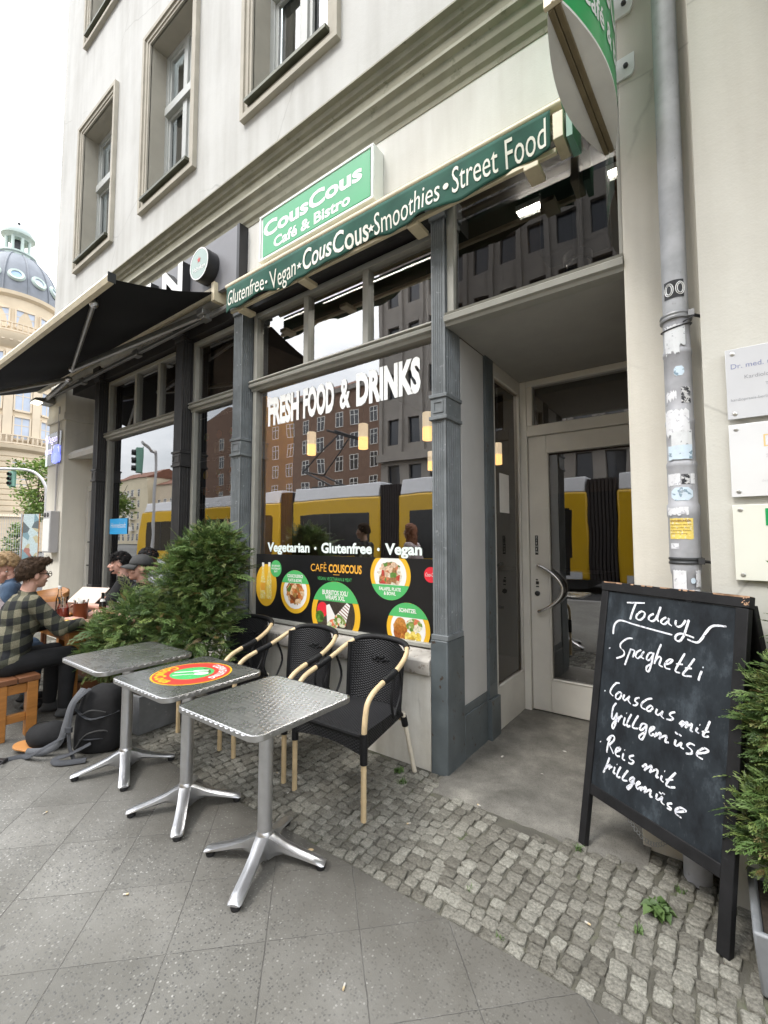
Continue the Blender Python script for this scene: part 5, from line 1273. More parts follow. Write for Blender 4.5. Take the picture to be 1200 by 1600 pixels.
# ------------------------------------------------------------------ wicker armchairs
def chair(label, x, y, rot):
    t = thing('wicker_armchair', label, 'chair', (x, y, 0), group='black wicker bistro armchairs')
    t.rotation_euler.z = R(rot)
    # local: sitter faces -y; front legs at y=0, back legs at y=.58
    hw = .262
    def leg(b, P, r=.0155): b.tube(P, r, 12)
    for sx in (-1, 1):
        fl = part(t, 'front_leg', 'bamboo', lambda b: (leg(b, [(sx * hw, .0, .0), (sx * hw, .0, .43)]), [b.tube([(sx * hw, 0, z), (sx * hw, 0, z + .006)], .0168, 12) for z in (.10, .26)]), smooth=True)
        bl = part(t, 'back_leg', 'bamboo_pale', lambda b: leg(b, [(sx * (hw - .05), .60, .0), (sx * (hw - .055), .47, .41)], .0145), smooth=True)
        part(bl, 'joint_wrap', 'black_wrap', lambda b: b.tube([(sx * (hw - .054), .495, .325), (sx * (hw - .054), .475, .385)], .021, 10), smooth=True)
        part(fl, 'joint_wrap', 'black_wrap', lambda b: b.tube([(sx * hw, 0, .295), (sx * hw, 0, .455)], .021, 12), smooth=True)
    # one hoop: up from the front leg, along the arm and round the back
    half = [(hw, 0, .42), (hw + .004, .005, .52), (hw + .004, .025, .60), (hw + .004, .075, .645), (hw + .002, .16, .675), (hw + .002, .27, .70), (hw - .004, .37, .735), (hw - .02, .455, .775), (hw - .065, .525, .81), (hw - .14, .555, .826), (0, .565, .832)]
    full = [Vector(p) for p in half] + [Vector((-p[0], p[1], p[2])) for p in half[-2::-1]]
    path = smooth_path(full, 6); L = [0]
    for a, b_ in zip(path, path[1:]): L.append(L[-1] + (b_ - a).length)
    tot = L[-1]
    def seg(b, s0, s1, r):
        P = [p for p, l in zip(path, L) if s0 * tot <= l <= s1 * tot]; b.tube(P, r, 12)
    hp = part(t, 'arm_hoop', 'bamboo', lambda b: seg(b, 0, 1, .0155), smooth=True)
    def wraps(b):
        for s0, s1 in ((.185, .262), (.37, .63), (1 - .262, 1 - .185)): seg(b, s0, s1, .0205)
    part(hp, 'hoop_wrap', 'black_wrap', wraps, smooth=True)
    def shell(b):
        nx, nz = 24, 16                                 # woven back, curved round the sitter
        for k, th in ((0, 0), (1, .016)):
            for j in range(nz + 1):
                for i in range(nx + 1):
                    u = -1 + 2 * i / nx; z = .40 + (.795 - .40 + .025 * (1 - u * u)) * j / nz; kz = (z - .40) / .42
                    w = .205 + .01 * kz; yb = .455 + .085 * kz + .018 * (1 - u * u) - .075 * abs(u) ** 3 * (0.3 + .7 * kz)
                    b.v.append((u * w, yb - th, z))
        n1 = (nx + 1) * (nz + 1)
        for k in (0, 1):
            for j in range(nz):
                for i in range(nx): a = k * n1 + j * (nx + 1) + i; f = (a, a + 1, a + nx + 2, a + nx + 1); b.f.append(f if not k else f[::-1]); b.k.append(0)
        for j in range(nz):
            for e in (0, nx): a = j * (nx + 1) + e; b.f.append((a, a + nx + 1, n1 + a + nx + 1, n1 + a)); b.k.append(0)
        # lozenge woven proud of the field
        for (u, z) in ((0, .71), (-.04, .70), (.04, .70), (-.02, .69), (.02, .69), (-.02, .715), (.02, .715), (-.06, .70), (.06, .70)): b.ball((u, .455 + .085 * .72 - .004, z), (.012, .01, .009), 8, 5)
    bk = part(t, 'backrest', 'wicker', shell, smooth=True, angle=50)
    for sx in (-1, 1): part(bk, 'edge_wrap', 'black_wrap', lambda b: b.tube([(sx * (.205 + .01 * k / 8), .455 - .0225 + (.085 - .0525) * k / 8 - .008, .40 + .395 * k / 8) for k in range(9)], .015, 8), smooth=True)
    def seat(b):
        n = 18
        def pt(i, j, z):
            u = -1 + 2 * i / n; v = j / n; w = hw - .012 - .045 * v; return (u * w, -.004 + v * .46 , z - .014 * (1 - u * u) * math.sin(math.pi * min(1, v * 1.05)))
        for j in range(n + 1):
            for i in range(n + 1): b.v.append(pt(i, j, .445))
        for j in range(n):
            for i in range(n): a = j * (n + 1) + i; b.f.append((a, a + 1, a + n + 2, a + n + 1)); b.k.append(0)
        # woven skirt hanging below the seat edge
        w0, w1 = hw - .012, hw - .057
        ring = [(-w0, -.012), (w0, -.012), (w1, .458), (-w1, .458)]; hz = [.345, .345, .39, .39]
        for i in range(4):
            p, q = ring[i], ring[(i + 1) % 4]; m = 12
            vs = []
            for k in range(m + 1):
                f = k / m; x = p[0] + (q[0] - p[0]) * f; y = p[1] + (q[1] - p[1]) * f; zb = hz[i] + (hz[(i + 1) % 4] - hz[i]) * f + (.03 * math.sin(math.pi * f) if i == 0 else 0)
                vs += [(x, y, .447), (x * 1.005, y - .004 * (i == 0), zb)]
            b.add(vs, [(2 * k, 2 * k + 1, 2 * k + 3, 2 * k + 2) for k in range(m)])
    part(t, 'seat', 'wicker', seat, smooth=True, angle=50)
    part(t, 'seat_edge', 'black_wrap', lambda b: b.tube([(-hw + .012, -.008, .44), (hw - .012, -.008, .44)], .014, 8), smooth=True)
    part(t, 'stretcher', 'bamboo', lambda b: (b.tube([(-hw + .05, .50, .355), (hw - .05, .50, .355)], .011, 8),), smooth=True)
    def br(b):
        for sx in (-1, 1):
            b.tube(smooth_path([(sx * (hw - .01), .30, .44), (sx * (hw + .008), .25, .56), (sx * (hw + .002), .285, .69)]), .008, 8); b.tube(smooth_path([(sx * (hw - .02), .32, .44), (sx * (hw - .02), .40, .58), (sx * (hw - .01), .36, .72)]), .008, 8)
            b.tube([(sx * (hw - .055), .46, .40), (sx * (hw - .045), .37, .46)], .011, 8)
    part(t, 'side_brace', 'black_wrap', br, smooth=True)
    return t
chair('black wicker armchair with bamboo arms, nearest to the fluted column', -1.816, 1.922, 1)
chair('black wicker armchair, the middle one of the row along the window', -2.452, 1.935, -1)
chair('black wicker armchair at the end of the row beside the conifer', -3.152, 1.94, 2)
# ------------------------------------------------------------------ conifers, planters, weeds
def spray(b, M, L, rnd):
    """one flat scale-leaf frond: a bent midrib with tapering side shoots"""
    vs = []; fs = []; n = 5
    droop = rnd.uniform(-.2, .5)
    def V(u, v):
        vs.append((v, u, -droop * u * u / L + rnd.uniform(-.002, .002))); return len(vs) - 1
    def leaf(i0, u0, v0, u1, v1, w):
        """pointed shoot that starts at vertex i0, so the whole frond is one piece"""
        dx, dy = v1 - v0, u1 - u0; l = math.hypot(dx, dy); nx, ny = -dy / l * w, dx / l * w
        mu, mv = u0 + (u1 - u0) * .55, v0 + (v1 - v0) * .55
        a = V(mu + ny, mv + nx); c = V(u1, v1); d = V(mu - ny, mv - nx); fs.append((i0, a, c, d)); return a, d
    rib = [V(0, -L * .02)]; r2 = [V(0, L * .02)]; U = [0]
    for i in range(n + 1):
        u = L * (.12 + .80 * i / n); k = L * .022 * (1 - i / (n + 1)); rib.append(V(u, -k)); r2.append(V(u, k)); U.append(u); m = len(rib)
        fs.append((rib[-2], r2[-2], r2[-1], rib[-1]))
        if i == n: leaf(rib[-1], u, 0, L * 1.04, 0, L * .04); break
        s_ = L * (.46 - .30 * i / n) * rnd.uniform(.8, 1.15)
        for sg, i0 in ((-1, rib[-1]), (1, r2[-1])):
            a = R(42 + rnd.uniform(-8, 8)); u1, v1 = u + s_ * math.cos(a), sg * s_ * math.sin(a)
            p, q = leaf(i0, u, 0, u1, v1, s_ * .105)
            if s_ > L * .2: leaf(p if sg < 0 else q, u + s_ * .45 * math.cos(a), sg * s_ * .4 * math.sin(a), u + s_ * .95 * math.cos(a * .4), sg * s_ * .66 * math.sin(a), s_ * .085)
    b.add(vs, fs, M)
def conifer(name, label, lobes, n, base, seed, mats, L=(.06, .12), trunk=None, group=None):
    t = thing(name, label, 'shrub', base, group=group); rnd = random.Random(seed); b = MB(); tot = sum(l[2] for l in lobes)
    for c, r, wgt in lobes:
        for i in range(int(n * wgt / tot)):
            while True:
                d = Vector((rnd.gauss(0, 1), rnd.gauss(0, 1), rnd.gauss(0, 1))).normalized(); q = rnd.uniform(.35, 1.0) ** .55
                if mnoise.noise(Vector((d.x * 2.2 + seed, d.y * 2.2, d.z * 2.2))) > -.28 or rnd.random() < .25: break
            q *= 1 + .22 * mnoise.noise(Vector((d.x * 3 + seed, d.y * 3, d.z * 3)))
            p = Vector((c[0] + d.x * r[0] * q, c[1] + d.y * r[1] * q, c[2] + d.z * r[2] * q))
            if p.z < .10: continue
            ax = (Vector((d.x, d.y, d.z * .45 + .25)) + Vector((rnd.uniform(-.65, .65), rnd.uniform(-.65, .65), rnd.uniform(-.45, .4)))).normalized()
            side = ax.cross(Vector((rnd.uniform(-.5, .5), rnd.uniform(-.5, .5), 1))).normalized(); nn = side.cross(ax)
            M = Matrix(((side.x, ax.x, nn.x, p.x), (side.y, ax.y, nn.y, p.y), (side.z, ax.z, nn.z, p.z), (0, 0, 0, 1)))
            b.slot(0 if rnd.random() < .78 else 1); spray(b, M, rnd.uniform(*L) * (1.75 if i % 14 == 0 else 1), rnd)
    b.build('foliage', mats, t)
    def tr(m):
        for q in trunk: m.tube(smooth_path(q), [max(.004, .016 * (1 - i / (len(smooth_path(q)) + 2))) for i in range(len(smooth_path(q)))], 7)
    part(t, 'stem', 'thuja_wood', tr, smooth=True)
    return t
def planter(label, x0, x1, y0, y1, h, m, rot=0.):
    cx, cy = (x0 + x1) / 2, (y0 + y1) / 2; w, d = (x1 - x0) / 2, (y1 - y0) / 2
    t = thing('planter_box', label, 'planter', (cx, cy, 0), R(rot))
    def f(b):
        k = .93
        o = [(-w, -d), (w, -d), (w, d), (-w, d)]
        lo = [(x * k, y * k, .0) for x, y in o]; hi = [(x, y, h) for x, y in o]; ih = [(x * (1 - .022 / w), y * (1 - .022 / d), h) for x, y in o]; il = [(x * .86, y * .86, h - .05) for x, y in o]
        b.add(lo + hi + ih + il, [(3, 2, 1, 0)] + [(a + i, a + (i + 1) % 4, a + 4 + (i + 1) % 4, a + 4 + i) for a in (0, 4, 8) for i in range(4)])
    part(t, 'box', m, f, bevel=.008)
    part(t, 'soil', 'soil', lambda b: b.quad((-w * .87, -d * .87, h - .03), (w * .87, -d * .87, h - .03), (w * .87, d * .87, h - .03), (-w * .87, d * .87, h - .03)))
    return t
planter('dark grey concrete planter under the leaning conifer behind the backpack', -4.12, -3.58, 1.68, 2.10, .30, 'concrete_planter', 4)
conifer('conifer_shrub', 'bushy leaning conifer growing between wooden table and wicker chairs',
        [((.30, .27, .92), (.27, .25, .48), 1.5), ((.10, .13, .72), (.30, .26, .46), 1.3), ((-.18, -.06, .48), (.29, .24, .38), 1.1), ((-.38, -.2, .38), (.24, .19, .26), .7), ((.28, .18, .50), (.32, .26, .34), 1.), ((.40, .33, 1.12), (.22, .17, .27), .7), ((.18, .22, 1.08), (.20, .17, .24), .55)],
        8200, (-3.76, 1.92, .22), 5, ['thuja_leaf', 'thuja_leaf_warm'], (.06, .11),
        [[(0, 0, 0), (.02, .1, .5), (.1, .3, 1.2)], [(-.05, 0, 0), (-.2, -.05, .4), (-.45, -.15, .62)], [(.05, 0, 0), (.15, .1, .5), (.2, .2, .8)]])
planter('weathered zinc planter at the right edge beside the chalkboard', .055, .56, 1.98, 2.36, .205, 'zinc_planter')
conifer('conifer_shrub', 'upright conifer in the zinc planter beside the chalkboard',
        [((.04, .02, .32), (.20, .19, .28), 1.), ((.05, .02, .60), (.18, .18, .34), 1.2), ((.07, .02, .88), (.13, .14, .30), .9), ((-.10, -.02, .28), (.11, .12, .16), .45), ((-.05, .0, .66), (.12, .12, .2), .4)],
        4200, (.245, 2.17, .20), 9, ['thuja_leaf', 'thuja_leaf_warm'], (.045, .085), [[(0, 0, 0), (.02, 0, .5), (0, .02, 1.0)], [(-.03, 0, 0), (-.1, 0, .35)]])
def weed(label, x, y, s, n, seed, broad=False):
    rnd = random.Random(seed); t = thing('weed', label, 'weed', (x, y, 0), group='weeds growing in the stone joints'); b = MB()
    for i in range(n):
        a = rnd.uniform(0, 6.28); l = s * rnd.uniform(.5, 1); px, py = rnd.uniform(-.4, .4) * s, rnd.uniform(-.4, .4) * s
        if broad:
            h = s * rnd.uniform(.15, .55); w = l * .38; q = [(0, 0, h), (l * .25, w * .8, h + .01), (l * .6, w, h + .012), (l, 0, h - .012), (l * .6, -w, h + .012), (l * .25, -w * .8, h + .01)]
            b.add(q, [(0, 1, 2, 3), (0, 3, 4, 5)], Matrix.Translation((px, py, 0)) @ Matrix.Rotation(a, 4, 'Z') @ Matrix.Rotation(rnd.uniform(-.3, .3), 4, 'X')); b.tube([(px * .4, py * .4, -.01), (px, py, h)], .0018, 4)
        else:
            w = .0026; lean = rnd.uniform(.2, .9) * l; M = Matrix.Translation((px, py, -.006)) @ Matrix.Rotation(a, 4, 'Z')
            b.add([(-w, 0, 0), (w, 0, 0), (w * .8, lean * .4, l * .5), (-w * .8, lean * .4, l * .5), (0, lean, l * .75)], [(0, 1, 2, 3), (3, 2, 4)], M)
    b.build('leaf', 'weed_leaf', t); return t
weed('broad leaved weed in the cobbles under the chalkboard, the largest one', -.235, 2.17, .055, 46, 1, True)
weed('grass tuft at the left foot of the chalkboard', -.578, 2.375, .040, 26, 2)
weed('grass tuft in the cobbles in front of the chalkboard', -.285, 2.035, .035, 22, 3)
weed('grass tufts by the back leg of the nearest wicker chair', -1.60, 2.36, .045, 40, 4, False)
weed('small leafy weed near the base wall behind the nearest wicker chair', -1.69, 2.45, .035, 14, 5, True)
weed('grass tuft at the edge of cobbles and slabs below the doorway', -.70, 1.69, .028, 20, 6)
weed('tiny grass tuft in the middle of the cobbles before the doorway', -.90, 1.84, .028, 18, 7)
weed('grass tuft at the foot of the downpipe behind the board', -.17, 2.36, .04, 24, 8)
def scrap(label, x, y, s, seed, z=.004, m='litter'):
    rnd = random.Random(seed); b = MB(); n = 7
    b.add([(s * rnd.uniform(.6, 1.1) * math.cos(6.283 * i / n), s * .5 * rnd.uniform(.6, 1.1) * math.sin(6.283 * i / n), z + rnd.uniform(0, .006)) for i in range(n)] + [(0, 0, z + .006)], [(i, (i + 1) % n, n) for i in range(n)])
    o = b.build('litter_scrap', m, None, loc=(x, y, 0), rotz=rnd.uniform(0, 3)); tag(o, label, 'litter', 'scraps of litter on the ground')
scrap('white paper scrap beside the dark post in the doorway', -1.22, 3.02, .022, 1, .014)
scrap('white paper scrap on the doorway floor before the door', -.90, 3.35, .016, 2, .014)
scrap('pale paper scrap on the doorway floor near the step', -.93, 2.95, .013, 3, .014)
scrap('white scrap on the cobbles left of the chair leg', -2.07, 1.86, .012, 4, .01)
for k, (x, y, w) in enumerate(((-2.30, 1.98, 'between the wicker chairs'), (-1.35, 2.05, 'on the cobbles right of the nearest chair leg'), (-1.05, 1.20, 'on the slabs right of the nearest table'), (-.45, 1.95, 'on the cobbles before the chalkboard'), (-2.05, .95, 'on the slabs in front of the nearest table'), (-3.0, .95, 'on the slabs in front of the farthest steel table'), (-1.12, 2.42, 'at the doorway edge of the cobbles'))):
    t = thing('cigarette_end', 'small cigarette end ' + w, 'litter', (x, y, .006), R(57 * k), 'cigarette ends on the ground')
    part(t, 'paper_tube', 'litter', lambda b: b.tube([(0, 0, 0), (.012, 0, 0)], .0035, 8), smooth=True); part(t, 'filter', 'bamboo', lambda b: b.tube([(-.010, 0, 0), (0, 0, 0)], .0036, 8), smooth=True)
scrap('orange brown leaf on the slabs behind the nearest table', -1.62, 1.60, .02, 5, .003, 'bamboo')

# ------------------------------------------------------------------ wooden beer-garden furniture
def plank_table():
    t = thing('wooden_table', 'brown wooden table with square legs full of drinks and plates', 'table', (-5.45, 1.84, 0))
    L, Wd = 1.02, .33
    part(t, 'tabletop', 'brown_wood', lambda b: [b.box(-L, L, -Wd + .111 * k + .002, -Wd + .111 * (k + 1) - .002 if k < 5 else Wd, .70, .742) for k in range(6)], bevel=.003)
    part(t, 'apron', 'orange_wood', lambda b: (b.box(-L + .05, L - .05, -Wd + .05, -Wd + .075, .60, .70), b.box(-L + .05, L - .05, Wd - .075, Wd - .05, .60, .70), b.box(-L + .05, -L + .075, -Wd + .075, Wd - .075, .60, .70), b.box(L - .075, L - .05, -Wd + .075, Wd - .075, .60, .70)), bevel=.003)
    for sx in (-1, 1):
        for sy in (-1, 1): part(t, 'leg', 'orange_wood', lambda b: b.box(sx * (L - .07) - .042, sx * (L - .07) + .042, sy * (Wd - .055) - .042, sy * (Wd - .055) + .042, 0, .70), bevel=.006)
        part(t, 'stretcher', 'brown_wood', lambda b: b.box(sx * (L - .07) - .02, sx * (L - .07) + .02, -Wd + .1, Wd - .1, .17, .25), bevel=.004)
    part(t, 'foot_rail', 'brown_wood', lambda b: b.box(-L + .09, L - .09, -.03, .03, .185, .235), bevel=.004)
plank_table()
def bench(label, x, y, L=1.0):
    t = thing('wooden_bench', label, 'bench', (x, y, 0))
    part(t, 'seat', 'brown_wood', lambda b: (b.box(-L, L, -.14, -.004, .41, .45), b.box(-L, L, .004, .14, .41, .45)), bevel=.004)
    for sx in (-1, 1):
        for sy in (-1, 1): part(t, 'leg', 'orange_wood', lambda b: b.box(sx * (L - .04) - .035, sx * (L - .04) + .035, sy * .095 - .035, sy * .095 + .035, 0, .41), bevel=.005)
        part(t, 'stretcher', 'orange_wood', lambda b: (b.box(sx * (L - .04) - .02, sx * (L - .04) + .02, -.06, .06, .12, .18), b.box(sx * (L - .04) - .018, sx * (L - .04) + .018, -.06, .06, .33, .40)), bevel=.004)
bench('wooden bench on the street side, under the man in the plaid shirt', -5.26, 1.14)
bench('wooden bench along the dark shop window behind the table', -5.35, 2.40)
def tub_chair():
    t = thing('wooden_chair', 'round backed orange brown wooden chair by the corner pier', 'chair', (-6.95, 2.1, 0), R(25))
    part(t, 'seat', 'brown_wood', lambda b: b.box(-.2, .2, -.2, .2, .42, .46), bevel=.01)
    for sx in (-1, 1):
        for sy in (-1, 1): part(t, 'leg', 'brown_wood', lambda b: b.tube([(sx * .17, sy * .17, .42), (sx * .19, sy * .19, 0)], .018, 8), smooth=True)
    part(t, 'backrest', 'orange_wood', lambda b: b.add([(x, y, z) for k in range(13) for (x, y, z) in ((.22 * math.cos(R(15 * k)), .20 * math.sin(R(15 * k)), .46), (.23 * math.cos(R(15 * k)), .22 * math.sin(R(15 * k)), .86 - .06 * abs(k - 6) / 6))], [(2 * k, 2 * k + 1, 2 * k + 3, 2 * k + 2) for k in range(12)]), smooth=True).modifiers.new('thick', 'SOLIDIFY').thickness = .03
tub_chair()
# table ware
TZ = .743
def lathed(name, label, cat, x, y, prof, m, n=18, z=TZ):
    t = thing(name, label, cat, (x, y, z)); part(t, 'body', m, lambda b: b.lathe(prof, n), smooth=True, angle=50); return t
t = lathed('carafe', 'glass carafe of red drink with wide clear neck', 'carafe', -4.93, 1.63, [(.045, 0), (.05, .01), (.05, .10), (.034, .15), (.036, .19), (.044, .215), (.042, .215), (.034, .19), (.032, .15)], 'clear_glass')
part(t, 'drink', 'red_drink', lambda b: b.lathe([(.044, .004), (.048, .012), (.048, .10), (.043, .115)], 18), smooth=True)
t = lathed('cutlery_jug', 'brown cylindrical jug holding napkins and cutlery', 'jug', -4.72, 1.70, [(.056, 0), (.058, .01), (.058, .165), (.060, .17), (.053, .17), (.053, .05)], 'jug_brown')
part(t, 'cutlery', 'chrome', lambda b: [b.tube([(.03 * math.cos(k), .03 * math.sin(k), .06), (.06 * math.cos(k * 1.3), .06 * math.sin(k * 1.3), .20)], .006, 6, flat=(1, .4)) for k in range(7)], smooth=True)
part(t, 'napkin', 'paper', lambda b: [b.quad((-.03, .01 * k, .10), (.03, .012 * k, .10), (.06, .02 * k, .21), (-.05, .02 * k + .01, .215)) for k in (-1, 0, 1)])
t = lathed('bottle', 'clear glass bottle standing behind the man in plaid', 'bottle', -5.55, 1.80, [(.032, 0), (.033, .01), (.033, .12), (.016, .18), (.014, .24), (.014, .245)], 'clear_glass')
part(t, 'cap', 'sign_white', lambda b: b.lathe([(.016, .235), (.017, .26), (.012, .265)], 12), smooth=True)
t = lathed('bottle', 'dark brown bottle with white neck label in front of the man in black', 'bottle', -4.76, 1.90, [(.03, 0), (.031, .01), (.031, .13), (.014, .18), (.013, .235), (.0135, .24)], 'eye_dark')
part(t, 'neck_label', 'paper', lambda b: b.lathe([(.0235, .158), (.0155, .183)], 14, caps=False), smooth=True)
part(t, 'belly_label', 'jug_brown', lambda b: b.lathe([(.0315, .04), (.0315, .11)], 14, caps=False), smooth=True)
t = lathed('drinking_glass', 'small clear drinking glass beside the conifer', 'glass', -4.56, 1.80, [(.026, 0), (.030, .11), (.029, .11), (.024, .008)], 'clear_glass')
part(t, 'water', 'acrylic_grey', lambda b: b.lathe([(.023, .006), (.0265, .06)], 14), smooth=True)
def tray(label, x, y, rot, food_m):
    t = thing('serving_tray', label, 'tray', (x, y, TZ), R(rot))
    part(t, 'dish', 'black_plastic', lambda b: b.add([(-.13, -.085, 0), (.13, -.085, 0), (.13, .085, 0), (-.13, .085, 0), (-.15, -.10, .03), (.15, -.10, .03), (.15, .10, .03), (-.15, .10, .03)], [(3, 2, 1, 0), (0, 1, 2, 3), (0, 1, 5, 4), (1, 2, 6, 5), (2, 3, 7, 6), (3, 0, 4, 7)]))
    rnd = random.Random(rot)
    part(t, 'food', food_m, lambda b: [b.ball((rnd.uniform(-.09, .09), rnd.uniform(-.05, .05), .022), (rnd.uniform(.015, .03),) * 3, 8, 6) for k in range(12)], smooth=True)
tray('black tray with fried food at the near table corner', -4.60, 1.60, 12, 'food_potato')
tray('black tray with leftovers in front of the man in black', -4.98, 1.97, -10, 'food_couscous')
tray('black tray of food beside the red carafe', -5.12, 1.68, 30, 'food_schnitzel')
t = thing('menu_card', 'large pink beige menu card held up at the table', 'menu', (-5.62, 2.02, .80), R(20))
part(t, 'sheet', 'menu_card', lambda b: b.box(-.20, .20, -.003, .003, 0, .24, Matrix.Rotation(R(-52), 4, 'X')), bevel=.002)
t = thing('paper_napkin', 'crumpled white paper napkin lying on the wooden table', 'napkin', (-5.30, 1.72, TZ))
part(t, 'sheet', 'paper', lambda b: b.add([(x * .05, y * .05, .004 + .016 * abs(math.sin(x * 3 + y * 5))) for y in (-1, 0, 1) for x in (-1, 0, 1)], [(0, 1, 4, 3), (1, 2, 5, 4), (3, 4, 7, 6), (4, 5, 8, 7)]))
# rucksack with its straps trailing on the slabs
t = thing('backpack', 'black and grey hiking backpack leaning on the concrete planter', 'backpack', (-3.62, 1.46, 0), R(38)); t.scale = (1.05, 1.0, .9)
def bag(b):
    n = 20; vs = []; prof = [(0, .80), (.02, .98), (.12, 1.05), (.26, 1.0), (.38, .88), (.45, .68), (.48, .35)]
    for z, k in prof:
        for i in range(n):
            a = 2 * math.pi * i / n; c, s_ = math.cos(a), math.sin(a); e = .62
            vs.append((math.copysign(abs(c) ** e, c) * .15 * k, math.copysign(abs(s_) ** e, s_) * .11 * k + .04 * z / .48 + .008 * math.sin(a * 5 + z * 20), z))
    fs = [(j * n + i, j * n + (i + 1) % n, j * n + n + (i + 1) % n, j * n + n + i) for j in range(len(prof) - 1) for i in range(n)] + [tuple(range(n))[::-1], tuple((len(prof) - 1) * n + i for i in range(n))]
    b.add(vs, fs)
part(t, 'body', 'cloth_black', bag, smooth=True, angle=60)
part(t, 'side_pocket', 'cloth_charcoal', lambda b: (b.tube(smooth_path([(-.10, -.105, .05), (-.02, -.125, .16), (.09, -.09, .17), (.13, -.03, .06)]), .006, 6), b.tube(smooth_path([(-.07, -.105, .30), (.0, -.11, .335), (.08, -.085, .31)]), .005, 6)), smooth=True)
part(t, 'compression_strap', 'pack_grey', lambda b: (b.tube(smooth_path([(-.14, -.06, .33), (.0, -.118, .27), (.14, -.03, .30)]), .011, 6, flat=(.3, 1)), b.tube(smooth_path([(-.14, -.06, .10), (.0, -.12, .12), (.15, -.03, .10)]), .011, 6, flat=(.3, 1))), smooth=True)
part(t, 'back_pad', 'pack_pale', lambda b: (b.tube(smooth_path([(-.11, -.02, .47), (-.14, -.09, .38), (-.16, -.12, .24), (-.20, -.12, .10), (-.30, -.12, .035), (-.42, -.10, .02)]), .024, 8, flat=(.45, 1.2)),), smooth=True)
part(t, 'shoulder_strap', 'pack_grey', lambda b: (b.tube(smooth_path([(-.05, -.05, .48), (-.10, -.13, .40), (-.11, -.16, .25), (-.10, -.17, .10), (-.05, -.20, .012)]), .020, 8, flat=(.35, 1.)), b.box(-.125, -.085, -.185, -.165, .20, .235)), smooth=True)
part(t, 'shoulder_strap', 'pack_grey', lambda b: b.tube(smooth_path([(-.15, -.10, .15), (-.24, -.2, .10), (-.34, -.18, .03), (-.42, -.14, .012), (-.50, -.20, .012), (-.54, -.26, .012)]), .018, 8, flat=(.35, 1.)), smooth=True)
part(t, 'hip_belt', 'pack_grey', lambda b: b.tube(smooth_path([(.02, -.14, .10), (-.08, -.20, .05), (-.16, -.22, .03), (-.10, -.26, .02), (.04, -.22, .02)]), .022, 8, flat=(.4, 1.)), smooth=True)
part(t, 'buckle', 'black_plastic', lambda b: (b.box(-.52, -.47, -.23, -.19, .004, .028), b.tube([(-.53, -.24, .02), (-.50, -.29, .012), (-.46, -.28, .02), (-.46, -.24, .03)], .007, 6)), bevel=.003)
part(t, 'zip_pull', 'yellow_label', lambda b: b.tube([(.13, -.02, .34), (.145, -.03, .10)], .003, 5), smooth=True)
t = thing('cap_bag', 'rounded black pouch lying on the slabs in front of the bench', 'bag', (-3.93, 1.24, 0), R(30))
def pch(b):
    b.ball((0, 0, .085), (.15, .105, .092), 24, 14)
    for i, v in enumerate(b.v): x, y, z = v; b.v[i] = (x, y, max(.002, z + .01 * math.sin(x * 30) * (z > .02)))
part(t, 'shell', 'cloth_black', pch, smooth=True)
part(t, 'seam', 'black_wrap', lambda b: b.tube([(.153 * math.cos(a * .2), .0, .085 + .094 * math.sin(a * .2)) for a in range(0, 17)], .0025, 5), smooth=True)
t = thing('skateboard_tip', 'orange rounded board end poking out from under the black pouch', 'board', (-4.0, 1.13, .028), R(215))
part(t, 'deck', 'deck_orange', lambda b: b.prism([(-.12, -.075), (.0, -.075)] + [(.075 * math.sin(R(a)), -.075 * math.cos(R(a))) for a in range(10, 180, 10)] + [(.0, .075), (-.12, .075)], 0, .012, Matrix.Rotation(R(-8), 4, 'Y')), bevel=.003)
# ------------------------------------------------------------------ people
def capsule(b, p, q, r0, r1, n=12):
    p = Vector(p); q = Vector(q); b.tube([p.lerp(q, k / 4) for k in range(5)], [r0 + (r1 - r0) * k / 4 for k in range(5)], n); b.ball(p, r0, n, 8); b.ball(q, r1, n, 8)
def blob(name, b, voxel, m, parent, it=4, M=None):
    """weld overlapping shapes into one continuous surface"""
    me = bpy.data.meshes.new('weld'); me.from_pydata(b.v, [], b.f); o = bpy.data.objects.new('weld', me)
    r = o.modifiers.new('r', 'REMESH'); r.mode = 'VOXEL'; r.voxel_size = voxel
    s = o.modifiers.new('s', 'SMOOTH'); s.iterations = it; s.factor = .5
    out = evaluated(o); bpy.data.objects.remove(o); bpy.data.meshes.remove(me)
    out.name = name; out.materials.clear(); out.materials.append(MATS[m]); out.polygons.foreach_set('use_smooth', [True] * len(out.polygons))
    w = bpy.data.objects.new(name, out); COL.objects.link(w); w.parent = parent
    return w
def rotX(v, a): return Vector((v[0], v[1] * math.cos(a) - v[2] * math.sin(a), v[1] * math.sin(a) + v[2] * math.cos(a)))
def ik(s, h, l1, l2, pole):
    s = Vector(s); h = Vector(h); d = h - s; L = min(d.length, l1 + l2 - .005); d = d.normalized(); a = (l1 * l1 - l2 * l2 + L * L) / (2 * L); hh = math.sqrt(max(0, l1 * l1 - a * a))
    p = Vector(pole); p = (p - d * p.dot(d)).normalized(); return s + d * a + p * hh, s + d * L
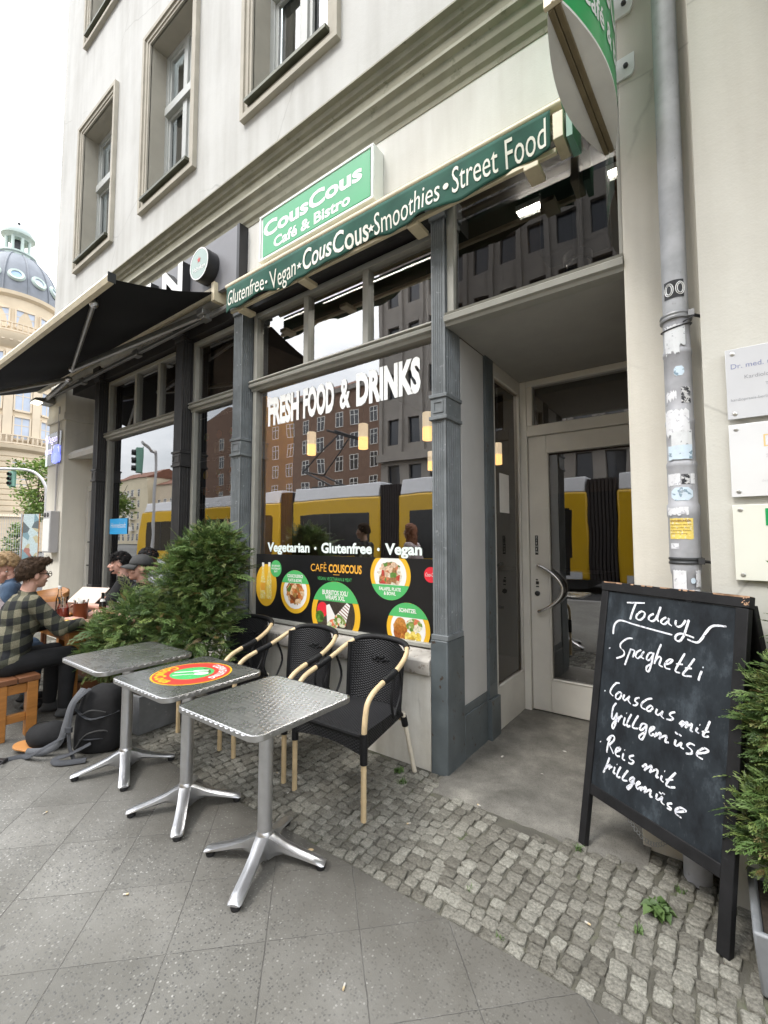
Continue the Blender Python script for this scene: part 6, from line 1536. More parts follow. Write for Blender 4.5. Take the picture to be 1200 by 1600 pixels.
def hand(b, wrist, d, nrm, side, curl=.55):
    """palm, four unequal curled fingers and a thumb from the palm's side"""
    d = Vector(d).normalized(); nrm = Vector(nrm); nrm = (nrm - d * nrm.dot(d)).normalized(); u = d.cross(nrm) * side
    M = Matrix(((u.x, d.x, nrm.x, 0), (u.y, d.y, nrm.y, 0), (u.z, d.z, nrm.z, 0), (0, 0, 0, 1)))
    c = Vector(wrist) + d * .05; b.ball(c, (.040, .048, .016), 14, 8, M); capsule(b, wrist, c, .025, .024, 8)
    for k, (o, l) in enumerate(((-.030, .062), (-.010, .074), (.011, .070), (.030, .054))):
        p = Vector(wrist) + d * .088 + u * o; q = p + (d * math.cos(curl * .6) - nrm * math.sin(curl * .6)) * l * .5; r_ = q + (d * math.cos(curl * 1.7) - nrm * math.sin(curl * 1.7)) * l * .5
        capsule(b, p - d * .012, q, .0094, .0088, 7); capsule(b, q, r_, .0086, .0074, 7)
    p = Vector(wrist) + d * .03 - u * .032; q = p + (d * .62 - u * .62 - nrm * .3).normalized() * .036; capsule(b, p, q, .012, .0105, 7); capsule(b, q, q + (d * .9 - nrm * .45).normalized() * .03, .010, .0085, 7)
def person(label, loc, rot, seat=.45, lean=12, twist=0, head=(0, 0, 0), hands=None, skin='skin', shirt='cloth_black', sleeve=1.0, trousers='cloth_black', shoes='black_plastic', hair='hair_brown', style='short', glasses=False, cap=None, beard=False, hood=False, necklace=False, stand=False, knees=.42, collar=False, stride=.0):
    t = thing('person', label, 'person', loc, R(rot))
    hip = Vector((0, 0, .93 if stand else seat + .10)); la = R(-lean)
    def T(v): v = Vector(v); w = Matrix.Rotation(R(twist), 3, 'Z') @ v; return hip + rotX(w, la)
    neck = T((0, -.01, .50)); sh = [T((s_ * .175, -.01, .455)) for s_ in (-1, 1)]
    yaw, pitch, roll = head
    HM = Matrix.Translation(neck + Vector((0, .035, .075))) @ Matrix.Rotation(R(twist * .4 - yaw), 4, 'Z') @ Matrix.Rotation(R(-pitch), 4, 'X') @ Matrix.Rotation(R(roll), 4, 'Y')
    H = lambda x, y, z: HM @ Vector((x, y, z)); HR = HM.to_3x3().to_4x4()
    if hands is None: hands = [(-.20, .36, .76 - loc[2]), (.20, .36, .76 - loc[2])]
    arms = []
    for s_, hp, S in zip((-1, 1), hands, sh):
        hp = Vector(hp) if not stand else Vector(hp)
        e, w = ik(S, hp, .285, .255, (s_ * .7, -.5, -.6)); arms.append((S, e, w))
    legs = []
    for s_ in (-1, 1):
        K0 = hip + Vector((s_ * .095, 0, -.03))
        if stand: k = Vector((s_ * .10, .03 + s_ * stride * .5, .50)); f = Vector((s_ * .10, -.02 + s_ * stride, .085))
        else: k = Vector((s_ * .12, knees, seat + .075)); f = Vector((s_ * .12, knees - .02, .085))
        legs.append((K0, k, f))
    # --- body: one skin surface
    b = MB()
    capsule(b, T((0, -.01, .0)), T((0, -.015, .34)), .10, .105, 14); capsule(b, T((-.13, -.02, .435)), T((.13, -.02, .435)), .052, .052)
    capsule(b, T((0, -.02, .44)), H(0, -.02, .035), .058, .052)
    for S, e, w in arms: capsule(b, S, e, .048, .040); capsule(b, e, w, .039, .026)
    for (K0, k, f) in legs: capsule(b, K0, k, .075, .052); capsule(b, k, f, .050, .036); b.ball(f + Vector((0, .06, -.045)), (.036, .11, .03))
    b.ball(H(0, -.012, .128), (.074, .093, .098), 20, 14, HR); b.ball(H(0, .030, .070), (.058, .062, .075), 16, 12, HR); b.ball(H(0, .052, .020), (.036, .036, .026), 12, 8, HR)   # skull, face, chin
    b.ball(H(0, .072, .122), (.050, .018, .018), 12, 8, HR)                                     # brow
    capsule(b, H(0, .088, .112), H(0, .108, .080), .009, .013, 8); b.ball(H(0, .098, .074), (.018, .012, .010), 8, 6, HR)   # nose
    b.ball(H(0, .086, .045), (.024, .012, .012), 10, 6, HR)
    for s_ in (-1, 1):
        b.ball(H(s_ * .044, .064, .080), (.022, .022, .022), 10, 8, HR); b.ball(H(s_ * .078, -.012, .095), (.012, .022, .034), 10, 8, HR)
    hb = MB(); hb.v, hb.f, hb.k = list(b.v), list(b.f), list(b.k)
    for (S, e, w), s_ in zip(arms, (-1, 1)): hand(hb, w, (w - e).normalized() * .75 + Vector((0, .3, -.1 if stand else 0)), (0, 0, 1) if not stand else (s_, 0, 0), s_)
    body = blob('body', hb, .0062, skin, t, 3)
    # --- face details
    e_ = MB()
    for s_ in (-1, 1): e_.ball(H(s_ * .031, .0805, .104), (.011, .008, .008), 10, 6, HR)
    e_.build('eye', 'poster_white', t, smooth=True)
    e_ = MB()
    for s_ in (-1, 1): e_.ball(H(s_ * .031, .0868, .104), (.0055, .0035, .0055), 8, 6, HR)
    e_.build('pupil', 'eye_dark', t, smooth=True)
    part(t, 'mouth', 'lips', lambda m: (m.ball(H(0, .0965, .0475), (.021, .0045, .0035), 10, 6, HR), m.ball(H(0, .0955, .041), (.017, .0045, .0045), 10, 6, HR)), smooth=True)
    rnd = random.Random(len(label))
    # --- hair grown from clumps over the scalp
    if style:
        h = MB()
        if style == 'crop': th, zoff = .010, .0
        else: th, zoff = .020, .0
        for i in range(620):
            d = Vector((rnd.gauss(0, 1), rnd.gauss(0, 1), rnd.gauss(0, 1))).normalized()
            zl = -.50 + .42 * (d.y + 1) if d.y < 0 else -.08 + .66 * d.y ** .7
            if style == 'long': zl -= .25 if d.y < .2 else 0
            if style == 'quiff': zl = -.72 + .50 * (d.y + 1) if d.y < 0 else -.22 + .80 * d.y ** .8
            if d.z < zl: continue
            k = 1 + (.10 * mnoise.noise(d * 3 + Vector((len(label), 0, 0))) if style != 'crop' else 0)
            p = H(d.x * .080 * k, -.014 + d.y * .098 * k, .130 + d.z * .104 * k); h.ball(p, rnd.uniform(.6, 1.15) * th, 6, 4)
        if style == 'quiff':
            for i in range(60): h.ball(H(rnd.uniform(-.06, .06), rnd.uniform(.03, .095), rnd.uniform(.19, .235)), rnd.uniform(.012, .022), 6, 4)
        if style == 'fringe':
            for i in range(50): x = rnd.uniform(-.07, .07); h.ball(H(x, .082 - abs(x) * .35, rnd.uniform(.145, .21)), rnd.uniform(.010, .017), 6, 4)
        if style == 'long':
            for i in range(260): a = rnd.uniform(2.5, 6.9); z = rnd.uniform(-.16, .12); h.ball(H(.078 * math.cos(a), -.025 + .085 * math.sin(a), z), rnd.uniform(.014, .024), 6, 4)
        if style == 'tail':
            P = smooth_path([(0, -.10, .15), (0, -.16, .12), (0.01, -.17, .02), (.02, -.13, -.08)]); h.tube([H(*p) for p in P], [.022 - .014 * i / len(P) for i in range(len(P))], 8)
        for s_ in (-1, 1):
            for k in range(4): h.ball(H(s_ * (.018 + .009 * k), .087 - .003 * k, .124 + .002 * math.sin(k)), .0055, 6, 4)
        ho = blob('hair', h, .0055, hair, t, 2)
        # loose strands combed over the cap of hair break up its outline
        g = MB(); g.v = [tuple(v.co) for v in ho.data.vertices]; g.f = [tuple(p.vertices) for p in ho.data.polygons]; g.k = [0] * len(g.f)
        vn = [(v.co.copy(), v.normal.copy()) for v in ho.data.vertices]; bpy.data.objects.remove(ho)
        up_ = (HM.to_3x3() @ Vector((0, 0, 1))); fw_ = (HM.to_3x3() @ Vector((0, 1, 0)))
        for i in range(0 if style == 'crop' else 1500):
            p, nn = rnd.choice(vn); flow = (-fw_ * .7 - up_ * .35 if style != 'fringe' else fw_ * .5 - up_ * .8); flow = flow + Vector((rnd.gauss(0, .4), rnd.gauss(0, .4), rnd.gauss(0, .4)))
            flow = (flow - nn * flow.dot(nn)).normalized(); l = rnd.uniform(.018, .045); w = nn.cross(flow) * .0016; a = p - nn * .001; c = p + flow * l * .6 + nn * .004; e = p + flow * l + nn * rnd.uniform(-.004, .009)
            g.add([a - w, a + w, c + w, c - w, e], [(0, 1, 2, 3), (3, 2, 4)])
        g.build('hair', hair, t, smooth=True, angle=80)
    if beard:
        h = MB()
        for i in range(60): a = rnd.uniform(-1, 1); h.ball(H(.05 * a, .075 - .035 * a * a + rnd.uniform(0, .008), .012 + .02 * abs(a) + rnd.uniform(-.008, .012)), .0075, 6, 4)
        for i in range(16): a = rnd.uniform(-1, 1); h.ball(H(.026 * a, .094 - .01 * a * a, .060), .005, 6, 4)
        blob('beard', h, .005, hair, t, 2)
    if cap:
        def cp(m):
            n = 24; vs = []; rings = 8
            for j in range(rings + 1):
                ph = math.pi / 2 * j / rings
                for i in range(n): a = 2 * math.pi * i / n; vs.append(H(.086 * math.cos(a) * math.cos(ph), -.012 + .106 * math.sin(a) * math.cos(ph), .142 + .104 * math.sin(ph) ** .9))
            m.add(vs, [(j * n + i, j * n + (i + 1) % n, j * n + n + (i + 1) % n, j * n + n + i) for j in range(rings) for i in range(n)])
        co = part(t, 'cap', cap, cp, smooth=True); so = co.modifiers.new('thick', 'SOLIDIFY'); so.thickness = .006; so.offset = 1
        def vz(m):
            vs = []; n = 12
            for k in range(4):
                for i in range(n + 1): a = R(20 + 140 * i / n); q = k / 3; vs.append(H((.082 + .004 * q) * math.cos(a), -.012 + .10 * math.sin(a) + .085 * q * math.sin(a) ** .7, .146 - .016 * q * q - .028 * math.cos(a) ** 2 * q - .012 * q))
            m.add(vs, [(k * (n + 1) + i, k * (n + 1) + i + 1, (k + 1) * (n + 1) + i + 1, (k + 1) * (n + 1) + i) for k in range(3) for i in range(n)])
        vo = part(co, 'visor', cap, vz, smooth=True); so = vo.modifiers.new('thick', 'SOLIDIFY'); so.thickness = .004
    if glasses:
        def gl(m):
            for s_ in (-1, 1):
                m.tube([H(s_ * .034 + .025 * math.cos(k * .5236), .105, .104 + .020 * math.sin(k * .5236)) for k in range(12)], .0028, 6, closed=True)
                m.tube([H(s_ * .058, .103, .108), H(s_ * .076, .085, .110), H(s_ * .082, -.01, .112)], .0028, 6)
            m.tube([H(-.010, .107, .108), H(.010, .107, .108)], .0028, 6)
        part(t, 'glasses', 'eye_dark', gl, smooth=True)
    if necklace: part(t, 'necklace', 'chrome', lambda m: m.tube([T((.075 * math.sin(k * .3927), .11 + .035 * math.cos(k * .3927 * .5), .47 - .11 * (1 - abs(k - 8) / 8))) for k in range(17)], .0022, 5), smooth=True)
    # --- clothes
    s = MB()
    s.ball(T((0, .0, .33)), (.185, .135, .19), 20, 12, Matrix.Rotation(R(twist), 4, 'Z')); s.ball(T((0, .005, .14)), (.170, .135, .19), 20, 12); s.ball(T((0, 0, .0)), (.180, .145, .12), 20, 12)
    capsule(s, T((-.145, -.012, .44)), T((.145, -.012, .44)), .080, .080); s.ball(T((0, .01, .38)), (.15, .115, .13), 16, 10); capsule(s, T((0, -.02, .44)), T((0, -.012, .505)), .078, .067)
    for S, e, w in arms:
        if sleeve > .6:
            capsule(s, S, e, .070, .060); capsule(s, e, e.lerp(w, .86), .058, .043)
            for k in range(4): c = S.lerp(e, .3 + .2 * k); s.ball(c + Vector((0, -.006, .004)), .064 - .003 * k, 10, 8)
        else: capsule(s, S, S.lerp(e, .75), .072, .066)
    if collar: s.tube([T((.066 * math.cos(k * .5236), -.012 + .066 * math.sin(k * .5236), .515 + .012 * math.sin(k * .5236 + 3.6))) for k in range(12)], .017, 8, closed=True)
    if hood: s.ball(T((0, -.10, .50)), (.11, .08, .09), 14, 10); s.tube([T((.10 * math.cos(k * .5236), -.03 + .09 * math.sin(k * .5236), .52)) for k in range(12)], .03, 8, closed=True)
    v = [Vector(p) for p in s.v]
    s.v = [tuple(p + Vector((mnoise.noise(p * 14), mnoise.noise(p * 14 + Vector((5, 0, 0))), mnoise.noise(p * 14 + Vector((0, 7, 0))))) * .008) for p in v]
    blob('shirt', s, .0095, shirt, t, 3)
    s = MB(); s.ball(hip + Vector((0, 0, -.02)), (.165, .135, .11), 18, 12)
    for (K0, k, f) in legs: capsule(s, K0, k, .092, .070); capsule(s, k, f + Vector((0, 0, .03)), .068, .052)
    blob('trousers', s, .011, trousers, t, 3)
    for (K0, k, f) in legs:
        s = MB(); s.ball(f + Vector((0, .055, -.040)), (.048, .135, .043), 14, 10); s.ball(f + Vector((0, 0, -.02)), (.046, .055, .055), 12, 8)
        s.v = [(x, y, max(z, .002)) for x, y, z in s.v]; blob('shoe', s, .009, shoes, t, 2)
    return t
person('man in dark plaid flannel shirt and glasses seen from behind leaning on the table', (-4.52, 1.10, 0), 8, lean=19, twist=-8, head=(-4, 0, 0), hands=[(-.10, .50, .775), (.16, .50, .775)],
       skin='skin_pink', shirt='plaid_flannel', trousers='cloth_black', hair='hair_brown', style='quiff', glasses=True, collar=True, shoes='cloth_charcoal')
person('smiling dark haired man in black t-shirt with a silver necklace', (-5.34, 2.45, 0), 150, lean=14, head=(-2, 2, 4), hands=[(-.16, .44, .80), (.30, .40, .80)], skin='skin_pink', shirt='cloth_black', sleeve=.4, hair='hair_black', style='fringe', beard=True, necklace=True, shoes='shoe_white')
person('man in grey baseball cap in profile behind the conifer', (-4.60, 2.36, 0), 172, lean=20, head=(8, -4, 0), hands=[(-.06, .46, .80), (.08, .48, .80)], skin='skin_pink', shirt='cloth_black', sleeve=.4, hair='hair_brown', style='crop', cap='cloth_charcoal', shoes='shoe_white')
person('person in grey hooded top with head bowed by the dark window', (-4.93, 2.52, .06), 170, lean=4, head=(25, 28, 0), hands=[(-.10, .34, .75), (.10, .36, .75)], skin='skin_dark', shirt='cloth_grey', trousers='cloth_denim', hair='hair_black', style='crop', hood=True)
person('man with glasses in blue denim shirt at the far end of the bench', (-5.86, 1.52, 0), 165, lean=8, head=(6, 8, 0), hands=[(-.16, .30, .62), (.16, .30, .62)], skin='skin_pink', shirt='cloth_denim', trousers='cloth_black', hair='hair_blond', style='short', glasses=True)
person('blond woman with tied back hair beside the man in plaid', (-5.06, 1.02, 0), -8, lean=10, head=(0, 6, 0), hands=[(-.16, .46, .775), (.14, .48, .775)], skin='skin_pink', shirt='cloth_pale', trousers='cloth_denim', hair='hair_blond', style='tail')
person('pedestrian in dark checked shirt walking past on the slabs behind the photographer', (-4.45, .0, 0), 80, lean=2, stand=True, stride=.10, hands=[(-.24, .10, .80), (.24, -.08, .82)], shirt='plaid_flannel', trousers='cloth_denim', hair='hair_brown', style='short')
person('pedestrian with long red hair and pale pink top walking past on the slabs', (-3.9, -.55, 0), 80, lean=2, stand=True, stride=-.12, hands=[(-.24, -.06, .80), (.24, .10, .82)], shirt='cloth_pale', trousers='cloth_black', hair='hair_red', style='long')
# ------------------------------------------------------------------ lamps inside the cafe
def pendant(label, x, y, z):
    t = thing('pendant_lamp', label, 'lamp', (x, y, z), group='hanging glass cylinder lamps in the cafe')
    part(t, 'lower_shade', 'pendant_glow', lambda b: b.lathe([(.044, -.115), (.048, -.11), (.048, .0)], 18), smooth=True)
    part(t, 'upper_shade', 'pendant_pale', lambda b: b.lathe([(.048, .0), (.048, .13), (.042, .135)], 18), smooth=True)
    part(t, 'cord', 'black_plastic', lambda b: b.tube([(0, 0, .135), (0, 0, 3.94 - z)], .004, 6))
pendant('hanging cylinder lamp farthest left behind the cafe window', -3.48, 3.4, 2.52)
pendant('hanging cylinder lamp in the middle of the cafe window', -2.76, 3.4, 2.50)
pendant('hanging cylinder lamp cut off by the fluted column', -2.02, 3.4, 2.49)
pendant('small hanging lamp deeper in the room near the fluted column', -2.98, 5.1, 2.52)
pendant('hanging cylinder lamp seen through the narrow side glazing', -1.98, 4.9, 2.47)
def tube(label, x0, x1, y, z):
    t = thing('tube_light', label, 'lamp', ((x0 + x1) / 2, y, z), group='ceiling tube lights'); h = (x1 - x0) / 2
    part(t, 'tube', 'tube_light', lambda b: (b.tube([(-h, -.03, -.03), (h, -.03, -.03)], .013, 8)), smooth=True)
    part(t, 'batten', 'sign_white', lambda b: b.box(-h - .02, h + .02, -.05, .05, -.01, .03))
tube('long ceiling tube light behind the upper cafe window', -3.05, -1.75, 3.1, 3.86)
tube('ceiling tube light at the left of the upper cafe window', -3.9, -3.25, 3.1, 3.86)
tube('short ceiling tube light over the entrance transom', -1.05, -.42, 3.1, 3.86)
for lb_, x, y in (('round yellow lamp glowing in the dark neighbouring shop, left one', -6.9, 4.6), ('round yellow lamp glowing in the dark neighbouring shop, right one', -6.1, 4.4)):
    t = thing('globe_lamp', lb_, 'lamp', (x, y, 3.35), group='globe lamps next door')
    part(t, 'globe', 'globe_glow', lambda b: b.ball((0, 0, 0), .13, 18, 12), smooth=True); part(t, 'cord', 'black_plastic', lambda b: b.tube([(0, 0, .13), (0, 0, .58)], .005, 6))
t = thing('dome_camera', 'dark dome camera behind the transom glass above the door', 'camera', (-.62, 2.86, 3.18))
part(t, 'dome', 'dark_glass', lambda b: b.ball((0, 0, 0), .075, 18, 12), smooth=True); part(t, 'base', 'black_plastic', lambda b: (b.lathe([(.08, .02), (.085, .03), (.085, .07), (.05, .09)], 20), b.box(-.02, .02, -.02, .02, .09, .75)), smooth=True, angle=40)
t = thing('black_loudspeaker', 'black box loudspeaker hanging behind the transom glass', 'loudspeaker', (-.66, 2.98, 3.40))
part(t, 'case', 'black_matte', lambda b: b.box(-.2, .2, -.08, .1, -.05, .42), bevel=.02); part(t, 'bracket', 'black_plastic', lambda b: b.box(-.02, .02, .0, .04, .42, .55))

# ------------------------------------------------------------------ across the side street
def block_windows(par, xs, zs, y, w, h, m_frame, m_pane, face=-1, deep=.12, cross=True):
    """first window built with frame and pane, the rest copies"""
    first = None
    for x in xs:
        for z in zs:
            if first is None:
                b = MB(); f = .09
                b.box(-w / 2 - f, -w / 2, -.04, deep, -f, h + f); b.box(w / 2, w / 2 + f, -.04, deep, -f, h + f); b.box(-w / 2, w / 2, -.04, deep, h, h + f); b.box(-w / 2, w / 2, -.07, deep, -f, 0)
                if cross: b.box(-.05, .05, -.05, deep, 0, h); b.box(-w / 2, -.05, -.045, deep, h * .66, h * .66 + .09); b.box(.05, w / 2, -.045, deep, h * .66, h * .66 + .09)
                first = b.build('window', m_frame, par); part(first, 'pane', m_pane, lambda q: q.quad((-w / 2, -.012, 0), (w / 2, -.012, 0), (w / 2, -.012, h), (-w / 2, -.012, h)))
                o = first
            else: o = dup(first, par)
            o.location = (x, y, z)
            if face > 0: o.rotation_euler.z = math.pi
# domed corner house
t = thing('domed_building', 'pale yellow corner house with grey ribbed dome and columned lantern', 'building', (-68.5, 16.2, 0))
A0 = math.atan2(-16.2, 68.5)
part(t, 'tower', 'dome_stone', lambda b: b.lathe([(5.0, 0), (5.0, 3.8), (5.25, 4.0), (5.0, 4.3), (5.0, 11.4), (5.5, 11.7), (5.6, 12.1), (5.0, 12.3), (4.9, 23.2), (5.3, 23.6), (5.7, 24.4), (5.75, 24.9), (4.6, 25.0), (4.45, 29.3), (4.8, 29.6), (4.85, 30.0), (4.5, 30.1)], 48), smooth=True, angle=25)
dome = part(t, 'dome', 'dome_slate', lambda b: b.lathe([(4.45 * math.cos(math.pi / 2 * i / 14) ** .86 + .0, 30.0 + 6.4 * math.sin(math.pi / 2 * i / 14)) for i in range(13)], 48), smooth=True)
def ribs(b):
    for k in range(12):
        a = A0 + R(30 * k + 15); b.tube([((4.50 * math.cos(math.pi / 2 * i / 14) ** .86) * math.cos(a), (4.50 * math.cos(math.pi / 2 * i / 14) ** .86) * math.sin(a), 30.0 + 6.42 * math.sin(math.pi / 2 * i / 14)) for i in range(13)], .09, 6)
part(dome, 'rib', 'dome_slate', ribs, smooth=True)
for k in range(-3, 4):
    a = A0 + R(30 * k); c = (4.18 * math.cos(a), 4.18 * math.sin(a), 32.2); M = frame(c, (-math.sin(a), math.cos(a), 0), (-.35 * math.cos(a), -.35 * math.sin(a), .94))
    r = part(dome, 'round_window', 'copper_green', lambda b: b.lathe([(.50, .0), (.50, .25), (.72, .30), (.78, .22), (.85, .0)], 24, M @ Matrix.Translation((0, 0, -.05)), caps=False), smooth=True)
    part(r, 'pane', 'sky_blue_glass' if k == 0 else 'pale_window', lambda b: disc(b, M @ Matrix.Translation((0, 0, .10)), .52, 20))
def lant(b):
    b.lathe([(1.75, 35.6), (1.8, 36.2), (1.95, 36.3), (1.95, 36.5), (1.3, 36.55)], 24)
    for k in range(8): a = A0 + R(45 * k + 20); b.tube([(1.2 * math.cos(a), 1.2 * math.sin(a), 36.5), (1.2 * math.cos(a), 1.2 * math.sin(a), 38.5)], .17, 8)
    b.lathe([(1.25, 38.4), (1.35, 38.6), (1.7, 38.8), (1.72, 39.0), (1.4, 39.05)], 24)
la = part(t, 'lantern', 'copper_green', lant, smooth=True, angle=40)
part(la, 'lantern_roof', 'copper_grey', lambda b: b.lathe([(1.5 * math.cos(math.pi / 2 * i / 8), 39.0 + 1.25 * math.sin(math.pi / 2 * i / 8)) for i in range(8)] + [(.08, 40.25), (.08, 40.6)], 24), smooth=True)
part(la, 'finial', 'steel_dark', lambda b: (b.ball((0, 0, 40.75), .18, 10, 8), b.tube([(0, 0, 40.8), (0, 0, 41.6)], .03, 6)), smooth=True)
part(la, 'inner_core', 'steel_dark', lambda b: b.lathe([(.5, 36.5), (.5, 38.5)], 12))
def curved_window(z, h, w, a, rad, fm='dome_stone_pale'):
    M = frame((rad * math.cos(a), rad * math.sin(a), z), (-math.sin(a), math.cos(a), 0), (0, 0, 1)); f = .16
    o = part(t, 'window', fm, lambda b: (b.box(-w / 2 - f, -w / 2, -.12, h + .12, -.25, .10, M), b.box(w / 2, w / 2 + f, -.12, h + .12, -.25, .10, M), b.box(-w / 2, w / 2, h, h + .22, -.25, .14, M), b.box(-w / 2, w / 2, -.22, 0, -.25, .14, M), b.box(-.045, .045, 0, h, -.2, .045, M), b.box(-w / 2, w / 2, h * .62, h * .62 + .08, -.2, .04, M)))
    part(o, 'pane', 'pale_window', lambda b: b.box(-w / 2, w / 2, 0, h, -.2, .02, M)); return o
for z, h, w, rad in ((25.9, 2.0, 1.7, 4.47), (20.0, 2.6, 1.4, 4.93), (16.2, 2.6, 1.4, 4.95), (12.9, 2.4, 1.4, 4.97), (7.6, 2.8, 1.4, 4.99)):
    for k in range(-3, 4): curved_window(z, h, w, A0 + R(30 * k + 15 - 2), rad)
for z, rad in ((25.0, 5.6), (12.2, 5.5)):
    bal = part(t, 'balcony', 'dome_stone_pale', lambda b: (b.lathe([(rad - .12, z + .9), (rad + .06, z + .92), (rad + .06, z + 1.04), (rad - .12, z + 1.06)], 40, caps=False), b.lathe([(rad - .1, z), (rad + .04, z), (rad + .04, z + .16), (rad - .1, z + .16)], 40, caps=False)), smooth=True, angle=30)
    def bl(b):
        for k in range(72): a = R(5 * k); b.tube([(rad * math.cos(a) - .03 * math.cos(a), rad * math.sin(a), z + .1), (rad * math.cos(a), rad * math.sin(a), z + .5), (rad * math.cos(a), rad * math.sin(a), z + .95)], [.05, .11, .05], 6)
    part(bal, 'balusters', 'dome_stone_pale', bl, smooth=True)['kind'] = 'stuff'
def brackets(b):
    for k in range(48): a = R(7.5 * k); b.box(-.14, .14, -.45, .0, -.5, .35, frame((5.2 * math.cos(a), 5.2 * math.sin(a), 24.4), (-math.sin(a), math.cos(a), 0), (0, 0, 1)))
part(t, 'eaves_brackets', 'dome_stone_pale', brackets)['kind'] = 'stuff'
def rust(b):
    for z in [4.6 + .62 * k for k in range(11)]: b.lathe([(5.0, z), (5.09, z + .04), (5.09, z + .50), (5.0, z + .54)], 48, caps=False)
part(t, 'rustication', 'dome_stone', rust)
part(t, 'pilaster', 'dome_stone_pale', lambda b: [b.box(-.42, .42, 0, 10.6, -.3, .22, frame((4.95 * math.cos(A0 + R(30 * k - 2)), 4.95 * math.sin(A0 + R(30 * k - 2)), 12.4), (-math.sin(A0 + R(30 * k)), math.cos(A0 + R(30 * k)), 0), (0, 0, 1))) for k in range(-3, 4)])
wg = part(t, 'side_wing', 'dome_stone', lambda b: (b.box(-16, -2, 1.0, 20, 0, 25), b.box(-12, 2.2, 3.2, 30, 0, 24.9), b.box(-12.2, 2.5, 3.0, 30.2, 24.9, 25.4), b.box(-14, 1.5, -26, -3.0, 0, 24.8)))
for z in (7.6, 12.9, 16.2, 20.0):
    for q in (6.2, 9.4, 12.6):
        o = part(wg, 'window', 'dome_stone_pale', lambda b: (b.box(2.2, 2.32, q - .85, q - .68, z - .1, z + 2.7), b.box(2.2, 2.32, q + .68, q + .85, z - .1, z + 2.7), b.box(2.2, 2.36, q - .68, q + .68, z + 2.5, z + 2.7), b.box(2.2, 2.36, q - .68, q + .68, z - .1, z)))
        part(wg, 'window_pane', 'pale_window', lambda b: b.box(2.2, 2.23, q - .68, q + .68, z, z + 2.5))
# street trees
def street_tree(label, x, y, h, r, n, seed, trunk_r=.14, leaf=.16, m='tree_leaf', low=.35):
    t = thing('street_tree', label, 'tree', (x, y, -.1)); rnd = random.Random(seed)
    limbs = []
    for k in range(9):
        a = rnd.uniform(0, 6.28); l = r * rnd.uniform(.5, .9); limbs.append([(0, 0, h * .38), (l * .4 * math.cos(a), l * .4 * math.sin(a), h * .58), (l * math.cos(a), l * math.sin(a), h * rnd.uniform(.6, .92))])
    def tr(b):
        b.tube([(0, 0, 0), (.03, .02, h * .25), (0, .03, h * .5), (.02, 0, h * .8)], [trunk_r, trunk_r * .8, trunk_r * .55, trunk_r * .2], 9)
        for q in limbs: P = smooth_path(q, 4); b.tube(P, [trunk_r * .4 * (1 - .8 * i / len(P)) for i in range(len(P))], 6)
    part(t, 'trunk', 'thuja_wood', tr, smooth=True)
    b = MB(); cl = [(Vector((rnd.uniform(-.6, .6) * r, rnd.uniform(-.6, .6) * r, h * rnd.uniform(low + .08, .93))), r * rnd.uniform(.28, .5)) for _ in range(22)]
    for i in range(n):
        c, q = rnd.choice(cl); d = Vector((rnd.gauss(0, 1), rnd.gauss(0, 1), rnd.gauss(0, .8))).normalized() * q * rnd.uniform(.3, 1.05); p = c + d
        u = Vector((rnd.gauss(0, 1), rnd.gauss(0, 1), rnd.gauss(0, .6))).normalized(); v = u.orthogonal().normalized(); s = leaf * rnd.uniform(.6, 1.2)
        b.add([p - u * s, p + v * s * .45, p + u * s, p - v * s * .45], [(0, 1, 2, 3)])
    b.build('crown', m, t); return t
street_tree('bright green street tree in front of the domed house', -42.0, 11.9, 8.2, 2.0, 2600, 3)
street_tree('low bright shrub tree growing behind the mesh fence', -25.2, 6.6, 2.6, .75, 900, 8, .05, .10, low=.05)
# mast traffic lights
def signal_head(t, x, y, z, face, m='light_green_box', scale=1.):
    h = part(t, 'signal_head', m, lambda b: (b.box(-.17, .17, -.11, .11, 0, .95), b.box(-.22, .22, .10, .12, -.06, 1.01)), bevel=.02); h.location = (x, y, z); h.rotation_euler.z = face; h.scale = (scale,) * 3
    for k, mm in enumerate(('eye_dark', 'eye_dark', 'signal_red')):
        part(h, 'visor', 'black_plastic', lambda b: b.lathe([(.11, 0), (.11, .16), (.10, .16), (.10, 0)], 14, Matrix.Translation((0, -.11, .17 + .3 * k)) @ Matrix.Rotation(R(90), 4, 'X'), caps=False), smooth=True)
        part(h, 'lens', mm if face > 2 else 'eye_dark', lambda b: disc(b, Matrix.Translation((0, -.125, .17 + .3 * k)) @ Matrix.Rotation(R(90), 4, 'X'), .10, 16))
t = thing('traffic_light', 'traffic light mast with curved arm across from the domed house', 'traffic light', (-23.9, 7.08, -.1))
part(t, 'mast', 'wall_box', lambda b: b.tube(smooth_path([(0, 0, 0), (0, 0, 3.3), (-.10, -.08, 4.1), (-.55, -.42, 4.62), (-1.4, -1.05, 4.72), (-1.9, -1.45, 4.70)]), .06, 10), smooth=True)
signal_head(t, -1.25, -.95, 3.95, R(35), scale=.68)
t = thing('traffic_light', 'traffic light post cut off by the left photo edge', 'traffic light', (-20.55, 4.55, -.1))
part(t, 'mast', 'steel_dark', lambda b: b.tube([(0, 0, 0), (0, 0, 3.4)], .06, 10), smooth=True)
signal_head(t, .05, -.05, 2.5, R(200), 'light_green_box', .7)
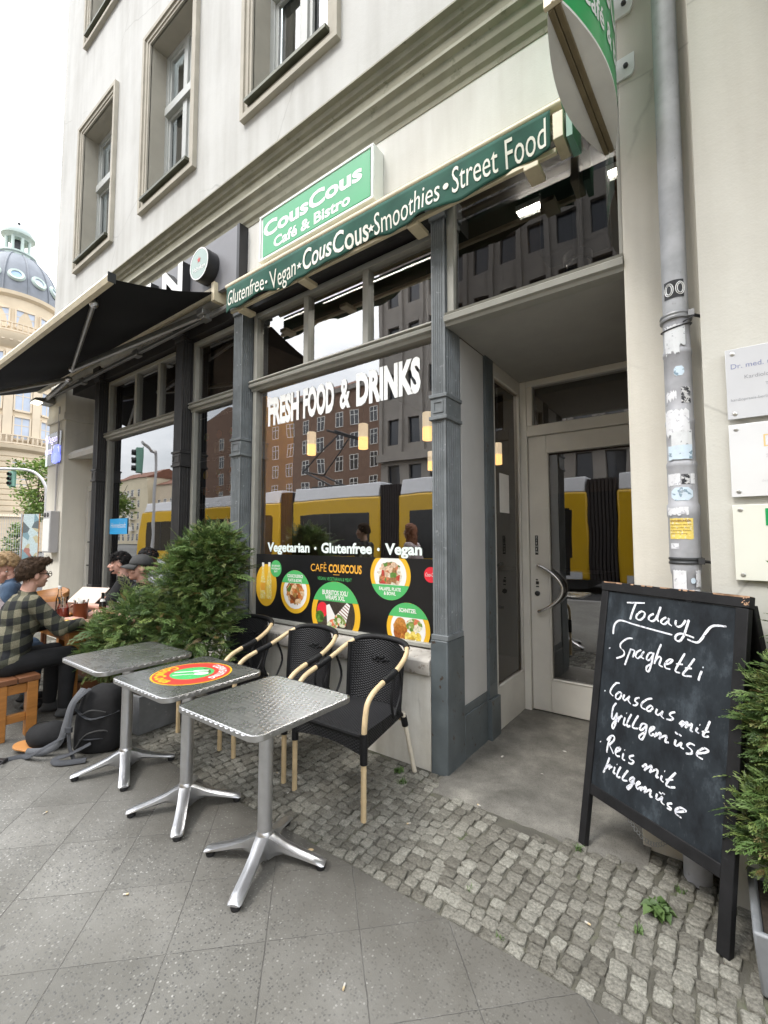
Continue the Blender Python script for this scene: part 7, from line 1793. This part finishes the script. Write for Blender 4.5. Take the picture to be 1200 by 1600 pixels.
# mesh fence with painted boards
t = thing('mesh_fence', 'wire mesh site fence hung with boards across the side street', 'fence', (-22.6, 5.9, -.1), R(36))
part(t, 'fence_post', 'zinc_pipe', lambda b: [b.tube([(x, 0, 0), (x, 0, 2.62)], .025, 8) for x in (-4.4, -2.2, 0, 2.2, 4.4)], smooth=True)
part(t, 'wire_mesh', 'zinc_pipe', lambda b: ([b.box(-4.4, 4.4, -.004, .004, .2 + .2 * k, .208 + .2 * k) for k in range(13)], [b.box(-4.4 + .1 * k, -4.392 + .1 * k, -.005, .005, .1, 2.6) for k in range(89)]))
for lbl, xx, w_, m in (('green and orange painted board on the mesh fence', -1.35, .28, 'graffiti_one'), ('pale blue painted board with red on the mesh fence', .45, .32, 'graffiti_two'), ('small red and white painted board on the mesh fence', 1.25, .14, 'graffiti_one')):
    q = thing('painted_board', lbl, 'board', (-22.6 + xx * math.cos(R(36)) + .05, 5.9 + xx * math.sin(R(36)) - .05, -.1), R(36))
    part(q, 'sheet', m, lambda b: b.box(-w_, w_, -.02, 0, .35, 2.6)); part(q, 'rim', 'orange_wood', lambda b: (b.box(-w_ - .02, -w_, -.025, .002, .33, 2.62), b.box(w_, w_ + .02, -.025, .002, .33, 2.62)))
t = thing('pedestrian_sign', 'dark round street sign on a pole near the corner pier', 'road sign', (-20.6, 6.4, -.1), R(38))
part(t, 'pole', 'zinc_pipe', lambda b: b.tube([(0, 0, 0), (0, 0, 3.2)], .03, 8), smooth=True); part(t, 'plate', 'steel_dark', lambda b: b.lathe([(.24, 0), (.24, .01)], 20, Matrix.Translation((0, -.035, 2.8)) @ Matrix.Rotation(R(90), 4, 'X')))

# ------------------------------------------------------------------ the street behind the camera, mirrored in the glass
t = thing('tram', 'long yellow tram with white roof band and dark windows mirrored in the panes', 'tram', (0, -6.08, -.12))
yN, yF = 0., -2.5
secs = [(-25.0, -13.55), (-12.85, -8.72), (-7.98, -3.0), (-2.2, 4.2), (4.9, 14)]
for i, (a, b_) in enumerate(secs):
    s = part(t, 'body_section', 'tram_yellow', lambda b: (b.box(a, b_, yF, yN, .38, 3.02) if i else b.prism([(-25.05, .38), (-13.55, .38), (-13.55, 3.02), (-24.6, 3.02), (-25.1, 1.3)], yF, yN, Matrix(((1, 0, 0, 0), (0, 0, 1, 0), (0, 1, 0, 0), (0, 0, 0, 1)))),), bevel=.06)
    part(s, 'roof', 'tram_white', lambda b: b.extrude_x([(yN - .02, 3.02), (yN - .14, 3.50), (yF + .14, 3.50), (yF + .02, 3.02)], a + .05 + (.45 if not i else 0), b_ - .05), bevel=.03)
    part(s, 'skirt', 'steel_dark', lambda b: b.box(a + .1, b_ - .1, yF + .1, yN - .1, .14, .38))
    w0, w1 = a + (.45 if i else .9), b_ - .45
    part(s, 'window_band', 'tram_dark', lambda b: b.box(w0, w1, yN - .01, yN + .012, 1.05, 2.50), bevel=.01)
    for q in range(1, int((w1 - w0) / 1.45)): part(s, 'window_post', 'steel_dark', lambda b: b.box(w0 + 1.45 * q, w0 + 1.45 * q + .07, yN + .012, yN + .018, 1.06, 2.49))
    part(s, 'trim_stripe', 'tram_white', lambda b: b.box(a + .2, b_ - .2, yN, yN + .008, .40, .62))
    if i in (0, 2, 3):
        part(s, 'door', 'tram_dark', lambda b: (b.box(w1 - 1.5, w1 - .8, yN - .01, yN + .016, .5, 2.55), b.box(w1 - .77, w1 - .07, yN - .01, yN + .016, .5, 2.55)))
    if i:
        p0 = secs[i - 1][1]
        part(t, 'bellows', 'tram_bellows', lambda b: [b.box(p0 + (a - p0) * k / 8, p0 + (a - p0) * (k + .7) / 8, yF + .06, yN - .06, .4, 3.38) for k in range(8)])
part(t, 'front_window', 'tram_dark', lambda b: b.add([(-25.09, yF + .15, 1.35), (-25.09, yN - .15, 1.35), (-24.62, yN - .2, 2.95), (-24.62, yF + .2, 2.95)], [(0, 1, 2, 3)]))
for y in (yF + .35, yN - .35): part(t, 'headlight', 'sign_white', lambda b: b.ball((-25.05, y, .8), (.06, .14, .09), 10, 8), smooth=True)
def panto(b):
    for y in (yF + .7, yN - .7):
        b.tube([(-11.5, y, 3.62), (-13.0, y, 4.25)], .035, 6); b.tube([(-13.0, y, 4.25), (-11.4, y * .6 + (yF + yN) / 2 * .4, 5.6)], .03, 6)
    b.tube([(-13.0, yF + .7, 4.25), (-13.0, yN - .7, 4.25)], .03, 6); b.tube([(-11.4, yF + .35, 5.62), (-11.4, yN - .35, 5.62)], .04, 6); b.tube([(-11.05, yF + .35, 5.56), (-11.05, yN - .35, 5.56)], .04, 6); b.box(-12.4, -10.9, yF + .5, yN - .5, 3.5, 3.62)
part(t, 'pantograph', 'steel_dark', panto)
t = thing('brick_building', 'brown brick apartment house with white framed windows mirrored in the cafe window', 'building', (0, -45.5, 0))
part(t, 'wall', 'brown_brick', lambda b: b.prism([(-86, 0), (-36, 0), (-36, 25.0), (-62, 25.0), (-68, 25.5), (-75, 27.0), (-86, 24.5)], -14, 0, Matrix(((1, 0, 0, 0), (0, 0, 1, 0), (0, 1, 0, 0), (0, 0, 0, 1)))))
part(t, 'cornice', 'grey_stone', lambda b: (b.box(-62, -35.8, 0, .35, 24.2, 24.9), b.box(-86, -36, 0, .12, 4.2, 4.5)))
part(t, 'roof', 'roof_tile', lambda b: b.extrude_x([(.2, 25), (-6, 28.2), (-14, 25)], -62, -36))
wx = [-57.3, -53.5, -50.0, -46.2, -43.2, -39.5, -61, -65, -69, -73, -77]
block_windows(t, wx, [1.0, 5.2, 8.5, 12.0, 15.4, 18.8], .0, 1.4, 2.1, 'paper', 'dark_glass', 1)
t = thing('office_building', 'grey stone office block with rows of deep windows mirrored in the panes', 'building', (0, -22.1, 0))
zr = [1.2, 5.0, 8.6, 12.2, 15.8, 19.4, 23.0]; xr = [-19.4 + 1.84 * k for k in range(12)]
def gw(b):
    wall_grid(b, -20.6, 9, 0, 26.6, 0, [(x - .55, x + .55, z, z + 2.0) for x in xr for z in zr], -.35)
    b.quad((-20.6, -16, 0), (-20.6, 0, 0), (-20.6, 0, 26.6), (-20.6, -16, 26.6)); b.quad((9, 0, 0), (9, -16, 0), (9, -16, 26.6), (9, 0, 26.6)); b.quad((-20.6, 0, 26.6), (9, 0, 26.6), (9, -16, 26.6), (-20.6, -16, 26.6)); b.quad((-20.6, -16, 0), (-20.6, -16, 26.6), (9, -16, 26.6), (9, -16, 0))
part(t, 'wall', 'grey_stone', gw)
part(t, 'ledge', 'grey_stone', lambda b: (b.box(-20.8, 9, .0, .45, 7.3, 7.9), b.box(-20.8, 9, 0, .6, 26.0, 26.9), [b.box(-20.65 + 1.84 * k, -20.35 + 1.84 * k, 0, .22, 7.9, 26.0) for k in range(16)]))
block_windows(t, xr, zr, -.28, 1.0, 1.95, 'steel_dark', 'dark_glass', 1, cross=False)
for i, (x0, x1, y, h, m) in enumerate(((-150, -128, -56, 19, 'cream_house'), (-127, -112, -58, 16.5, 'dome_stone_pale'), (-111, -92, -60, 11.5, 'cream_house'))):
    t = thing('town_house', ('cream town house with balconies far along the street, tallest of its row', 'pale town house with balconies in the middle of its far row', 'low yellow town house with brown roof far along the street')[i], 'building', (0, y, 0))
    part(t, 'wall', m, lambda b: b.box(x0, x1, -12, 0, 0, h)); part(t, 'roof', 'roof_tile', lambda b: b.extrude_x([(.4, h), (-6, h + 3.0), (-12, h)], x0 - .2, x1 + .2))
    fl = [1.0 + 3.2 * k for k in range(int((h - 1.5) / 3.2))]; xs_ = [x0 + 2 + 3 * k for k in range(int((x1 - x0 - 2) / 3))]
    block_windows(t, xs_, fl, 0, 1.2, 1.9, 'paper', 'dark_glass', 1)
    for z in fl[1:]:
        for x in xs_[1::3]: part(t, 'balcony', 'paper', lambda b: (b.box(x - 1.3, x + 1.3, 0, 1.1, z - .3, z - .12), b.box(x - 1.3, x + 1.3, 1.05, 1.1, z - .12, z + .8)))
street_tree('street tree by the far corner of the tram street', -60.0, -18.0, 10.0, 3.2, 2600, 13, .22, .24)
t = thing('traffic_light', 'hanging traffic light over the tram street mirrored in the far shop window', 'traffic light', (-17.8, -3.2, -.1))
part(t, 'mast', 'wall_box', lambda b: b.tube(smooth_path([(-1.6, -.9, 0), (-1.6, -.9, 4.9), (-1.3, -.6, 5.3), (0, .4, 5.35)]), .06, 10), smooth=True)
signal_head(t, 0, .5, 4.15, R(200))
bpy.data.scenes.remove(_tmp)
